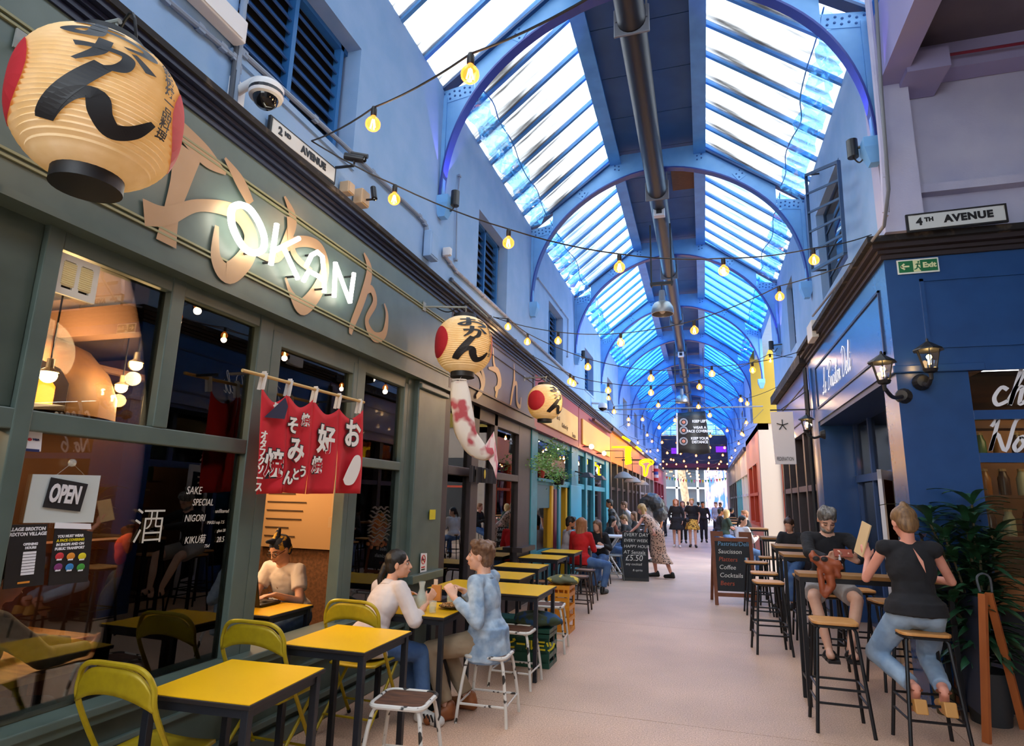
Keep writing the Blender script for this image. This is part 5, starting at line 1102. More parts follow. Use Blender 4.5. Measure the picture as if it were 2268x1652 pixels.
MB().bar((1.86, 6.1, 0), top+V((-.02, .45, 0)), .05, .028).build('front_post', M_bframe, af)
MB().hexa([(1.845, 5.5, .15), (1.865, 5.5, .15), (1.885, 6.1, .15), (1.865, 6.1, .15), (1.95, 5.6, .95), (1.97, 5.6, .95), (1.97, 6.05, .95), (1.95, 6.05, .95)]).build('board', mat('navy_board', '182236', .6), af)
MB().tube(smoothline([(1.95, 5.6, 1.0), (1.94, 5.6, 1.1), (1.99, 5.62, 1.13), (2.03, 5.62, 1.1), (2.04, 5.64, 1.0)], 4), .008, 6).build('strap', mat('strap_grey', '4a4f55', .6), af)
# ---- things on the couple's table
M_water = mat('clear_glass', 'e4ebe0', .05, alpha=.22, spec=.8); M_wat2 = mat('water_body', 'cfd6b8', .1, alpha=.35)
def tpos(px, py): return onZ(px, py, .742)
p = tpos(932, 1353); t = thing('water_carafe', 'glass carafe of water on the couple\'s yellow table', 'carafe', tuple(p))
MB().lathe([(0, 0), (.042, 0), (.045, .01), (.044, .09), (.036, .12), (.021, .155), (.019, .175), (.028, .215), (.026, .215), (.017, .175), (.018, .155), (.033, .12), (.041, .09), (.041, .012), (0, .01)], p, 24).build('glass', M_water, t, smooth=True)
MB().lathe([(0, .011), (.0405, .012), (.0405, .09), (.036, .105), (0, .105)], p, 20).build('water', M_wat2, t, smooth=True)
def tumbler(px, py, r, h, label, fill=.5, loc=None):
    p = tpos(px, py) if loc is None else V(loc); t = thing('tumbler', label, 'glass', tuple(p), group='drinking glasses on the couple\'s table')
    MB().lathe([(0, 0), (r*.85, 0), (r, h), (r*.93, h), (r*.8, .008), (0, .008)], p, 20).build('glass', M_water, t, smooth='auto'); MB().lathe([(0, .009), (r*.79, .009), (r*.85, h*fill), (0, h*fill)], p, 18).build('water', M_wat2, t, smooth='auto')
tumbler(958, 1357, .030, .085, 'short glass of water right of the carafe'); tumbler(920, 1350, .028, .10, 'glass half hidden behind the left side of the carafe'); tumbler(990, 1330, .033, .125, 'tall dark rimmed glass behind the food plate', .5, loc=(-2.0, 4.82, .742))
p = tpos(966, 1331); t = thing('menu_holder', 'small wooden menu holder with a paper in it', 'holder', tuple(p))
MB().cbox(p+V((0, 0, .065)), (.085, .03, .13)).build('block', mat('holder_wood', 'c07f42', .5), t, bevel=.004); MB().cbox(p+V((-.01, 0, .15)), (.035, .006, .05)).build('card', mat('card_paper', 'd9c3b0', .7), t)
def plate(p, r, label, food):
    t = thing('dinner_plate', label, 'plate', tuple(p)); MB().lathe([(0, .004), (r*.6, .004), (r, .018), (r*1.01, .022), (r*.97, .022), (r*.6, .010), (0, .010)], p, 28).build('dish', mat('dish_brown_black', '2a1814', .3), t, smooth='auto')
    f = MB(); rnd = random.Random(5)
    for k in range(60):
        a = rnd.uniform(0, 6.28); q = r*.7*sqrt(rnd.random()); b = a+rnd.uniform(-2, 2); c = p+V((q*cos(a), q*sin(a), .014+.018*(1-q/r)+rnd.uniform(0, .008))); f.tube(smoothline([tuple(c), tuple(c+V((cos(b)*.02, sin(b)*.02, .006))), tuple(c+V((cos(b+.8)*.035, sin(b+.8)*.035, -.003)))], 2), .0035, 4)
    stuff(f.build('noodles', food, t))
plate(tpos(1000, 1347), .10, 'dark plate of fried noodles on the couple\'s table', mat('noodles', 'b5763a', .5, col2='d3a468', scale=60)); plate(tpos(915, 1338), .075, 'dark dish behind the carafe on the couple\'s table', mat('dark_food', '2e2b22', .6, col2='5b5d50', scale=50))
# bag of the couple on the floor
def bag_fn(u, v):
    a = u*2*pi; z = .02+.40*v; q = (1-.55*v**3)*(1+.05*sin(a*4)); return (-2.02+.13*cos(a)*q, 4.62+.10*sin(a)*q, z)
bg_ = MB().grid(bag_fn, 24, 12); o = bg_.build('black_bag', mat('bag_black', '0e0e12', .8), None, smooth=True); tag(o, 'black cloth bag with white scribble standing under the couple\'s table', 'bag')
# plant at the delicatessen corner
pt = thing('potted_plant', 'tall dark green plant with long pointed leaves at the blue corner', 'plant', (2.02, 5.95, 0))
MB().lathe([(0, 0), (.13, 0), (.17, .38), (.15, .38), (.14, .34), (0, .34)], (2.05, 5.98, 0), 24).build('pot', mat('pot_dark', '2a2d31', .6), pt, smooth='auto')
rnd = random.Random(3); stems = MB(); M_leaf = mat('leaf_dark_green', '1c3d2a', .35, col2='2c5a3c', scale=9, spec=.7); lid = 0
leafv = [(-.02, 0), (.12, .35), (.16, .55), (.12, .8), (0, 1.0)]
for st in range(13):
    a = rnd.uniform(0, 6.28); sp = rnd.uniform(.04, .36); H0 = rnd.uniform(.7, 1.5); base = V((2.05, 5.98, .34)); tip = base+V((cos(a)*sp, sin(a)*sp*.5, H0-.2)); mid = base.lerp(tip, .5)+V((cos(a)*-.02, 0, .05)); L_ = smoothline([tuple(base), tuple(mid), tuple(tip)], 6); stems.tube(L_, .009, 6)
    for k in range(25):
        q = V(L_[min(len(L_)-1, 2+int(k*.5))]) if k < 21 else tip; b = k*2.4+st; el = rnd.uniform(.1, .9) if k < 12 else rnd.uniform(.7, 1.3); Ln = rnd.uniform(.26, .42); d = V((cos(b), sin(b), 0)); w_ = rnd.uniform(.055, .08)
        mb = MB(); s_ = V((-sin(b), cos(b), 0)); n = 6; P = []
        for i in range(n+1):
            t_ = i/n; c = q+d*(Ln*t_*cos(el*(1-t_*.6)))+V((0, 0, Ln*(sin(el)*t_-.55*t_*t_))); ww = w_*sin(pi*min(1, t_*.93+.07))**.8; P += [c-s_*ww*.5+V((0, 0, .006)), c, c+s_*ww*.5+V((0, 0, .006))]
        for i in range(n):
            for j in range(2): mb.f.append((i*3+j, i*3+j+1, i*3+j+4, i*3+j+3)); mb.mi.append(0)
        mb.v = P; mb.build('leaf', M_leaf, pt, smooth=True)
stems.build('stem', mat('stem_brown', '4a4028', .7), pt)
p2 = thing('purple_leaf_plant', 'smaller plant with purplish leaves left of the tall green plant', 'plant', (1.72, 6.05, 0))
for k in range(16):
    b = k*2.4; Ln = .22; q = V((1.74, 6.06, 1.05+.02*k)); mb = MB(); d = V((cos(b), sin(b)*.6-.3, 0)).normalized(); s_ = V((-d.y, d.x, 0)); P = []; n = 5
    for i in range(n+1):
        t_ = i/n; c = q+d*(Ln*t_*.8)+V((0, 0, Ln*(.8*t_-.7*t_*t_))); ww = .06*sin(pi*min(1, t_*.93+.07)); P += [c-s_*ww*.5, c+V((0, 0, -.004)), c+s_*ww*.5]
    for i in range(n):
        for j in range(2): mb.f.append((i*3+j, i*3+j+1, i*3+j+4, i*3+j+3)); mb.mi.append(0)
    mb.v = P; mb.build('leaf', mat('leaf_purple', '4a3c4c', .4, col2='5d5a6c', scale=6), p2, smooth=True)
MB().tube([(1.78, 6.08, .0), (1.74, 6.06, 1.35)], .012, 6).lathe([(0, 0), (.06, 0), (.08, .2), (0, .2)], (1.78, 6.08, 0), 14).build('stem', MATS['stem_brown'], p2)
# trailing plant on the teal shelf
tp = thing('hanging_fern', 'bushy green trailing plant with a red pot on the teal shelf', 'plant', (-2.7, 11.2, 1.97))
MB().lathe([(0, 0), (.05, 0), (.075, .14), (0, .14)], onX(1199, 1052, -2.78)+V((0, 0, -.05)), 14).build('red_pot', mat('pot_red', 'b5352c', .5), tp); MB().lathe([(0, 0), (.09, 0), (.13, .16), (0, .16)], onX(1238, 1068, -2.66)+V((0, 0, -.05)), 14).build('black_pot', M_black, tp)
f = MB(); rnd = random.Random(8)
for k in range(1500):
    t_ = rnd.random(); cx, cy_ = 1218+22*sin(t_*9)+rnd.gauss(0, 12), 985+78*t_+rnd.gauss(0, 8)
    q = onX(cx, cy_, -2.66+rnd.uniform(-.12, .14)); a, b = rnd.uniform(0, 6.28), rnd.uniform(-.6, .6); d = V((cos(a), sin(a), b)).normalized()*rnd.uniform(.03, .06); s_ = d.orthogonal().normalized()*.014; f.add([q, q+d*.5+s_, q+d, q+d*.5-s_], [(0, 1, 2, 3)])
stuff(f.build('foliage', mat('fern_green', '5c8a3a', .5, col2='7fae55', scale=7), tp))
# dome lamps of the orange shop
def dome(px, py, x, label, s=.24):
    p = onX(px, py, x); t = thing('dome_lamp', label, 'lamp', tuple(p), group='grey dome lamps before the orange shop'); MB().lathe([(.03, s*.6), (s*.5, s*.45), (s*.9, s*.1), (s, -.02), (s*.97, -.03), (s*.85, s*.08), (0, s*.4)], p, 20).build('shade', mat('dome_grey', '6d6e6e', .5), t, smooth='auto'); MB().tube([p+V((0, 0, s*.55)), p+V((0, 0, .75)), (-2.72, p.y, p.z+.75)], .012, 6).build('arm', M_black, t)
dome(1381, 1057, -2.15, 'grey dome lamp nearest in the row before the orange shop', .27); dome(1401, 1066, -2.15, 'grey dome lamp in the middle of the row before the orange shop', .27); dome(1421, 1073, -2.15, 'grey dome lamp furthest in the row before the orange shop', .27)
for px, lb in ((1302, 'black heater lamp left of the pair on the second teal shop'), (1330, 'black heater lamp right of the pair on the second teal shop')):
    p = onX(px, 1052+ (6 if px > 1310 else 0), -2.45); t = thing('heater_lamp', lb, 'lamp', tuple(p)); MB().hexa([p+V(q) for q in ((-.12, -.3, -.05), (.12, -.3, -.05), (.12, .3, -.05), (-.12, .3, -.05), (-.05, -.18, .05), (.05, -.18, .05), (.05, .18, .05), (-.05, .18, .05))]).build('hood', M_black, t); MB().tube([p, (-2.74, p.y, p.z+.08)], .015, 6).build('arm', M_black, t)
# neon signs down the left row
M_yneon = emitmat('neon_yellow', 'ffbe0a', 2.2)
def onn(pts, x): return [tuple(onX(a, b, x)) for a, b in pts]
t = thing('yellow_neon_sign', 'yellow neon sign shaped like a funnel on a bracket over the pink shop', 'sign', tuple(onX(1430, 1030, -2.0)))
q = onn([(1418, 1022), (1430, 1018), (1444, 1020), (1446, 1026), (1436, 1032), (1432, 1050), (1427, 1052), (1426, 1034), (1418, 1028)], -2.0); MB().tube(smoothline(q+[q[0]], 4), .035, 8).build('neon_tube', M_yneon, t); q = onn([(1422, 1025), (1434, 1022), (1442, 1026)], -2.0); MB().tube(smoothline(q, 3), .03, 8).build('neon_tube', M_yneon, t)
MB().bar(V(q[0])+V((0, .05, .1)), (-2.7, q[0][1]+.05, q[0][2]+.1), .05).build('bracket', M_black, t)
t = thing('vertical_neon_sign', 'tall yellow orange neon sign over the amber shopfront', 'sign', tuple(onX(1392, 1005, -2.2))); q = onn([(1388, 992), (1396, 992), (1396, 1024), (1388, 1026), (1388, 992)], -2.2); MB().tube(q, .05, 8).build('neon_tube', M_yneon, t); q = onn([(1392, 990), (1392, 1026)], -2.2); MB().tube(q, .05, 8).bar(q[0], (-2.7, q[0][1], q[0][2]), .05).build('neon_tube', M_yneon, t)
for a, b, lb in (((1380, 968), (1394, 976), 'short yellow light tube under the cornice of the orange shop'), ((1410, 990), (1420, 998), 'short yellow light tube under the cornice of the amber shop')):
    tag(MB().tube([onX(*a, -2.5), onX(*b, -2.5)], .04, 8).build('light_tube', M_yneon), lb, 'lamp')
for k in range(2):
    p = onX(1310+k*28, 989+k*15, -2.5); t = thing('spot_bulb', ('left', 'right')[k]+' warm lamp lighting the orange-cream sign board', 'lamp', tuple(p)); MB().ball(p, .06, 10, 8).build('bulb', emitmat('warm_lamp', 'ffc27a', 6), t); MB().tube([p, (-2.7, p.y, p.z)], .015, 6).build('arm', M_black, t)
p = onX(1453, 1045, -2.5); t = thing('barber_pole', 'striped red white and blue barber pole on the pink shop', 'sign', tuple(p))
for k in range(6): MB().lathe([(.13, k*.17), (.13, k*.17+.17)], p-V((0, 0, .5)), 14).build('stripe', (MATS['disc_red'], Mw, mat('stripe_blue', '2a4a9a', .5))[k % 3], t)
MB().tube([p, (-2.72, p.y, p.z)], .03, 6).build('arm', M_black, t)
# ================================================================ people
def capsule(mb, a, b, r0, r1, n=12, flat0=False, flat1=False, sq=None):
    a = V(a); b = V(b); d = (b-a); L = d.length
    if L < 1e-6: mb.ball(a, r0, n, 8); return
    d /= L; P = []; R = []
    if not flat0:
        for t in (80, 55, 28): P.append(a-d*r0*sin(radians(t))); R.append(r0*cos(radians(t)))
    P.append(a); R.append(r0); P.append(a.lerp(b, .5)); R.append((r0+r1)/2); P.append(b); R.append(r1)
    if not flat1:
        for t in (28, 55, 80): P.append(b+d*r1*sin(radians(t))); R.append(r1*cos(radians(t)))
    mb.tube(P, R, n)
def ell(mb, c, r, ax=None, n=16, m=12):
    M = None
    if ax: x, y, z = ax; M = Matrix((x, y, z)).transposed()
    mb.ball(c, r, n, m, M)
CLOUD = {}
def blob(mb, name, mt, parent, vox=.01, sm=6, disp=0, dsc=.08, cut=None):
    me = bpy.data.meshes.new(name); me.from_pydata([tuple(v) for v in mb.v], [], mb.f); o = bpy.data.objects.new(name, me); COL.objects.link(o)
    bm = bmesh.new(); bm.from_mesh(me); bmesh.ops.recalc_face_normals(bm, faces=bm.faces); bm.to_mesh(me); bm.free()
    r = o.modifiers.new('r', 'REMESH'); r.mode = 'VOXEL'; r.voxel_size = vox
    if sm: s = o.modifiers.new('s', 'SMOOTH'); s.iterations = sm; s.factor = .5
    if disp:
        if dsc not in CLOUD: t = bpy.data.textures.new('cloth', 'CLOUDS'); t.noise_scale = dsc; CLOUD[dsc] = t
        d = o.modifiers.new('d', 'DISPLACE'); d.texture = CLOUD[dsc]; d.strength = disp; d.mid_level = .5; d.texture_coords = 'GLOBAL'
    dg = bpy.context.evaluated_depsgraph_get(); m2 = bpy.data.meshes.new_from_object(o.evaluated_get(dg)); bpy.data.objects.remove(o)
    if parent: m2.transform(wm(parent).inverted())
    m2.materials.clear(); m2.materials.append(mt); m2.polygons.foreach_set('use_smooth', [True]*len(m2.polygons)); m2.name = name
    o = bpy.data.objects.new(name, m2); link(o, parent); return o
def ik(a, b, l1, l2, pole):
    a = V(a); b = V(b); d = b-a; L = min(d.length, (l1+l2)*.999); d.normalize(); x = (l1*l1-l2*l2+L*L)/(2*L); h = sqrt(max(l1*l1-x*x, 0)); p = V(pole); p = (p-d*p.dot(d)); p = p.normalized() if p.length > 1e-5 else d.orthogonal(); return a+d*x+p*h
SK = {k: mat('skin_'+k, c, .55, col2=c2, scale=12, lo=.3, hi=.9, spec=.35) for k, c, c2 in (('light', 'dba88c', 'cf9479'), ('fair', 'e2b49a', 'd79f88'), ('tan', 'b97a55', 'a96c49'), ('brown', '5d3826', '523022'), ('pink', 'dd9c86', 'cf8570'))}
HR = {k: mat('hair_'+k, c, .5, col2=c2, scale=60, stretch=(1, 1, .15), lo=.35, hi=.65, bump=.25) for k, c, c2 in (('black', '0f0d0d', '1c1816'), ('brown', '5a3e2c', '7d5c44'), ('dark', '2c1d17', '4a3124'), ('blond', 'c9a468', 'a57f4c'), ('auburn', '8a5838', 'a8734e'), ('grey', '4a4643', '8d8882'), ('lightbrown', '8a6844', '5e432b'))}
def hand(mb, w, d, n, curl=.5, s=1, side=1, spread=.0):
    "w wrist, d direction of palm, n palm normal (side the fingers curl to), side=+1 thumb towards d x n"
    d = V(d).normalized(); n = V(n); n = (n-d*n.dot(d)).normalized(); t = d.cross(n)*side; w = V(w)
    k = w+d*.085*s
    for i in range(4): capsule(mb, w+d*.01*s+t*(.012-.008*i)*s, k+t*(.030-.020*i)*s, .017*s, .011*s, 8)
    for i, L in enumerate((.072, .080, .074, .058)):
        p = k+t*(.030-.020*i)*s; a = curl*.45
        for q, l in ((0, .42), (1, .32), (2, .26)):
            dd = d*cos(a)+n*sin(a)+t*spread*(1.5-i)*.2; e = p+dd.normalized()*L*l*s; capsule(mb, p, e, (.0088-.0008*q)*s, (.0082-.0009*q)*s, 7); p = e; a += curl*(.75+.1*i)
    b = w+d*.022*s+t*.022*s; m1 = b+(d*.7+t*.7+n*.35).normalized()*.042*s; m2 = m1+(d*.9+t*.15+n*.45).normalized()*.030*s; capsule(mb, b, m1, .014*s, .0105*s, 8); capsule(mb, m1, m2, .0105*s, .009*s, 8)
def person(label, pel, yaw, lean=.05, side=0, twist=0, wr=None, an=None, look=None, h=1.0, skin='light', hair=('short', 'brown'), top=None, sleeve='long', bottom=None, legs='long', shoes=None, vox=.012, near=False, hands=None, elb=None, knee=None, fem=False, extra=None, group=None, tdisp=.012, hem=0, stand=False, upsc=1.0, feet=True, chest=1.0, tw=None, closed=False):
    P = V(pel); f = V((-sin(yaw), cos(yaw), 0)); r = V((cos(yaw), sin(yaw), 0)); Z = V((0, 0, 1))
    sp = (Z*cos(lean)+f*sin(lean)); sp = (sp*cos(side)+r*sin(side)).normalized()
    r2 = (r*cos(twist)+f*sin(twist)); r2 = (r2-sp*r2.dot(sp)).normalized(); f2 = sp.cross(r2).normalized(); f2 = -f2 if f2.dot(f) < 0 else f2
    t = thing('person', label, 'person', (P.x, P.y, 0 if P.z < 1.2 else 0), 0, group)
    u = h*upsc; sw = (.155 if fem else .178)*h*chest; C = P+sp*.27*u; N = P+sp*.475*u; look = V(look or (f+Z*-.05)).normalized()
    Hc = N+(sp*.5+Z*.5).normalized()*.155*u+look*.025; SH = [N-sp*.035*u-r2*sw, N-sp*.035*u+r2*sw]
    hip = [P-r*.085*h-Z*.02, P+r*.085*h-Z*.02]
    wr = wr or [SH[0]-sp*.50-r2*.06+f*.06, SH[1]-sp*.50+r2*.06+f*.06]; wr = [V(x) for x in wr]
    an = an or [V((P.x, P.y, .08))-r*.1, V((P.x, P.y, .08))+r*.1+f*.05]; an = [V(x) for x in an]
    l1, l2 = .285*h, .255*h
    for i in (0, 1):
        dd = wr[i]-SH[i]
        if dd.length > (l1+l2)*.99: wr[i] = SH[i]+dd.normalized()*(l1+l2)*.99
    EL = [ik(SH[i], wr[i], l1, l2, (elb[i] if elb else (-f*.5-Z*.8+r2*(.45 if i else -.45)))) for i in (0, 1)]
    KN = [ik(hip[i], an[i], .43*h, .42*h, (knee[i] if knee else f+Z*.6)) for i in (0, 1)]
    fu = Z-look*Z.dot(look); fu.normalize(); fr = look.cross(fu)  # face frame: look, up, right
    s = h*1.0
    b = MB()
    ell(b, Hc+fu*.022*s-look*.012*s, (.074*s, .094*s, .090*s), (fr, look, fu)); ell(b, Hc-fu*.035*s+look*.022*s, (.058*s, .066*s, .078*s), (fr, look, fu))
    capsule(b, Hc-fu*.092*s+look*.062*s, Hc-fu*.090*s+look*.056*s, .018*s, .018*s, 8)
    capsule(b, Hc-look*.03*s-fu*.03, N-sp*.03, .052*s if not fem else .044*s, .056*s if not fem else .048*s, 14)
    if vox < .012:
        nb = Hc+look*.082*s; capsule(b, nb+fu*.018*s, nb+look*.022*s-fu*.026*s, .008*s, .012*s, 8)
        for q in (-1, 1): capsule(b, nb+look*.012*s-fu*.03*s+fr*q*.009*s, nb+look*.010*s-fu*.028*s+fr*q*.011*s, .008*s, .008*s, 6); capsule(b, Hc+look*.078*s+fu*.022*s+fr*q*.012*s, Hc+look*.07*s+fu*.022*s+fr*q*.045*s, .009*s, .008*s, 6); ell(b, Hc+look*.055*s-fu*.02*s+fr*q*.04*s, (.02*s, .022*s, .02*s), (fr, look, fu), 8, 6)
        capsule(b, Hc+look*.086*s-fu*.054*s-fr*.016*s, Hc+look*.086*s-fu*.054*s+fr*.016*s, .0085*s, .0085*s, 8); capsule(b, Hc+look*.082*s-fu*.066*s-fr*.012*s, Hc+look*.082*s-fu*.066*s+fr*.012*s, .009*s, .009*s, 8)
    for q in (-1, 1): ell(b, Hc+fr*q*.076*s-look*.012*s-fu*.005*s, (.010*s, .020*s, .032*s), ((fr+look*.4*-q).normalized(), (look-fr*.4*-q).normalized(), fu), 8, 8)
    for i, q in ((0, -1), (1, 1)):
        capsule(b, N-sp*.02, SH[i], .045*s, .05*s); capsule(b, SH[i], EL[i], .045*s*(.85 if fem else 1), .036*s*(.85 if fem else 1)); capsule(b, EL[i], wr[i], .037*s*(.85 if fem else 1), .025*s*(.88 if fem else 1))
        hd = (hands[i] if hands else None) or ((wr[i]-EL[i]).normalized(), (-r2*q+f*.3), .6, 1)
        hand(b, wr[i], hd[0], hd[1], hd[2], s*(.92 if fem else 1.0), hd[3] if len(hd) > 3 else q)
        capsule(b, hip[i], KN[i], .078*s, .054*s); capsule(b, KN[i], KN[i].lerp(an[i], .35), .052*s, .050*s); capsule(b, KN[i].lerp(an[i], .35), an[i], .050*s, .032*s)
        if feet:
            fd = ((feet[i] if isinstance(feet, (list, tuple)) else None) or (f+r*q*.15)); fd = V(fd).normalized(); capsule(b, an[i]-fd*.03-Z*.02, an[i]+fd*.15*s-Z*.045, .032*s, .026*s)
            capsule(b, an[i]-Z*.045-fd*.04, an[i]+fd*.12*s-Z*.05, .028*s, .035*s)
    ell(b, P+Z*.02, (.145*s, .105*s, .12*s), (r, f, Z)); ell(b, P+sp*.15*u, (.125*s, .09*s, .14*s), (r2, f2, sp)); ell(b, C+sp*.03, (.15*s*chest, .10*s, .17*s), (r2, f2, sp))
    blob(b, 'body', SK[skin], t, vox, 3)
    if vox < .012 and not closed:
        for q in (-1, 1):
            e = Hc+look*.073*s+fu*.006*s+fr*q*.031*s
            ey = MB().ball(e-look*.002, .0108*s, 12, 8).build('eye', mat('eye_white', 'c9bfb6', .4), t, smooth=True); MB().ball(e+look*.0050*s, .0068*s, 10, 6).build('iris', mat('iris', '1d120c', .4), ey, smooth=True)
            MB().tube(smoothline([tuple(Hc+look*.085*s+fu*.028*s+fr*q*.014*s), tuple(Hc+look*.083*s+fu*.034*s+fr*q*.032*s), tuple(Hc+look*.068*s+fu*.028*s+fr*q*.052*s)], 3), .0042*s, 6).build('eyebrow', HR['dark' if hair[1] in ('blond', 'lightbrown', 'auburn', 'brown') else 'black'], t)
        MB().tube(smoothline([tuple(Hc+look*.088*s-fu*.060*s-fr*.02*s), tuple(Hc+look*.0965*s-fu*.059*s), tuple(Hc+look*.088*s-fu*.060*s+fr*.02*s)], 3), [.003]+[.0055]*5+[.003] if False else .005*s, 6).build('mouth', mat('lip', 'a65a50', .5) if skin != 'brown' else mat('lip_dark', '4a221c', .5), t)
    # ---- hair
    st, hc = hair; g = MB(); hm = HR[hc] if hc in HR else hc
    if st != 'none':
        ell(g, Hc+fu*.040*s-look*.024*s, (.086*s, .098*s, .086*s), (fr, look, fu)); ell(g, Hc-fu*.01*s-look*.055*s, (.078*s, .055*s, .085*s), (fr, look, fu))
        if st in ('short', 'quiff', 'beard', 'curly'):
            for k in range(16 if st != 'short' else 8):
                a = k*2.4; ell(g, Hc+fu*(.085+.02*sin(k*3))*s+look*(.05*cos(a)-.005)*s+fr*.05*sin(a)*s, (.032*s, .036*s, .028*s), (fr, look, fu), 8, 6)
            if st in ('quiff', 'curly'): 
                for k in range(6): ell(g, Hc+fu*(.095)*s+look*(.055)*s+fr*(.03*(k-2.5)/2.5)*s, (.026*s, .03*s, .03*s), (fr, look, fu), 8, 6)
            if st == 'curly':
                for k in range(22): a = k*2.4; ell(g, Hc+fu*(.05+.045*sin(k*1.3))*s-look*(.045-.055*cos(a))*s+fr*.078*sin(a)*s, (.026*s,)*3, None, 8, 6)
        if st in ('long', 'half'):
            for k in range(9):
                a = pi*(.08+.84*k/8); o = Hc+fr*cos(a)*.078*s-look*sin(a)*.075*s+fu*.01; e = o-Z*(.26 if st == 'long' else .2)*s-look*.02*s+fr*cos(a)*.02; capsule(g, o+fu*.04*s, e, .034*s, .016*s, 8)
        if st == 'pony':
            o = Hc-look*.11*s-fu*.01*s; capsule(g, o, o-Z*.10*s-look*.04*s, .03*s, .026*s, 8); capsule(g, o-Z*.10*s-look*.04*s, o-Z*.24*s-look*.03*s, .026*s, .010*s, 8)
        if st == 'bun': ell(g, Hc-look*.07*s+fu*.105*s, (.034*s, .034*s, .03*s), (fr, look, fu)); ell(g, Hc-look*.06*s+fu*.13*s, (.02*s,)*3)
        if st == 'cap': pass
        blob(g, 'hair', hm, t, max(vox*.9, .006), 2, disp=.006 if st != 'curly' else .014, dsc=.025)
        if st == 'beard':
            g = MB(); ell(g, Hc-fu*.072*s+look*.036*s, (.060*s, .058*s, .040*s), (fr, look, fu)); g2 = blob(g, 'beard', hm, t, max(vox*.9, .006), 2)
            g = MB(); 
    # ---- clothes
    def torso(g, e, low=.0, hemdrop=0):
        ell(g, C+sp*.035, (.15*s*chest+e, .10*s+e, .17*s+e), (r2, f2, sp)); ell(g, P+sp*.15*u, (.128*s+e, .095*s+e, .15*s+e), (r2, f2, sp)); ell(g, P+sp*.05, (.150*s+e*2.2, .115*s+e*2.2, .10*s+e*1.5), (r, f, Z))
        for i in (0, 1): capsule(g, N-sp*.035, SH[i], .042*s+e, .047*s+e)
    if top:
        g = MB(); e = .014; torso(g, e)
        if hem: g.lathe([(0, .06), (1, .06), (1.10, -hem), (0, -hem)], P+sp*.02, 24, Matrix(((r*(.172*s+e)), (f*(.140*s+e)), Z)).transposed())
        for i in (0, 1):
            if sleeve == 'long': capsule(g, SH[i], EL[i], .054*s+e*.6, .045*s+e*.6); capsule(g, EL[i], EL[i].lerp(wr[i], .93), .045*s+e*.6, .034*s+e*.3, flat1=True)
            elif sleeve == 'rolled': capsule(g, SH[i], EL[i], .056*s+e*.6, .05*s+e*.6); capsule(g, EL[i], EL[i].lerp(wr[i], .4), .048*s+e*.6, .044*s+e*.5, flat1=True)
            elif sleeve == 'short': capsule(g, SH[i], SH[i].lerp(EL[i], .62), .056*s+e*.7, .060*s+e*.5, flat1=True)
            elif sleeve == 'cap': capsule(g, SH[i], SH[i].lerp(EL[i], .15), .052*s+e*.4, .052*s, flat1=True)
        capsule(g, N-sp*.06, N-sp*.01-look*.01, .075*s, .062*s, flat1=True)
        blob(g, 'shirt', top, t, max(vox, .009), 3, disp=tdisp, dsc=.07)
    if bottom:
        g = MB(); e = .013
        if legs in ('long', 'short'):
            ell(g, P+Z*.02, (.145*s+e, .11*s+e, .12*s+e), (r, f, Z))
            for i in (0, 1):
                if legs == 'long': capsule(g, hip[i], KN[i], .085*s+e, .06*s+e); capsule(g, KN[i], KN[i].lerp(an[i], .90), .058*s+e, .045*s+e, flat1=True)
                else: capsule(g, hip[i], hip[i].lerp(KN[i], .80), .088*s+e, .082*s+e, flat1=True)
            blob(g, 'trousers' if legs == 'long' else 'shorts', bottom, t, max(vox, .009), 3, disp=.012, dsc=.06)
        elif legs == 'skirt':
            n = 40; mb = MB()
            def fn(uu, v): a = uu*2*pi; q = (.13+.10*v)*(1+.05*v*sin(a*9)); return P+Z*(.10-.42*v*h)+r*cos(a)*q*1.15+f*sin(a)*q
            mb.grid(fn, n, 8).build('skirt', bottom, t, smooth=True, solid=.006)
        elif legs == 'dress':
            mb = MB(); kc = (KN[0]+KN[1])/2; ac = (an[0]+an[1])/2
            def fn(uu, v):
                a = uu*2*pi; c = P.lerp(kc, min(1, v*2)) if v < .5 else kc.lerp(ac+Z*.22, (v-.5)*2); q = (.15+.075*v)*(1+.06*v*sin(a*7+1)); return c+r*cos(a)*q+f*sin(a)*q*.9+Z*.06*(1-v)
            mb.grid(fn, 40, 16).build('skirt', bottom, t, smooth=True, solid=.006)
    if shoes and feet:
        for i, q in ((0, -1), (1, 1)):
            fd = ((feet[i] if isinstance(feet, (list, tuple)) else None) or (f+r*q*.15)); fd = V(fd).normalized(); g = MB(); capsule(g, an[i]-fd*.03-Z*.01, an[i]+fd*.14*s-Z*.040, .044*s, .034*s); capsule(g, an[i]-Z*.042-fd*.045, an[i]+fd*.145*s-Z*.045, .036*s, .042*s); ell(g, an[i]-fd*.02+Z*.02, (.044, .044, .04))
            blob(g, 'shoe', shoes, t, max(vox, .008), 2)
    return dict(t=t, N=N, Hc=Hc, SH=SH, EL=EL, wr=wr, KN=KN, an=an, look=look, fu=fu, fr=fr, f=f, r=r, r2=r2, sp=sp, P=P, C=C, f2=f2)
M_wsh = mat('cloth_white', 'd9cfcc', .85, col2='c9bcba', scale=5); M_tee = mat('cloth_tee_white', 'e3dcda', .85); M_den = mat('denim_light', 'b4c6d6', .85, col2='7f98b4', scale=9, detail=8, bump=.3, lo=.38, hi=.62); M_jean = mat('denim_blue', '3e5f92', .85, col2='54749f', scale=9); M_beige = mat('chino_beige', 'a08a70', .85, col2='927c62', scale=6)
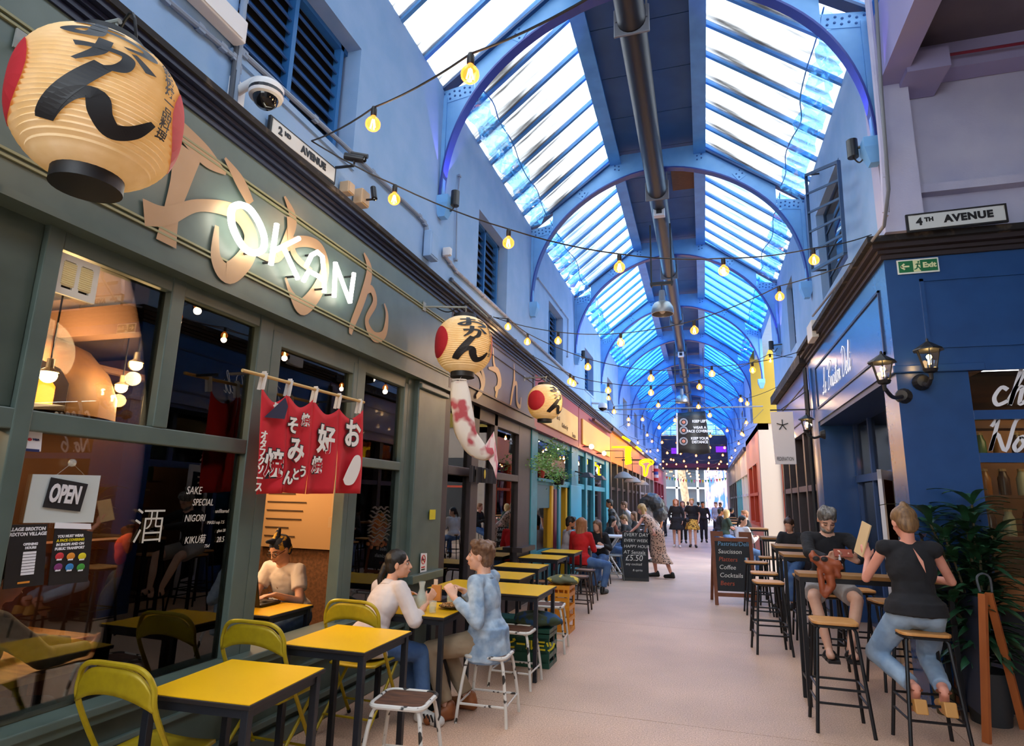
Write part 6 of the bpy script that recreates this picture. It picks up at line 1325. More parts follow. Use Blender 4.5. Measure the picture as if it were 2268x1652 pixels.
M_blk = mat('cloth_black', '141418', .9, col2='1d1d22', scale=8); M_gry = mat('shorts_grey', 'a9a5a3', .9, col2='8c8886', scale=6); M_jlt = mat('denim_wash', '7690ad', .85, col2='94aac0', scale=7); M_redc = mat('cloth_red', 'c4161c', .85, col2='b01218', scale=5); M_grn = mat('cloth_green', '26362c', .9); M_brn = mat('cloth_rust', '6e3a2a', .9); M_grey = mat('cloth_grey', '6a6663', .9); M_gsh = mat('cloth_grey_shirt', 'b3afb8', .9)
LEO = mat('leopard_print', '2c1a16', .7, col2='caa28c', scale=26, kind='voronoi', lo=.33, hi=.42); PLAID = mat('plaid_yellow', 'e0b04a', .8, col2='6b4a18', scale=18, lo=.52, hi=.56); SHB = mat('shoe_black', '121214', .5); SHW = mat('shoe_white', 'd8d4ce', .5); SHT = mat('boot_tan', 'a15f34', .5, col2='7d4526', scale=9)
Z_ = V((0, 0, 1))
# the couple
wH = onP(962, 1322, (-2.3, 4.45), (-1.9, 4.55)); A = person('woman with dark ponytail in white shirt and blue jeans leaning on a yellow table', (-2.40, 4.22, .55), -.35, lean=.50, side=-.02, twist=-.15, h=.93, skin='light', fem=True, hair=('pony', 'black'), top=M_wsh, sleeve='rolled', bottom=M_jean, shoes=SHW,
    wr=[(-2.33, 4.62, .80), (wH.x-.06, wH.y, .80)], hands=[None, (V((.45, .25, .75)), V((-.6, .5, -.1)), 1.0)], an=[(-2.16, 4.62, .075), (-2.0, 4.40, .075)], look=(.93, .40, .02), vox=.0065, hem=.10, feet=[(.5, .8, 0), (.95, -.1, 0)], elb=[(-1, -.2, -.6), (.2, -1, -.7)])
# stripes on the trainer, collar
f = MB(); q = A['an'][1]; 
for k in range(3): f.bar(q+V((.02+.028*k, -.045, .0)), q+V((.045+.028*k, -.046, -.045)), .012, .006, up=(0, 1, 0))
f.build('shoe_stripe', M_black, A['t'])
def collar(D, mt, w_=.055, op=.6):
    mb = MB(); N, sp, r2, f2 = D['N'], D['sp'], D['r2'], D['f2']
    def fn(u, v): a = pi/2+op+(2*pi-2*op)*u; q = .056+.018*v; return N-sp*.015+r2*cos(a)*q*1.1+f2*sin(a)*q+sp*(.028-w_*.8*v)
    mb.grid(fn, 24, 3).build('collar', mt, D['t'], smooth=True, solid=.006)
collar(A, M_wsh)
l_, r_ = onP(1028, 1310, (-2.0, 4.6), (-1.6, 4.6)), onP(1018, 1325, (-2.0, 4.5), (-1.6, 4.5))
B_ = person('man with wavy brown hair in pale denim jacket and beige trousers', (-1.62, 4.70, .56), pi/2-.05, lean=.13, h=1.0, skin='fair', hair=('curly', 'brown'), top=M_den, sleeve='long', bottom=M_beige, shoes=SHT, hem=.17, tdisp=.02, look=(-1, -.12, .03),
    wr=[(-1.82, 4.46, .86), (-1.84, 4.70, .88)], hands=[(V((-.55, .1, .8)), V((-.4, .6, -.5)), 1.0), (V((-.7, -.4, .35)), V((-.2, -.5, -.8)), 1.0)], an=[(-1.86, 4.50, .08), (-1.80, 4.78, .08)], vox=.0065, elb=[(.25, -.35, -1), (.3, .4, -1)], feet=[(-.6, -.75, 0), (-.9, .1, 0)], upsc=.94)
collar(B_, M_den, .05, .7)
f = MB(); C = B_['C']; r2, f2, sp = B_['r2'], B_['f2'], B_['sp']
# jacket seams and waistband
mb = MB(); P = B_['P']
def fn(u, v): a = u*2*pi; return P+Z_*(-.115-.045*v)+B_['r']*cos(a)*.192+B_['f']*sin(a)*.158
mb.grid(fn, 28, 2).build('waistband', mat('denim_band', '8aa0bb', .85, col2='6f87a5', scale=20), B_['t'], smooth=True, solid=.008)
# man with phone
C_ = person('bearded man in black jumper and grey shorts looking down at a phone', (1.15, 7.0, .86), pi+.02, lean=.33, h=1.03, skin='fair', hair=('beard', 'grey'), top=M_blk, sleeve='long', bottom=M_gry, legs='short', shoes=None, look=(.02, -.80, -.60), closed=True,
    wr=[(1.30, 6.38, 1.12), (1.07, 6.36, 1.13)], hands=[(V((-.75, -.3, .5)), V((-.1, -.8, -.2)), .9, 1), (V((.75, -.3, .5)), V((.1, -.8, -.2)), .9, -1)], an=[(1.20, 6.42, .37), (1.02, 6.42, .36)], vox=.0075, elb=[(1, .1, -.6), (-1, .1, -.6)], feet=[(.05, -1, 0), (-.05, -1, 0)], knee=[(.5, -1, .6), (-.5, -1, .6)])
for sg in (-1, 1): q = C_['Hc']+C_['look']*.080+C_['fu']*.004+C_['fr']*sg*.031; MB().tube([q-C_['fr']*.014, q+C_['look']*.004-C_['fu']*.004, q+C_['fr']*.014], .003, 5).build('closed_eyelid', mat('lash_dark', '3a2018', .7), C_['t'])
for sg in (-1, 1): q = C_['Hc']+C_['look']*.083+C_['fu']*.030+C_['fr']*sg*.032; MB().tube([q-C_['fr']*.018, q+C_['look']*.002+C_['fu']*.003, q+C_['fr']*.018-C_['look']*.01], .004, 5).build('eyebrow', HR['dark'], C_['t'])
for i in (0, 1):
    q = C_['an'][i]; d = V((.05 if i else -.05, -1, 0)).normalized(); f = MB().bar(q-d*.06-Z_*.085, q+d*.19-Z_*.085, .095, .025); 
    for k in (.03, .12): f.tube([q+d*k+V((sin(a)*.050, 0, -.07+cos(a)*.052 + (-.02 if k > .1 else 0))) for a in [x*pi/8-pi/2 for x in range(9)]], .011, 6)
    f.tube([q-d*.05+V((sin(a)*.045, cos(a)*.0, -.02+.0*a)) for a in (-1.2, 0, 1.2)], .009, 6); f.build('sandal', mat('sandal_black', '151316', .6), C_['t'])
t = thing('mobile_phone', 'mobile phone in a brown case held by the bearded man', 'phone', (1.18, 6.30, 1.19)); MB().cbox((1.18, 6.30, 1.19), (.15, .012, .075), (-.5, 0, 0)).build('case', mat('phone_case', '9c4a34', .5), t, bevel=.004); MB().cbox((1.18, 6.307, 1.194), (.14, .002, .066), (-.5, 0, 0)).build('screen', mat('screen_dark', '202733', .2), t)
# brown leather object hanging over the table
lb = thing('leather_bag', 'soft tan leather bag with two round eyelets draped over the table edge', 'bag', (1.0, 5.85, 1.04)); M_lth = mat('leather_tan', 'a1522f', .5, col2='8f4426', scale=9, bump=.2)
def bq(px, py, y): return onY(px, py, y)
g = MB()
for a, b, ra, rb in (((1800, 1232), (1835, 1262), .045, .06), ((1835, 1262), (1842, 1295), .05, .045), ((1842, 1295), (1828, 1318), .05, .035), ((1825, 1240), (1855, 1250), .05, .04), ((1850, 1255), (1858, 1275), .04, .03), ((1800, 1222), (1798, 1240), .02, .025), ((1855, 1245), (1865, 1258), .03, .02), ((1815, 1262), (1822, 1310), .03, .035)):
    pa, pb = bq(*a, 5.80), bq(*b, 5.79); capsule(g, pa, pb, ra*.75, rb*.75)
blob(g, 'pouch', M_lth, lb, .008, 3, disp=.012, dsc=.05)
for px, py in ((1808, 1237), (1826, 1238)): q = bq(px, py, 5.755); MB().tube([q+V((cos(a)*.022, 0, sin(a)*.016)) for a in [k*pi/6 for k in range(12)]], .006, 6, closed=True).build('eyelet', mat('eyelet_dark', '24130d', .5), lb); MB().ball(q, (.02, .006, .014), 10, 6).build('eyelet_hole', M_black, lb)
t = thing('sauce_bottle', 'small dark bottle with white label and cap on the high table', 'bottle', tuple(onZ(1862, 1262, 1.045))); q = onZ(1862, 1262, 1.045); MB().lathe([(0, 0), (.022, 0), (.022, .065), (.012, .08), (.011, .085)], q, 16).build('glass', mat('bottle_black', '141012', .2), t, smooth='auto'); MB().lathe([(.0225, .01), (.0225, .055)], q, 16).build('label', Mw, t); MB().lathe([(.012, .085), (.009, .13), (0, .132)], q, 12).build('cap', Mw, t, smooth='auto')
# woman in black top
D_ = person('woman with fair bun, sleeveless black top and light jeans, seen from behind', (1.42, 5.24, .87), -.06, lean=.08, h=1.0, skin='pink', fem=True, hair=('bun', 'lightbrown'), top=M_blk, sleeve='cap', bottom=M_jlt, shoes=None, look=(-.15, .9, -.35),
    wr=[(1.22, 5.60, 1.20), (1.62, 5.62, 1.08)], hands=[(V((-.1, .2, 1)), V((.3, .9, 0)), .6), (V((-.3, .9, 0)), V((0, 0, -1)), .3)], an=[(1.33, 5.12, .40), (1.50, 5.12, .40)], vox=.0075, knee=[(-.4, 1, .1), (.1, 1, .1)], elb=[(-.5, -.1, -1), (.8, -.2, -1)], feet=[(0, .5, -.55), (0.1, .5, -.55)], tdisp=.014, hem=.03)
N, sp, f2, r2 = D_['N'], D_['sp'], D_['f2'], D_['r2']; mb = MB()
mb.add([N-sp*.03-f2*.088+r2*.01, N-sp*.12-f2*.128+r2*.055, N-sp*.20-f2*.130+r2*.062, N-sp*.12-f2*.130+r2*.03], [(0, 1, 2, 3)]); mb.build('back_opening', SK['pink'], D_['t'])
for i in (0, 1):
    q = D_['an'][i]; f = MB().prism([(-.055, 0), (.055, 0), (.045, .07), (-.03, .09)], q+V((-.035, -.06, -.14)), (0, 1, 0), (0, 0, 1), (.075, 0, 0)); f.build('block_heel', mat('heel_wood', 'c08a48', .5), D_['t'], bevel=.008)
    g = MB(); capsule(g, q+V((0, .03, -.09)), q+V((0, .13, -.115)), .035, .03); blob(g, 'sandal_sole', MATS['heel_wood'], D_['t'], .01, 2); MB().tube([q+V((cos(a)*.042, sin(a)*.045, -.01)) for a in [k*pi/8 for k in range(16)]], .006, 5, closed=True).build('ankle_strap', mat('strap_brown', '7a4026', .6), D_['t'])
t = thing('menu_card', 'cream paper menu card held by the woman in the black top', 'menu', (1.22, 5.64, 1.36)); MB().cbox((1.21, 5.66, 1.35), (.01, .16, .26), (.2, .25, .2)).build('card', mat('menu_cream', 'd8b98a', .7), t)
# inside the green shop
E_ = person('person in white T-shirt with glasses and a knotted patterned headscarf using a laptop', (-3.50, 4.86, .56), pi-.15, lean=.42, h=.98, skin='fair', hair=('cap', mat('scarf_navy', '1b2740', .8, col2='c9a040', scale=9, lo=.58, hi=.6)), top=M_tee, sleeve='short', bottom=M_jean, shoes=SHB, look=(-.15, -.85, -.5), wr=[(-3.32, 4.33, .80), (-3.6, 4.33, .80)], an=[(-3.35, 4.5, .08), (-3.6, 4.5, .08)], vox=.0095, hands=[(V((-.3, -.9, 0)), V((0, 0, -1)), .35), (V((.3, -.9, 0)), V((0, 0, -1)), .35)])
q = E_['Hc']; lk, fu, fr = E_['look'], E_['fu'], E_['fr']
f = MB()
for sg in (-1, 1): f.tube([q+lk*.094+fu*.004+fr*(sg*.032)+fr*cos(a)*.024+fu*sin(a)*.019 for a in [k*pi/7 for k in range(14)]], .0025, 5, closed=True); f.tube([q+lk*.09+fr*sg*.055, q-lk*.01+fr*sg*.078], .0025, 5)
f.build('glasses', M_black, E_['t'])
g = MB(); capsule(g, q+fu*.10-lk*.0, q+fu*.16-lk*.06, .035, .02); capsule(g, q+fu*.1+lk*.03, q+fu*.135+lk*.09, .03, .015); blob(g, 'scarf_knot', MATS['scarf_navy'], E_['t'], .009, 2)
MB().cbox(E_['C']+E_['f2']*.128-sp*.02, (.17, .01, .06), (0, 0, 0)).build('printed_panel', mat('print_navy', '1c2b66', .7), E_['t']); text('Osaka', .055, M_white, E_['C']+E_['f2']*.136-sp*.02, -E_['r2'] if False else (-1, 0, 0), (0, 0, 1), parent=E_['t'], bold=.002)
MB().tube(smoothline([tuple(E_['N']+r2*-.05), tuple(E_['C']+E_['f2']*.13+Z_*.05), tuple(E_['N']+r2*.05)], 6), .005, 5).build('necklace', mat('cord_brown', '7a5a38', .7), E_['t'])
t = thing('laptop', 'open black laptop on the yellow table inside the window', 'laptop', (-3.43, 4.2, .74)); MB().cbox((-3.43, 4.22, .752), (.34, .23, .018)).build('base', mat('laptop_black', '121214', .4), t, bevel=.004); MB().cbox((-3.43, 4.06, .86), (.34, .012, .23), (.25, 0, 0)).build('lid', MATS['laptop_black'], t, bevel=.004)
person('person with bright orange headwrap and dark jacket seated behind the glass', (-3.75, 3.25, .56), -.5, lean=.1, h=1.0, skin='brown', hair=('cap', mat('wrap_orange', 'd0472c', .8, col2='b83a22', scale=14)), top=M_blk, bottom=M_blk, shoes=SHB, look=(.75, .6, -.05), vox=.0095, wr=[(-3.95, 3.7, .80), (-3.55, 3.65, .80)], an=[(-3.9, 3.7, .08), (-3.6, 3.7, .08)])
person('man in grey sweatshirt and dark beanie at the left edge behind the glass', (-3.25, 2.05, .56), -.3, lean=.2, h=1.0, skin='pink', hair=('cap', M_blk), top=mat('sweat_grey', '6f6f70', .9, col2='7d7d7e', scale=30), sleeve='long', bottom=M_blk, shoes=SHW, look=(.2, .95, -.2), vox=.0095, wr=[(-3.3, 2.65, .78), (-3.05, 2.55, .80)], an=[(-3.3, 2.5, .08), (-3.1, 2.5, .08)])
# middle distance, left side
def sit(label, x, y, yaw, z=.55, **k):
    f = V((-sin(yaw), cos(yaw), 0)); r = V((cos(yaw), sin(yaw), 0)); p = V((x, y, z)); hh = k.get('h', 1)
    k.setdefault('wr', [p+f*.38-r*.12+Z_*.24, p+f*.38+r*.12+Z_*.24]); k.setdefault('an', [V((x, y, .08))+f*.36-r*.1, V((x, y, .08))+f*.36+r*.1]); k.setdefault('vox', .013); k.setdefault('bottom', M_jean); k.setdefault('shoes', SHB); k.setdefault('lean', .15)
    return person(label, p, yaw, **k)
sit('bearded dark haired man in pale grey shirt resting his chin on his hand', -2.55, 11.75, -1.0, skin='tan', hair=('beard', 'black'), top=M_gsh, look=(.8, .1, -.15), wr=[(-2.4, 12.05, .80), (-2.32, 11.6, 1.06)])
sit('woman in bright red cardigan seen from behind at a small white table', -2.18, 11.25, -.15, skin='fair', fem=True, hair=('half', 'auburn'), top=M_redc, hem=.10, look=(-.2, .95, -.1), an=[(-1.95, 11.3, .08), (-1.75, 11.15, .08)], knee=[(1, 0, .5), (1, 0, .5)])
sit('young woman with long brown hair and black jacket looking down at her drink', -1.98, 12.35, pi-.2, skin='light', fem=True, h=.95, hair=('long', 'brown'), top=M_blk, look=(-.45, -.8, -.25), lean=.3, wr=[(-1.88, 11.95, .78), (-2.1, 11.95, .78)])
sit('dark haired person in black jacket leaning at the folding table', -2.25, 14.5, -1.3, skin='fair', hair=('half', 'black'), top=M_blk, lean=.35, look=(.7, -.2, -.35))
sit('man in rust brown T-shirt with short black hair and beard', -2.25, 15.3, -1.1, skin='brown', hair=('beard', 'black'), top=M_brn, sleeve='short', look=(.9, .1, -.1), z=.6)
sit('man with fair brown hair in black T-shirt bent over his plate', -1.72, 15.9, 1.3, skin='fair', hair=('short', 'lightbrown'), top=M_blk, sleeve='short', lean=.45, look=(-.8, -.3, -.5), z=.58)
sit('woman with long brown hair behind the man bent over his plate', -1.75, 17.2, 1.6, skin='light', fem=True, hair=('long', 'brown'), top=M_blk, look=(-.7, -.5, -.1), z=.6)
def stand(label, x, y, yaw, h=1.0, **k):
    f = V((-sin(yaw), cos(yaw), 0)); r = V((cos(yaw), sin(yaw), 0)); k.setdefault('vox', .014); k.setdefault('bottom', M_blk); k.setdefault('shoes', SHB); st = k.pop('stride', .06); k.setdefault('lean', .02)
    k.setdefault('an', [V((x, y, .08))+f*st-r*.09*h, V((x, y, .08))-f*st+r*.09*h]); return person(label, (x, y, .93*h), yaw, h=h, **k)
stand('person in grey top with back turned standing by the dome lamps', -2.3, 17.0, 1.9, top=M_grey, hair=('short', 'black'), lean=.3, skin='tan')
stand('waiter in white shirt leaning over a table behind the blonde woman', -1.9, 18.0, 1.8, top=M_tee, lean=.55, hair=('short', 'brown'), skin='fair')
t = stand('person carrying a large black pack on the head and shoulders', -1.35, 17.6, 2.6, h=.98, top=M_tee, sleeve='short', hair=('short', 'black'), skin='tan', hem=.05); g = MB(); q = t['Hc']; ell(g, q+V((-.02, 0, .12)), (.27, .2, .2)); ell(g, q+V((-.16, 0, .06)), (.2, .17, .14)); ell(g, q+V((.12, -.03, .0)), (.24, .2, .22)); ell(g, q+V((.2, -.05, -.22)), (.2, .18, .24))
o = blob(g, 'black_pack', mat('pack_black', '242426', .4, col2='3a3a3d', scale=6), None, .02, 3, disp=.06, dsc=.12); tag(o, 'large crumpled black pack carried above the crowd behind the blonde woman', 'bag')
stand('blonde woman in leopard print dress and black boots reaching across a table', -1.0, 14.0, 1.35, h=.99, lean=.62, skin='pink', fem=True, hair=('long', 'blond'), top=LEO, sleeve='none', bottom=LEO, legs='dress', shoes=SHB, look=(-.8, -.25, -.5), vox=.010,
    wr=[(-1.68, 13.55, .80), (-1.0, 13.65, .85)], an=[(-1.05, 14.1, .09), (-.72, 13.95, .09)], feet=[(-1, 0, 0), (-.8, .3, 0)])
# walking women
WA = V((-1.03, 24.0, 0)); stand('woman with long brown hair in black shirt and skirt, white trainers, walking', -1.0, 23.8, pi, h=1.04, skin='fair', fem=True, hair=('long', 'auburn'), top=M_blk, hem=.1, bottom=M_blk, legs='skirt', shoes=SHW, vox=.014, stride=.12, look=(0, -1, -.05))
stand('woman in black top and yellow checked skirt, black shoes, walking', -.44, 24.2, pi, h=1.06, skin='fair', fem=True, hair=('short', 'blond'), top=M_blk, sleeve='short', bottom=PLAID, legs='skirt', shoes=SHB, vox=.014, stride=.12, look=(0, -1, -.05))
q = V((-.62, 23.95, .98)); tag(MB().ball(q, (.1, .05, .09), 12, 8).build('handbag', M_black, None, smooth=True), 'small black handbag carried by the woman in the checked skirt', 'bag')
def wear(a): return dict(skin=a[0], hair=a[1], top=a[2])
for k, (lb, x, y, yaw, sk, hr, tp_) in enumerate((('person with brown hair walking close behind the two women', -.85, 26.5, pi, 'fair', ('long', 'brown'), M_grey), ('man in black walking behind the woman in the checked skirt', -.05, 27.5, pi, 'tan', ('short', 'black'), M_blk), ('dark figure near the far exit on the left', -1.5, 34, 0, 'tan', ('short', 'black'), M_blk),
    ('person in white near the far exit', -.9, 38, 0, 'fair', ('short', 'brown'), M_tee), ('dark figure against the light at the far exit', -.3, 36, 0, 'tan', ('short', 'black'), M_blk), ('person in pale grey standing before the far tables on the right', .55, 31, 2.5, 'fair', ('short', 'brown'), M_gsh), ('person in black standing beyond the pale grey one', .9, 37, 2.0, 'tan', ('short', 'dark'), M_blk), ('person in blue denim jacket leaning on a far left table', -1.55, 22.5, 1.3, 'fair', ('long', 'brown'), M_jlt), ('person with grey top near the crimson shop', -1.9, 31, .5, 'fair', ('short', 'grey'), M_grey))):
    stand(lb, x, y, yaw, skin=sk, hair=hr, top=tp_, vox=.022 if y > 26 else .016, lean=.25 if 'leaning' in lb else .03)
# right side
sit('man in dark jacket and cap on the right beyond the chalkboard', .42, 21.5, -1.4, z=.72, skin='tan', hair=('short', 'black'), top=M_blk, vox=.016)
sit('blonde woman in dark green top with a hat brim beyond the chalkboard', .55, 19.6, -1.2, z=.7, skin='fair', fem=True, hair=('long', 'blond'), top=M_grn, vox=.016)
sit('dark haired woman in white top showing above the chalkboard', .78, 15.5, -.9, z=.60, skin='light', fem=True, hair=('pony', 'black'), top=M_tee, look=(.8, -.5, -.1), vox=.013)
sit('person with reddish hair and dark clothes by the orange window', 1.15, 18.2, 1.7, z=.7, skin='pink', hair=('short', 'auburn'), top=M_blk, vox=.016)
sit('woman with dark bun and blonde streak bent forward above the bar tables', 1.38, 11.3, 2.6, z=.70, skin='light', fem=True, h=.95, hair=('bun', 'dark'), top=M_blk, look=(-.4, -.8, -.4), vox=.012)
sit('person in pale clothes far down on the right side tables', .75, 27.5, 1.0, z=.7, skin='fair', hair=('short', 'brown'), top=M_gsh, vox=.02)
sit('person in black far down on the right side tables', 1.1, 29.5, -1.0, z=.7, skin='tan', hair=('short', 'black'), top=M_blk, vox=.02)
# ================================================================ posters, window writing, bottles, street, small things
def panel(name, label, cat, A, B, C_, D_, mt, parent=None, d=.004, nm='sheet', n=V((1, 0, 0))):
    t = parent or thing(name, label, cat, tuple((A+C_)/2)); MB().hexa([D_, C_, B, A, D_+n*d, C_+n*d, B+n*d, A+n*d]).build(nm, mt, t); return t
XG = -2.812
def gx(pts, x=XG): return [onX(a, b, x) for a, b in pts]
ob = panel('open_sign', 'white board with tilted black OPEN plate hanging inside the first green window', 'sign', *gx([(72, 1050), (222, 1053), (205, 1157), (50, 1158)]), mat('board_white', 'c3cbc9', .5))
panel('', '', '', *gx([(113, 1057), (194, 1072), (176, 1133), (94, 1123)], XG+.008), M_black, ob, nm='black_plate')
q = gx([(144, 1096)], XG+.014)[0]; a_, b_ = gx([(100, 1098), (190, 1106)], XG+.014); text('OPEN', .11, Mw, q, (b_-a_), (.0, -.15, 1), parent=ob, bold=.004, sx=.5, shear=.1)
q = onX(160, 1025, XG+.02); MB().ball(q, .018, 10, 6).tube([q, onX(125, 1052, XG)], .0015, 4).tube([q, onX(190, 1055, XG)], .0015, 4).build('suction_hook', M_water, ob)
pb = panel('opening_hours_poster', 'black village opening hours poster on the first green window', 'poster', *gx([(22, 1162), (104, 1160), (95, 1295), (5, 1305)]), M_black)
for s, x, y, h in (('VILLAGE BRIXTON', 58, 1172, .020), ('BRIXTON VILLAGE', 60, 1183, .020), ('OPENING', 68, 1205, .014), ('HOURS', 68, 1213, .014)): text(s, h, M_white, onX(x, y, XG+.006), (0, 1, 0), parent=pb, bold=.0008, ext=.0005)
for k in range(8): q = onX(66-k*.8, 1224+k*6.6, XG+.006); MB().cbox(q, (.001, .055, .010)).build('hours_line', M_white, pb)
q = onX(52, 1290, XG+.006); MB().cbox(q, (.001, .05, .008)).build('hours_line', mat('ink_orange', 'd98a28', .6), pb)
pc = panel('face_covering_poster', 'black poster about face coverings with six coloured masks, right of the opening hours', 'poster', *gx([(122, 1160), (204, 1178), (193, 1288), (105, 1297)]), M_black)
panel('', '', '', *gx([(122, 1157), (200, 1160), (201, 1172), (120, 1170)], XG+.003), M_white, pc, nm='white_header')
for s, x, y, c in (('YOU MUST WEAR', 157, 1187, M_white), ('A FACE COVERING', 157, 1196, MATS['crate_yellow']), ('IN SHOPS AND ON', 156, 1205, M_white), ('PUBLIC TRANSPORT', 155, 1214, M_white)): text(s, .016, c, onX(x, y, XG+.006), (0, 1, 0), parent=pc, bold=.0008, ext=.0005, sx=.95)
for k, c in enumerate(('c8313a', 'd98a28', 'd8c820', '7a2f6a', '2f7fc0', '3f9a3a')):
    q = onX(132+25*(k % 3)-(k//3)*3, 1232+24*(k//3), XG+.007); mk = MB().ball(q, (.003, .020, .017), 12, 6).build('mask_picture', mat('mask_'+c, c, .6), pc); MB().cbox(q-V((0, 0, .014)), (.004, .022, .007)).build('mask_strap', M_white, mk)
cs = panel('card_sticker', 'small white payment card sticker at the top left of the lower window', 'sticker', *gx([(56, 952), (93, 955), (89, 1000), (50, 995)]), M_white); MB().ball(onX(66, 973, XG+.005), (.002, .010, .007), 8, 6).build('red_mark', MATS['disc_red'], cs); MB().cbox(onX(70, 997, XG+.005), (.001, .065, .012)).build('blue_band', mat('navy_ink', '1f2d66', .5), cs)
text('VISA', .014, mat('navy_ink', '1f2d66', .5), onX(80, 974, XG+.006), (0, 1, 0), parent=cs)
# sake bottles inside on the sill
def sake(px, y1, label, lab):
    p = onX(px, y1, -2.96); p.z = .62; t = thing('sake_bottle', label, 'bottle', tuple(p)); MB().lathe([(0, 0), (.052, 0), (.054, .02), (.054, .22), (.048, .27), (.022, .36), (.015, .40), (.015, .46), (0, .46)], p, 24).build('glass', mat('bottle_black', '141012', .2), t, smooth='auto')
    MB().lathe([(.0165, .44), (.0165, .475), (0, .475)], p, 14).build('cap', mat('cap_silver', 'b8b09a', .3, metal=.7), t, smooth='auto')
    if lab: MB().grid(lambda u, v: p+V((.0555*cos(-1.3+u*1.7), .0555*sin(-1.3+u*1.7), .07+.13*v)), 10, 2).build('label', Mw, t); text('令', .05, M_black, p+V((.056, .01, .13)), (.2, 1, 0), parent=t)
    else: text('豪\n快', .062, Mw, p+V((.052, -.028, .12)), (.5, 1, 0), parent=t, bold=.002, line=.85); text('純米', .022, Mw, p+V((.05, -.02, .24)), (.5, 1, 0), parent=t)
sake(275, 1448, 'black sake bottle with white brush characters inside the window', False); sake(336, 1440, 'black sake bottle with a white paper label inside the window', True)
# writing on the glass
ww = thing('window_writing', 'white handwritten sake special menu on the lower green window', 'lettering', tuple(onX(450, 1140, XG)))
for s, x, y, h, sx in (('SAKE', 430, 1087, .062, .8), ('SPECIAL', 450, 1113, .055, .8), ('NIGORI', 432, 1148, .055, .8), ('unfiltered', 492, 1132, .032, .9), ('MASU cup 7.5', 478, 1157, .026, .9), ('glass 28', 490, 1175, .024, .9), ('KIKU菊', 432, 1196, .055, .85), ('28.5', 488, 1195, .045, .8), ('75cl', 458, 1209, .026, .9)): text(s, h, mat('marker_white', 'c9c7bf', .7), onX(x, y, XG+.004), (0, 1, .0), parent=ww, sx=sx, shear=.15, ext=.0005)
q = onX(330, 1170, XG+.004); text('酒', .20, MATS['marker_white'], q, (0, 1, 0), parent=ww, ext=.0005, bold=-.002)
nn = thing('window_neon', 'small white and violet neon sign in the middle of the lower green window', 'sign', tuple(onX(362, 1119, -2.9)))
c = onX(362, 1119, -2.90); MB().cbox(c-V((.02, 0, 0)), (.01, .19, .10)).build('backing', M_black, nn); Mvn = emitmat('neon_violet', 'd9c9ff', 5)
f = MB()
for cx in (-.045, .045):
    for k in ((.036), (.016)): f.tube([c+V((0, cx+a*k, b*k)) for a, b in ((-1, -1), (1, -1), (1, 1), (-1, 1))], .0045, 5, closed=True)
f.bar(c+V((0, -.095, .0)), c+V((0, -.0, .0)), .006); stuff(f.build('neon_tube', Mvn, nn))
# food poster
fp = panel('food_poster', 'dark poster of a savoury pancake with yellow Japanese lettering behind the glass', 'poster', *gx([(797, 1060), (878, 1072), (868, 1228), (800, 1240)], -2.84), mat('poster_black', '141210', .6))
cF = onX(840, 1165, -2.83); rnd = random.Random(2)
MB().ball(cF+V((.002, 0, 0)), (.006, .24, .22), 28, 12).build('pancake_picture', mat('pancake_brown', 'a85a2e', .7, col2='dc9250', scale=14), fp)
f = MB()
for k in range(9):
    z = .16-.035*k; w_ = .20*sqrt(max(0, 1-(z/.22)**2)); f.tube(smoothline([tuple(cF+V((.006, -w_+2*w_*j/8, z+.014*sin(j*1.9+k)))) for j in range(9)], 3), .006, 5)
f.build('sauce_stripes', Mw, fp); f = MB()
for k in range(60): a = rnd.uniform(0, 6.28); r_ = rnd.uniform(0, .12); f.ball(cF+V((.005, .06+r_*cos(a)*.9, .06+r_*sin(a)*.7)), (.004, .012, .008), 6, 4)
stuff(f.build('herb_flakes', mat('herb_green', '3d5a2c', .7), fp)); f = MB()
for k in range(40): a = rnd.uniform(0, 6.28); r_ = rnd.uniform(0, .13); f.ball(cF+V((.005, -.02+r_*cos(a)*1.3, -.14+r_*sin(a)*.55)), (.004, .022, .018), 6, 4)
stuff(f.build('bacon_pieces', mat('bacon_pink', 'c96a4a', .6, col2='e0a070', scale=30), fp))
text('お\n好\nみ\n焼', .14, MATS['crate_yellow'], onX(808, 1122, -2.832), (0, 1, 0), parent=fp, bold=.004, line=.85)
ns = panel('no_smoking_sign', 'small white no smoking sign on the green pilaster', 'sign', *gx([(932, 1225), (945, 1225), (944, 1265), (930, 1268)], -2.705), M_white); q = onX(938, 1239, -2.698); MB().tube([q+V((0, cos(a)*.042, sin(a)*.042)) for a in [k*pi/10 for k in range(20)]], .004, 5, closed=True).bar(q+V((0, -.03, .03)), q+V((0, .03, -.03)), .004, .008).build('red_ring', MATS['disc_red'], ns); MB().bar(q+V((0, -.025, 0)), q+V((0, .025, 0)), .004, .008).build('cigarette', M_black, ns)
for k in range(2): MB().cbox(onX(937, 1256+k*5, -2.70), (.002, .08, .012)).build('text_line', MATS['disc_red'] if k == 0 else M_black, ns)
tag(MB().box(-2.705, -2.70, 5.86, 6.0, 1.37, 1.47).build('yellow_sticker', MATS['crate_yellow']), 'torn yellow sticker on the green pilaster edge', 'sticker')
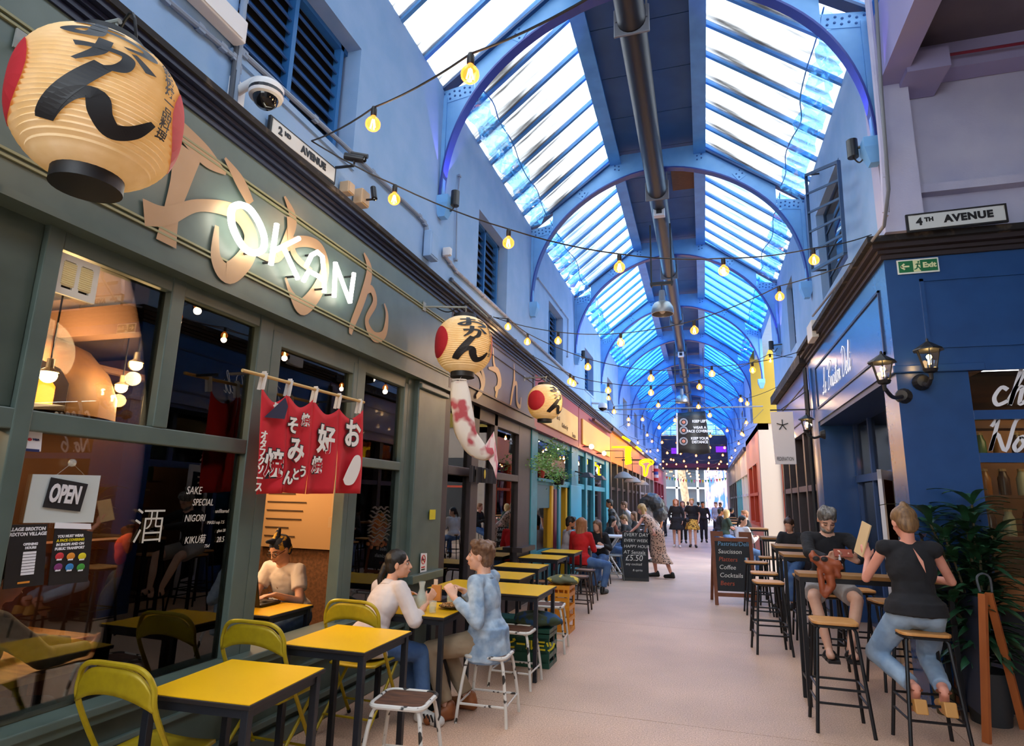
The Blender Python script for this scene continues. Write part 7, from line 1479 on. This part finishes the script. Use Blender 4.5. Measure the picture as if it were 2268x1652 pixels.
# inside dressing: booth, menu sheets, dark shelves, door
tag(MB().box(-4.3, -4.15, 1.4, 3.7, 0, 1.20).box(-4.32, -4.13, 1.4, 3.7, 1.18, 1.24).build('booth_back', mat('booth_leather', '6e3a1c', .6, col2='5a2e16', scale=3)), 'rust brown booth back inside the green shop', 'bench')
tb = thing('dining_table', 'brown wooden table just behind the first green window', 'table', (-3.4, 2.4, 0)); MB().box(-4.05, -2.98, 1.5, 2.95, .72, .75).build('table_top', M_oak, tb)
for x in (-3.9, -3.1):
    for y in (1.6, 2.85): MB().box(x-.025, x+.025, y-.025, y+.025, 0, .72).build('leg', M_black, tb)
ms = thing('wall_menu', 'large buff paper menu sheet with handwriting behind the person with the laptop', 'menu', (-5.5, 6.0, 1.4))
MB().box(-4.9, -3.95, 6.04, 6.07, 1.0, 2.15).build('sheet', mat('buff_paper', 'b08a5c', .8), ms); rnd = random.Random(4)
for k in range(11):
    z = 2.08-k*.095; MB().box(-4.85, -4.85+rnd.uniform(.25, .55), 6.03, 6.035, z-.012, z).build('writing_line', mat('ink_brown', '3a2614', .8), ms)
tag(MB().box(-3.9, -3.55, 5.9, 6.05, 1.35, 2.3).box(-3.9, -3.55, 5.86, 6.05, 1.25, 1.36).build('wall_cabinet', mat('cabinet_beige', 'b09068', .5)), 'beige wall cabinet beside the buff menu sheet', 'cabinet')
tag(MB().box(-6.4, -4.95, 5.5, 6.05, 0, 2.2).build('kitchen_shelves', mat('kitchen_dark', '17120f', .8)), 'dark kitchen unit left of the buff menu sheet', 'cabinet')
struct(MB().box(-2.99, -2.94, 4.6, 5.4, .62, 2.0).build('partition_panel', mat('panel_smoke', '2a221c', .8)))
# white column figures and mascotless shapes in the black shop windows
fx = panel('window_cutout', 'pale grey paper strip with an animal shape in the black shop window', 'poster', *gx([(994, 1035), (1030, 1035), (1020, 1125), (988, 1230)], -2.85), mat('strip_grey', '77726f', .7)); g = MB(); c = onX(1004, 1065, -2.84)
g.ball(c, (.006, .10, .13), 14, 8).prism([(-.08, .08), (-.05, .19), (-.01, .11)], c, (0, 1, 0), (0, 0, 1), (.006, 0, 0)).prism([(.08, .08), (.06, .19), (.02, .11)], c, (0, 1, 0), (0, 0, 1), (.006, 0, 0)).prism([(-.05, -.1), (.05, -.1), (.09, -.42), (-.04, -.42)], c, (0, 1, 0), (0, 0, 1), (.006, 0, 0)); g.build('cutout', mat('cutout_cream', 'b8a49a', .7), fx)
for px, py, lb in ((973, 1100, 'left'), (1027, 1093, 'right')): tag(MB().ball(onX(px, py, -2.84), (.005, .085, .14), 18, 10).build('oval_ornament', mat('oval_olive', '9a935e', .6)), '%s pale green oval ornament beside the animal shape in the black shop window' % lb, 'ornament')
wl = thing('white_lantern_print', 'tall rounded white panel with a red ring in the black shop window', 'sign', tuple(onX(1120, 1110, -2.85))); c = onX(1120, 1112, -2.86); P_ = [(cos(a)*.36, (.28 if sin(a) > 0 else -.28)+sin(a)*.25) for a in [k*pi/12 for k in range(24)]]; MB().prism(P_, c, (0, 1, 0), (0, 0, 1), (.01, 0, 0)).build('panel', mat('panel_frost', 'a9b0b0', .6), wl); q = onX(1133, 1088, -2.845); MB().tube([q+V((0, cos(a)*.11, sin(a)*.12)) for a in [k*pi/10 for k in range(20)]], .02, 5, closed=True).build('red_ring', MATS['disc_red'], wl)
# deli: neon, photograph, shelf bottles
on = thing('orange_neon', 'orange neon scribble in the delicatessen window above the white door', 'sign', tuple(onX(1930, 1030, 2.3))); P_ = [tuple(onX(a, b, 2.3)) for a, b in ((1912, 1022), (1945, 1020), (1915, 1028), (1943, 1028), (1918, 1032))]; MB().tube(smoothline(P_, 4), .012, 6).build('neon_tube', emitmat('neon_orange', 'ff7a1c', 5), on); MB().bar(V(P_[0])+V((.04, 0, -.05)), V(P_[0])+V((.04, 0, .4)), .01).build('hanger', M_black, on)
ph = thing('photo_print', 'black and white photograph of two figures on the delicatessen window', 'poster', tuple(onX(1880, 1130, 2.16))); A, B, C_, D_ = gx([(1872, 1088), (1895, 1086), (1898, 1140), (1876, 1145)], 2.16); MB().hexa([D_, C_, B, A, D_+V((.004, 0, 0)), C_+V((.004, 0, 0)), B+V((.004, 0, 0)), A+V((.004, 0, 0))]).build('print', mat('photo_grey', '3a3c42', .6), ph); f = MB()
for dx in (-6, 5): c = onX(1884+dx, 1115, 2.155); f.ball(c+V((0, 0, .10)), (.003, .04, .05), 8, 6).ball(c-V((0, 0, .03)), (.003, .07, .10), 8, 6)
f.build('figures', mat('photo_white', 'a8acb2', .6), ph)
for z in (1.35, 1.75, 2.12, 2.45):
    tag(MB().box(2.5, 6.9, 7.35, 7.6, z-.03, z).build('wall_shelf', MATS['timber_brown'] if 'timber_brown' in MATS else mat('timber_brown', '5a3a20', .7)), {1.35: 'lowest', 1.75: 'second lowest', 2.12: 'second highest', 2.45: 'highest'}[z]+' brown shelf of jars behind the delicatessen side window', 'shelf')
ORD2 = ORD+['thirteenth', 'fourteenth']
bc = ['8a5a20', '3a5a30', 'b08a30', '6a2a20', '9a9a80', '402a20']; src = {}
for zi, z in enumerate((1.35, 1.75, 2.12)):
    for k in range(14):
        x = 2.6+k*.16; c = bc[(k*5+zi) % 6]; jl = '%s jar, %s from left on the %s delicatessen shelf' % (('amber', 'green', 'ochre', 'rust red', 'pale', 'dark')[(k*5+zi) % 6], ORD2[k], ('lowest', 'second', 'third')[zi])
        if c not in src:
            o = thing('jar', jl, 'jar', (x, 7.45, z), 0, 'jars on the delicatessen shelves'); MB().lathe([(0, 0), (.05, 0), (.052, .02), (.052, .17), (.035, .21), (.03, .24), (0, .24)], (x, 7.45, z), 12).build('glass', mat('jar_'+c, c, .25), o, smooth='auto'); MB().lathe([(.034, .24), (.034, .265), (0, .265)], (x, 7.45, z), 10).build('lid', M_gold, o); src[c] = o
        else: (lambda q: q.__setitem__('label', jl))(dup(src[c], (x, 7.45, z)))
l = bpy.data.lights.new('shelf_fill', 'AREA'); l.energy = 16; l.color = (1, .7, .4); l.size = 2; o = bpy.data.objects.new('shelf_fill', l); link(o, dl); o.matrix_basis = wm(dl).inverted() @ Matrix.Translation((4, 7.0, 2.75))  # area fill added to lift the dark delicatessen interior, no fixture
br_ = thing('dark_barrel', 'dark blue grey barrel under the orange timber sill', 'barrel', (2.75, 5.95, 0)); MB().lathe([(0, 0), (.15, 0), (.2, .35), (.22, .8), (.21, .82), (0, .82)], (2.75, 5.95, 0), 22).build('barrel', mat('barrel_navy', '2a3550', .5), br_, smooth='auto')
# folding table, metal stools by the blonde woman
ft_ = thing('folding_table', 'white topped folding table with crossed legs beside the blonde woman', 'table', (-2.0, 15.0, 0)); MB().box(-2.45, -1.75, 13.6, 14.3, .82, .86).build('table_top', Mw, ft_, bevel=.01)
for y in (13.7, 14.2): MB().tube([(-2.4, y, 0), (-1.85, y, .82)], .018, 6).tube([(-1.8, y, 0), (-2.35, y, .82)], .018, 6).build('crossed_legs', Mw, ft_)
white_stool((-1.85, 13.3, 0), .2, 'grey metal stool below the white folding table', h=.5, m=mat('grey_metal', '8a8d8c', .4, metal=.6), group='grey metal stools by the folding table', seatm=MATS['grey_metal']); white_stool((-1.7, 16.6, 0), 0, 'grey metal stool behind the happy hour chalkboard', h=.5, m=MATS['grey_metal'], group='grey metal stools by the folding table', seatm=MATS['grey_metal'])
wt = thing('small_white_table', 'small white table in front of the woman in red', 'table', (-2.05, 11.6, 0)); MB().box(-2.3, -1.85, 11.5, 12.0, .74, .77).build('table_top', Mw, wt, bevel=.005); MB().tube([(-2.08, 11.75, 0), (-2.08, 11.75, .74)], .03, 8).box(-2.25, -1.9, 11.72, 11.78, 0, .02).build('pedestal', MATS['grey_metal'], wt)
for k, (x, y, yaw) in enumerate(((-2.55, 11.7, 0), (-2.18, 11.2, 0), (-1.98, 12.4, 0), (-2.25, 14.5, 0), (-2.25, 15.3, 0), (-1.72, 15.9, 0), (-1.75, 17.2, 0))): white_stool((x, y, 0), 0, 'dark stool under the %s seated person on the left beyond the yellow tables' % ORD[k], h=.46, m=M_bst, s=.13, sp=.16, group='stools under the seated crowd on the left', seatm=MATS['tan_seat'])
for k, (x, y) in enumerate(((.42, 21.5), (.55, 19.6), (.78, 15.5), (1.15, 18.2), (1.38, 11.3), (.75, 27.5), (1.1, 29.5))): dup(bproto2, (x, y, 0), 0, 'bar stool under the %s seated person on the right beyond the first table' % ORD[k], scale=.85)
for k, (x, y) in enumerate(((.95, 20.6), (1.1, 16.4), (.95, 28.5), (1.0, 24.0))): high_table(x-.3, x+.35, y-.3, y+.3, '%s small high table among the crowd on the right' % ORD[k])
for k, (x, y) in enumerate(((-2.1, 15.6), (-2.1, 20.0), (-2.0, 25.0), (-2.0, 30))): bistro(x-.1, y, .6, .7, '%s pale table among the crowd on the left' % ORD[k], top=Mw, group='pale tables in the crowd')
# protective netting along the roof edge
M_net = glassmat('blue_film', 'a8dcff', .4, 1.3, dirt='5fb0f0', dirtfac=.6, scale=(6, 6, 6)); rnd = random.Random(6)
for sd, nm in ((-1, 'left'), (1, 'right')):
    for i in range(3, 7):
        y0, y1 = BAYS[i]+.1, BAYS[i+1]-.1; xe = -2.72 if sd < 0 else 1.64; xi = -2.45 if sd < 0 else 1.37
        mb = MB(); n = 26; z0 = 6.38; J = [[rnd.uniform(-.05, .05) for _ in range(5)] for _ in range(n+1)]
        def fn(u, v): k = int(round(u*n)); j = int(round(v*3)); return (xe+(xi-xe)*v+J[k][j], y0+(y1-y0)*u+J[k][j]*.6, z0+.23*v+J[k][(j+1) % 5]*.8)
        mb.grid(fn, n, 3); o = mb.build('net_film', M_net, None); o['kind'] = 'stuff'; o['label'] = 'crumpled blue safety film along the %s roof edge in bay %s from the camera' % (nm, ORD[i-3]); o['category'] = 'netting'
        f = MB(); cur = [(xi+rnd.uniform(-.05, .05), y0+(y1-y0)*k/8, z0+.22+rnd.uniform(-.04, .04)) for k in range(9)]; tag(f.tube(smoothline(cur, 4), .008, 5).build('film_cord', mat('cord_blue', '2b7fc4', .5)), 'thin blue cord along the %s roof edge in bay %s from the camera' % (nm, ORD[i-3]), 'cord')
# ---- the street past the far end
st = thing('street_building', 'pale building with big ground floor windows across the street at the far end', 'building', (-1, 60, 0)); Mb2 = mat('street_white', 'e4e4ea', .6)
mb = MB(); 
MB().box(-12, 10, 60, 61, 0, .9).build('base_wall', Mb2, st); MB().box(-12, 10, 60, 61, 4.9, 7.4).build('brown_band', mat('street_brown', '5d5048', .8), st); MB().box(-12, 10, 60, 61, 7.4, 14).build('upper_wall', mat('street_brick', '8a6a58', .8), st); MB().box(-12, 10, 60.6, 60.7, .9, 4.9).build('shop_glass', mat('street_glass', '4a5560', .2), st)
for k in range(12): MB().box(-12+k*1.9, -11.8+k*1.9, 59.95, 60.6, .9, 4.9).build('mullion', Mb2, st)
MB().box(-12, 10, 59.95, 60.6, 2.9, 3.05).build('transom', Mb2, st)
for k in range(5): MB().box(-5+k*1.8, -4.1+k*1.8, 59.9, 60, 8, 10.6).build('window', MATS['street_glass'], st)
tr_ = thing('street_tree', 'pale barked tree trunk with yellow green leaves outside the far end', 'tree', (-1.75, 55, 0)); MB().tube(smoothline([(-1.35, 55, 0), (-1.5, 55, 2), (-1.75, 55, 4.2), (-1.9, 55, 7), (-1.6, 55, 10)], 5), .32, 10).build('trunk', mat('bark_pale', 'b59878', .8, col2='8f775c', scale=4), tr_, smooth=True)
f = MB(); rnd = random.Random(9)
for k in range(900): q = V((rnd.gauss(-.8, 2.6), 55+rnd.gauss(0, 1.2), rnd.uniform(5.4, 9))); f.add([q, q+V((rnd.uniform(-.3, .3), .1, .2)), q+V((rnd.uniform(.1, .4), 0, rnd.uniform(-.3, .1)))], [(0, 1, 2)])
stuff(f.build('foliage', mat('leaf_street', 'a8b84a', .6, col2='6f8f3a', scale=2), tr_))
hd = thing('painted_hoarding', 'tall hoarding with blue pink and white abstract paint outside the far end', 'mural', (1.0, 54, 0)); MB().box(.1, 3.4, 54, 54.15, .4, 6.6).build('panel', mat('mural', '3f6fd0', .6, col2='f0b8c4', scale=1.6, stretch=(1.6, 1, .5), lo=.42, hi=.58, detail=6), hd)
for k in range(3): MB().box(.1+k*1.6, .18+k*1.6, 53.9, 54, 0, 6.8).build('post', Mb2, hd)
bu = thing('bunting', 'string of coloured bunting triangles across the far exit', 'bunting', (-.5, 48, 3.9)); cols = ['d83a5a', 'e8d23a', '3a9ad8', '5ab04a', 'e88ab0', 'f0f0f0']
for k in range(22):
    x = -2.7+k*.2; z = 3.55-.25*(1-((x+.5)/2.3)**2); MB().prism([(x, z), (x+.17, z), (x+.085, z-.26)], (0, 48, 0), (1, 0, 0), (0, 0, 1), (0, .01, 0)).build('flag', mat('bunt_'+cols[k % 6], cols[k % 6], .7), bu)
MB().tube([(-2.8, 48, 3.56), (-.5, 48, 3.31), (1.75, 48, 3.56)], .01, 5).build('string', M_black, bu)
for x0_, x1_, nm in ((-3.4, -2.8, 'left'), (1.72, 2.4, 'right')): struct(MB().box(x0_, x1_, YEND, 50, 0, 6.35).build('pillar_'+nm, mat('end_plum', '4a2a3a', .7)))
struct(MB().box(-2.8, 1.72, 45.25, 45.3, 4.05, 4.35).build('trim_9', mat('end_beam', '7a2030', .6)))
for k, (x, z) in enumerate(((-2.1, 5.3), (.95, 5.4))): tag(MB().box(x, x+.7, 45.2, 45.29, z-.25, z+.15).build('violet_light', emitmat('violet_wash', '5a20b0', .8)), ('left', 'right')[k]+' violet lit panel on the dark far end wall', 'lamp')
# a few things on the right wall and near the second camera
jbox(1800, 735, .4, .25, 'cream cable box on the ledge over the delicatessen far end', M_cream, x=1.6)
fr_ = thing('wall_frame', 'open metal window frame with netting on the right wall behind the lavender corner', 'window', (1.55, 8, 5)); P_ = [onX(x, y, 1.55) for x, y in ((1785, 388), (1857, 358), (1872, 560), (1800, 600))]
for i in range(4): MB().bar(P_[i], P_[(i+1) % 4], .035).build('frame_bar', MATS['window_navy'], fr_)
for k in range(1, 5): MB().bar(P_[0].lerp(P_[3], k/5), P_[1].lerp(P_[2], k/5), .025).build('cross_bar', MATS['window_navy'], fr_)
MB().bar(P_[0], (1.72, P_[0].y, P_[0].z), .02).bar(P_[3], (1.72, P_[3].y, P_[3].z), .02).build('hinge_arm', M_black, fr_)
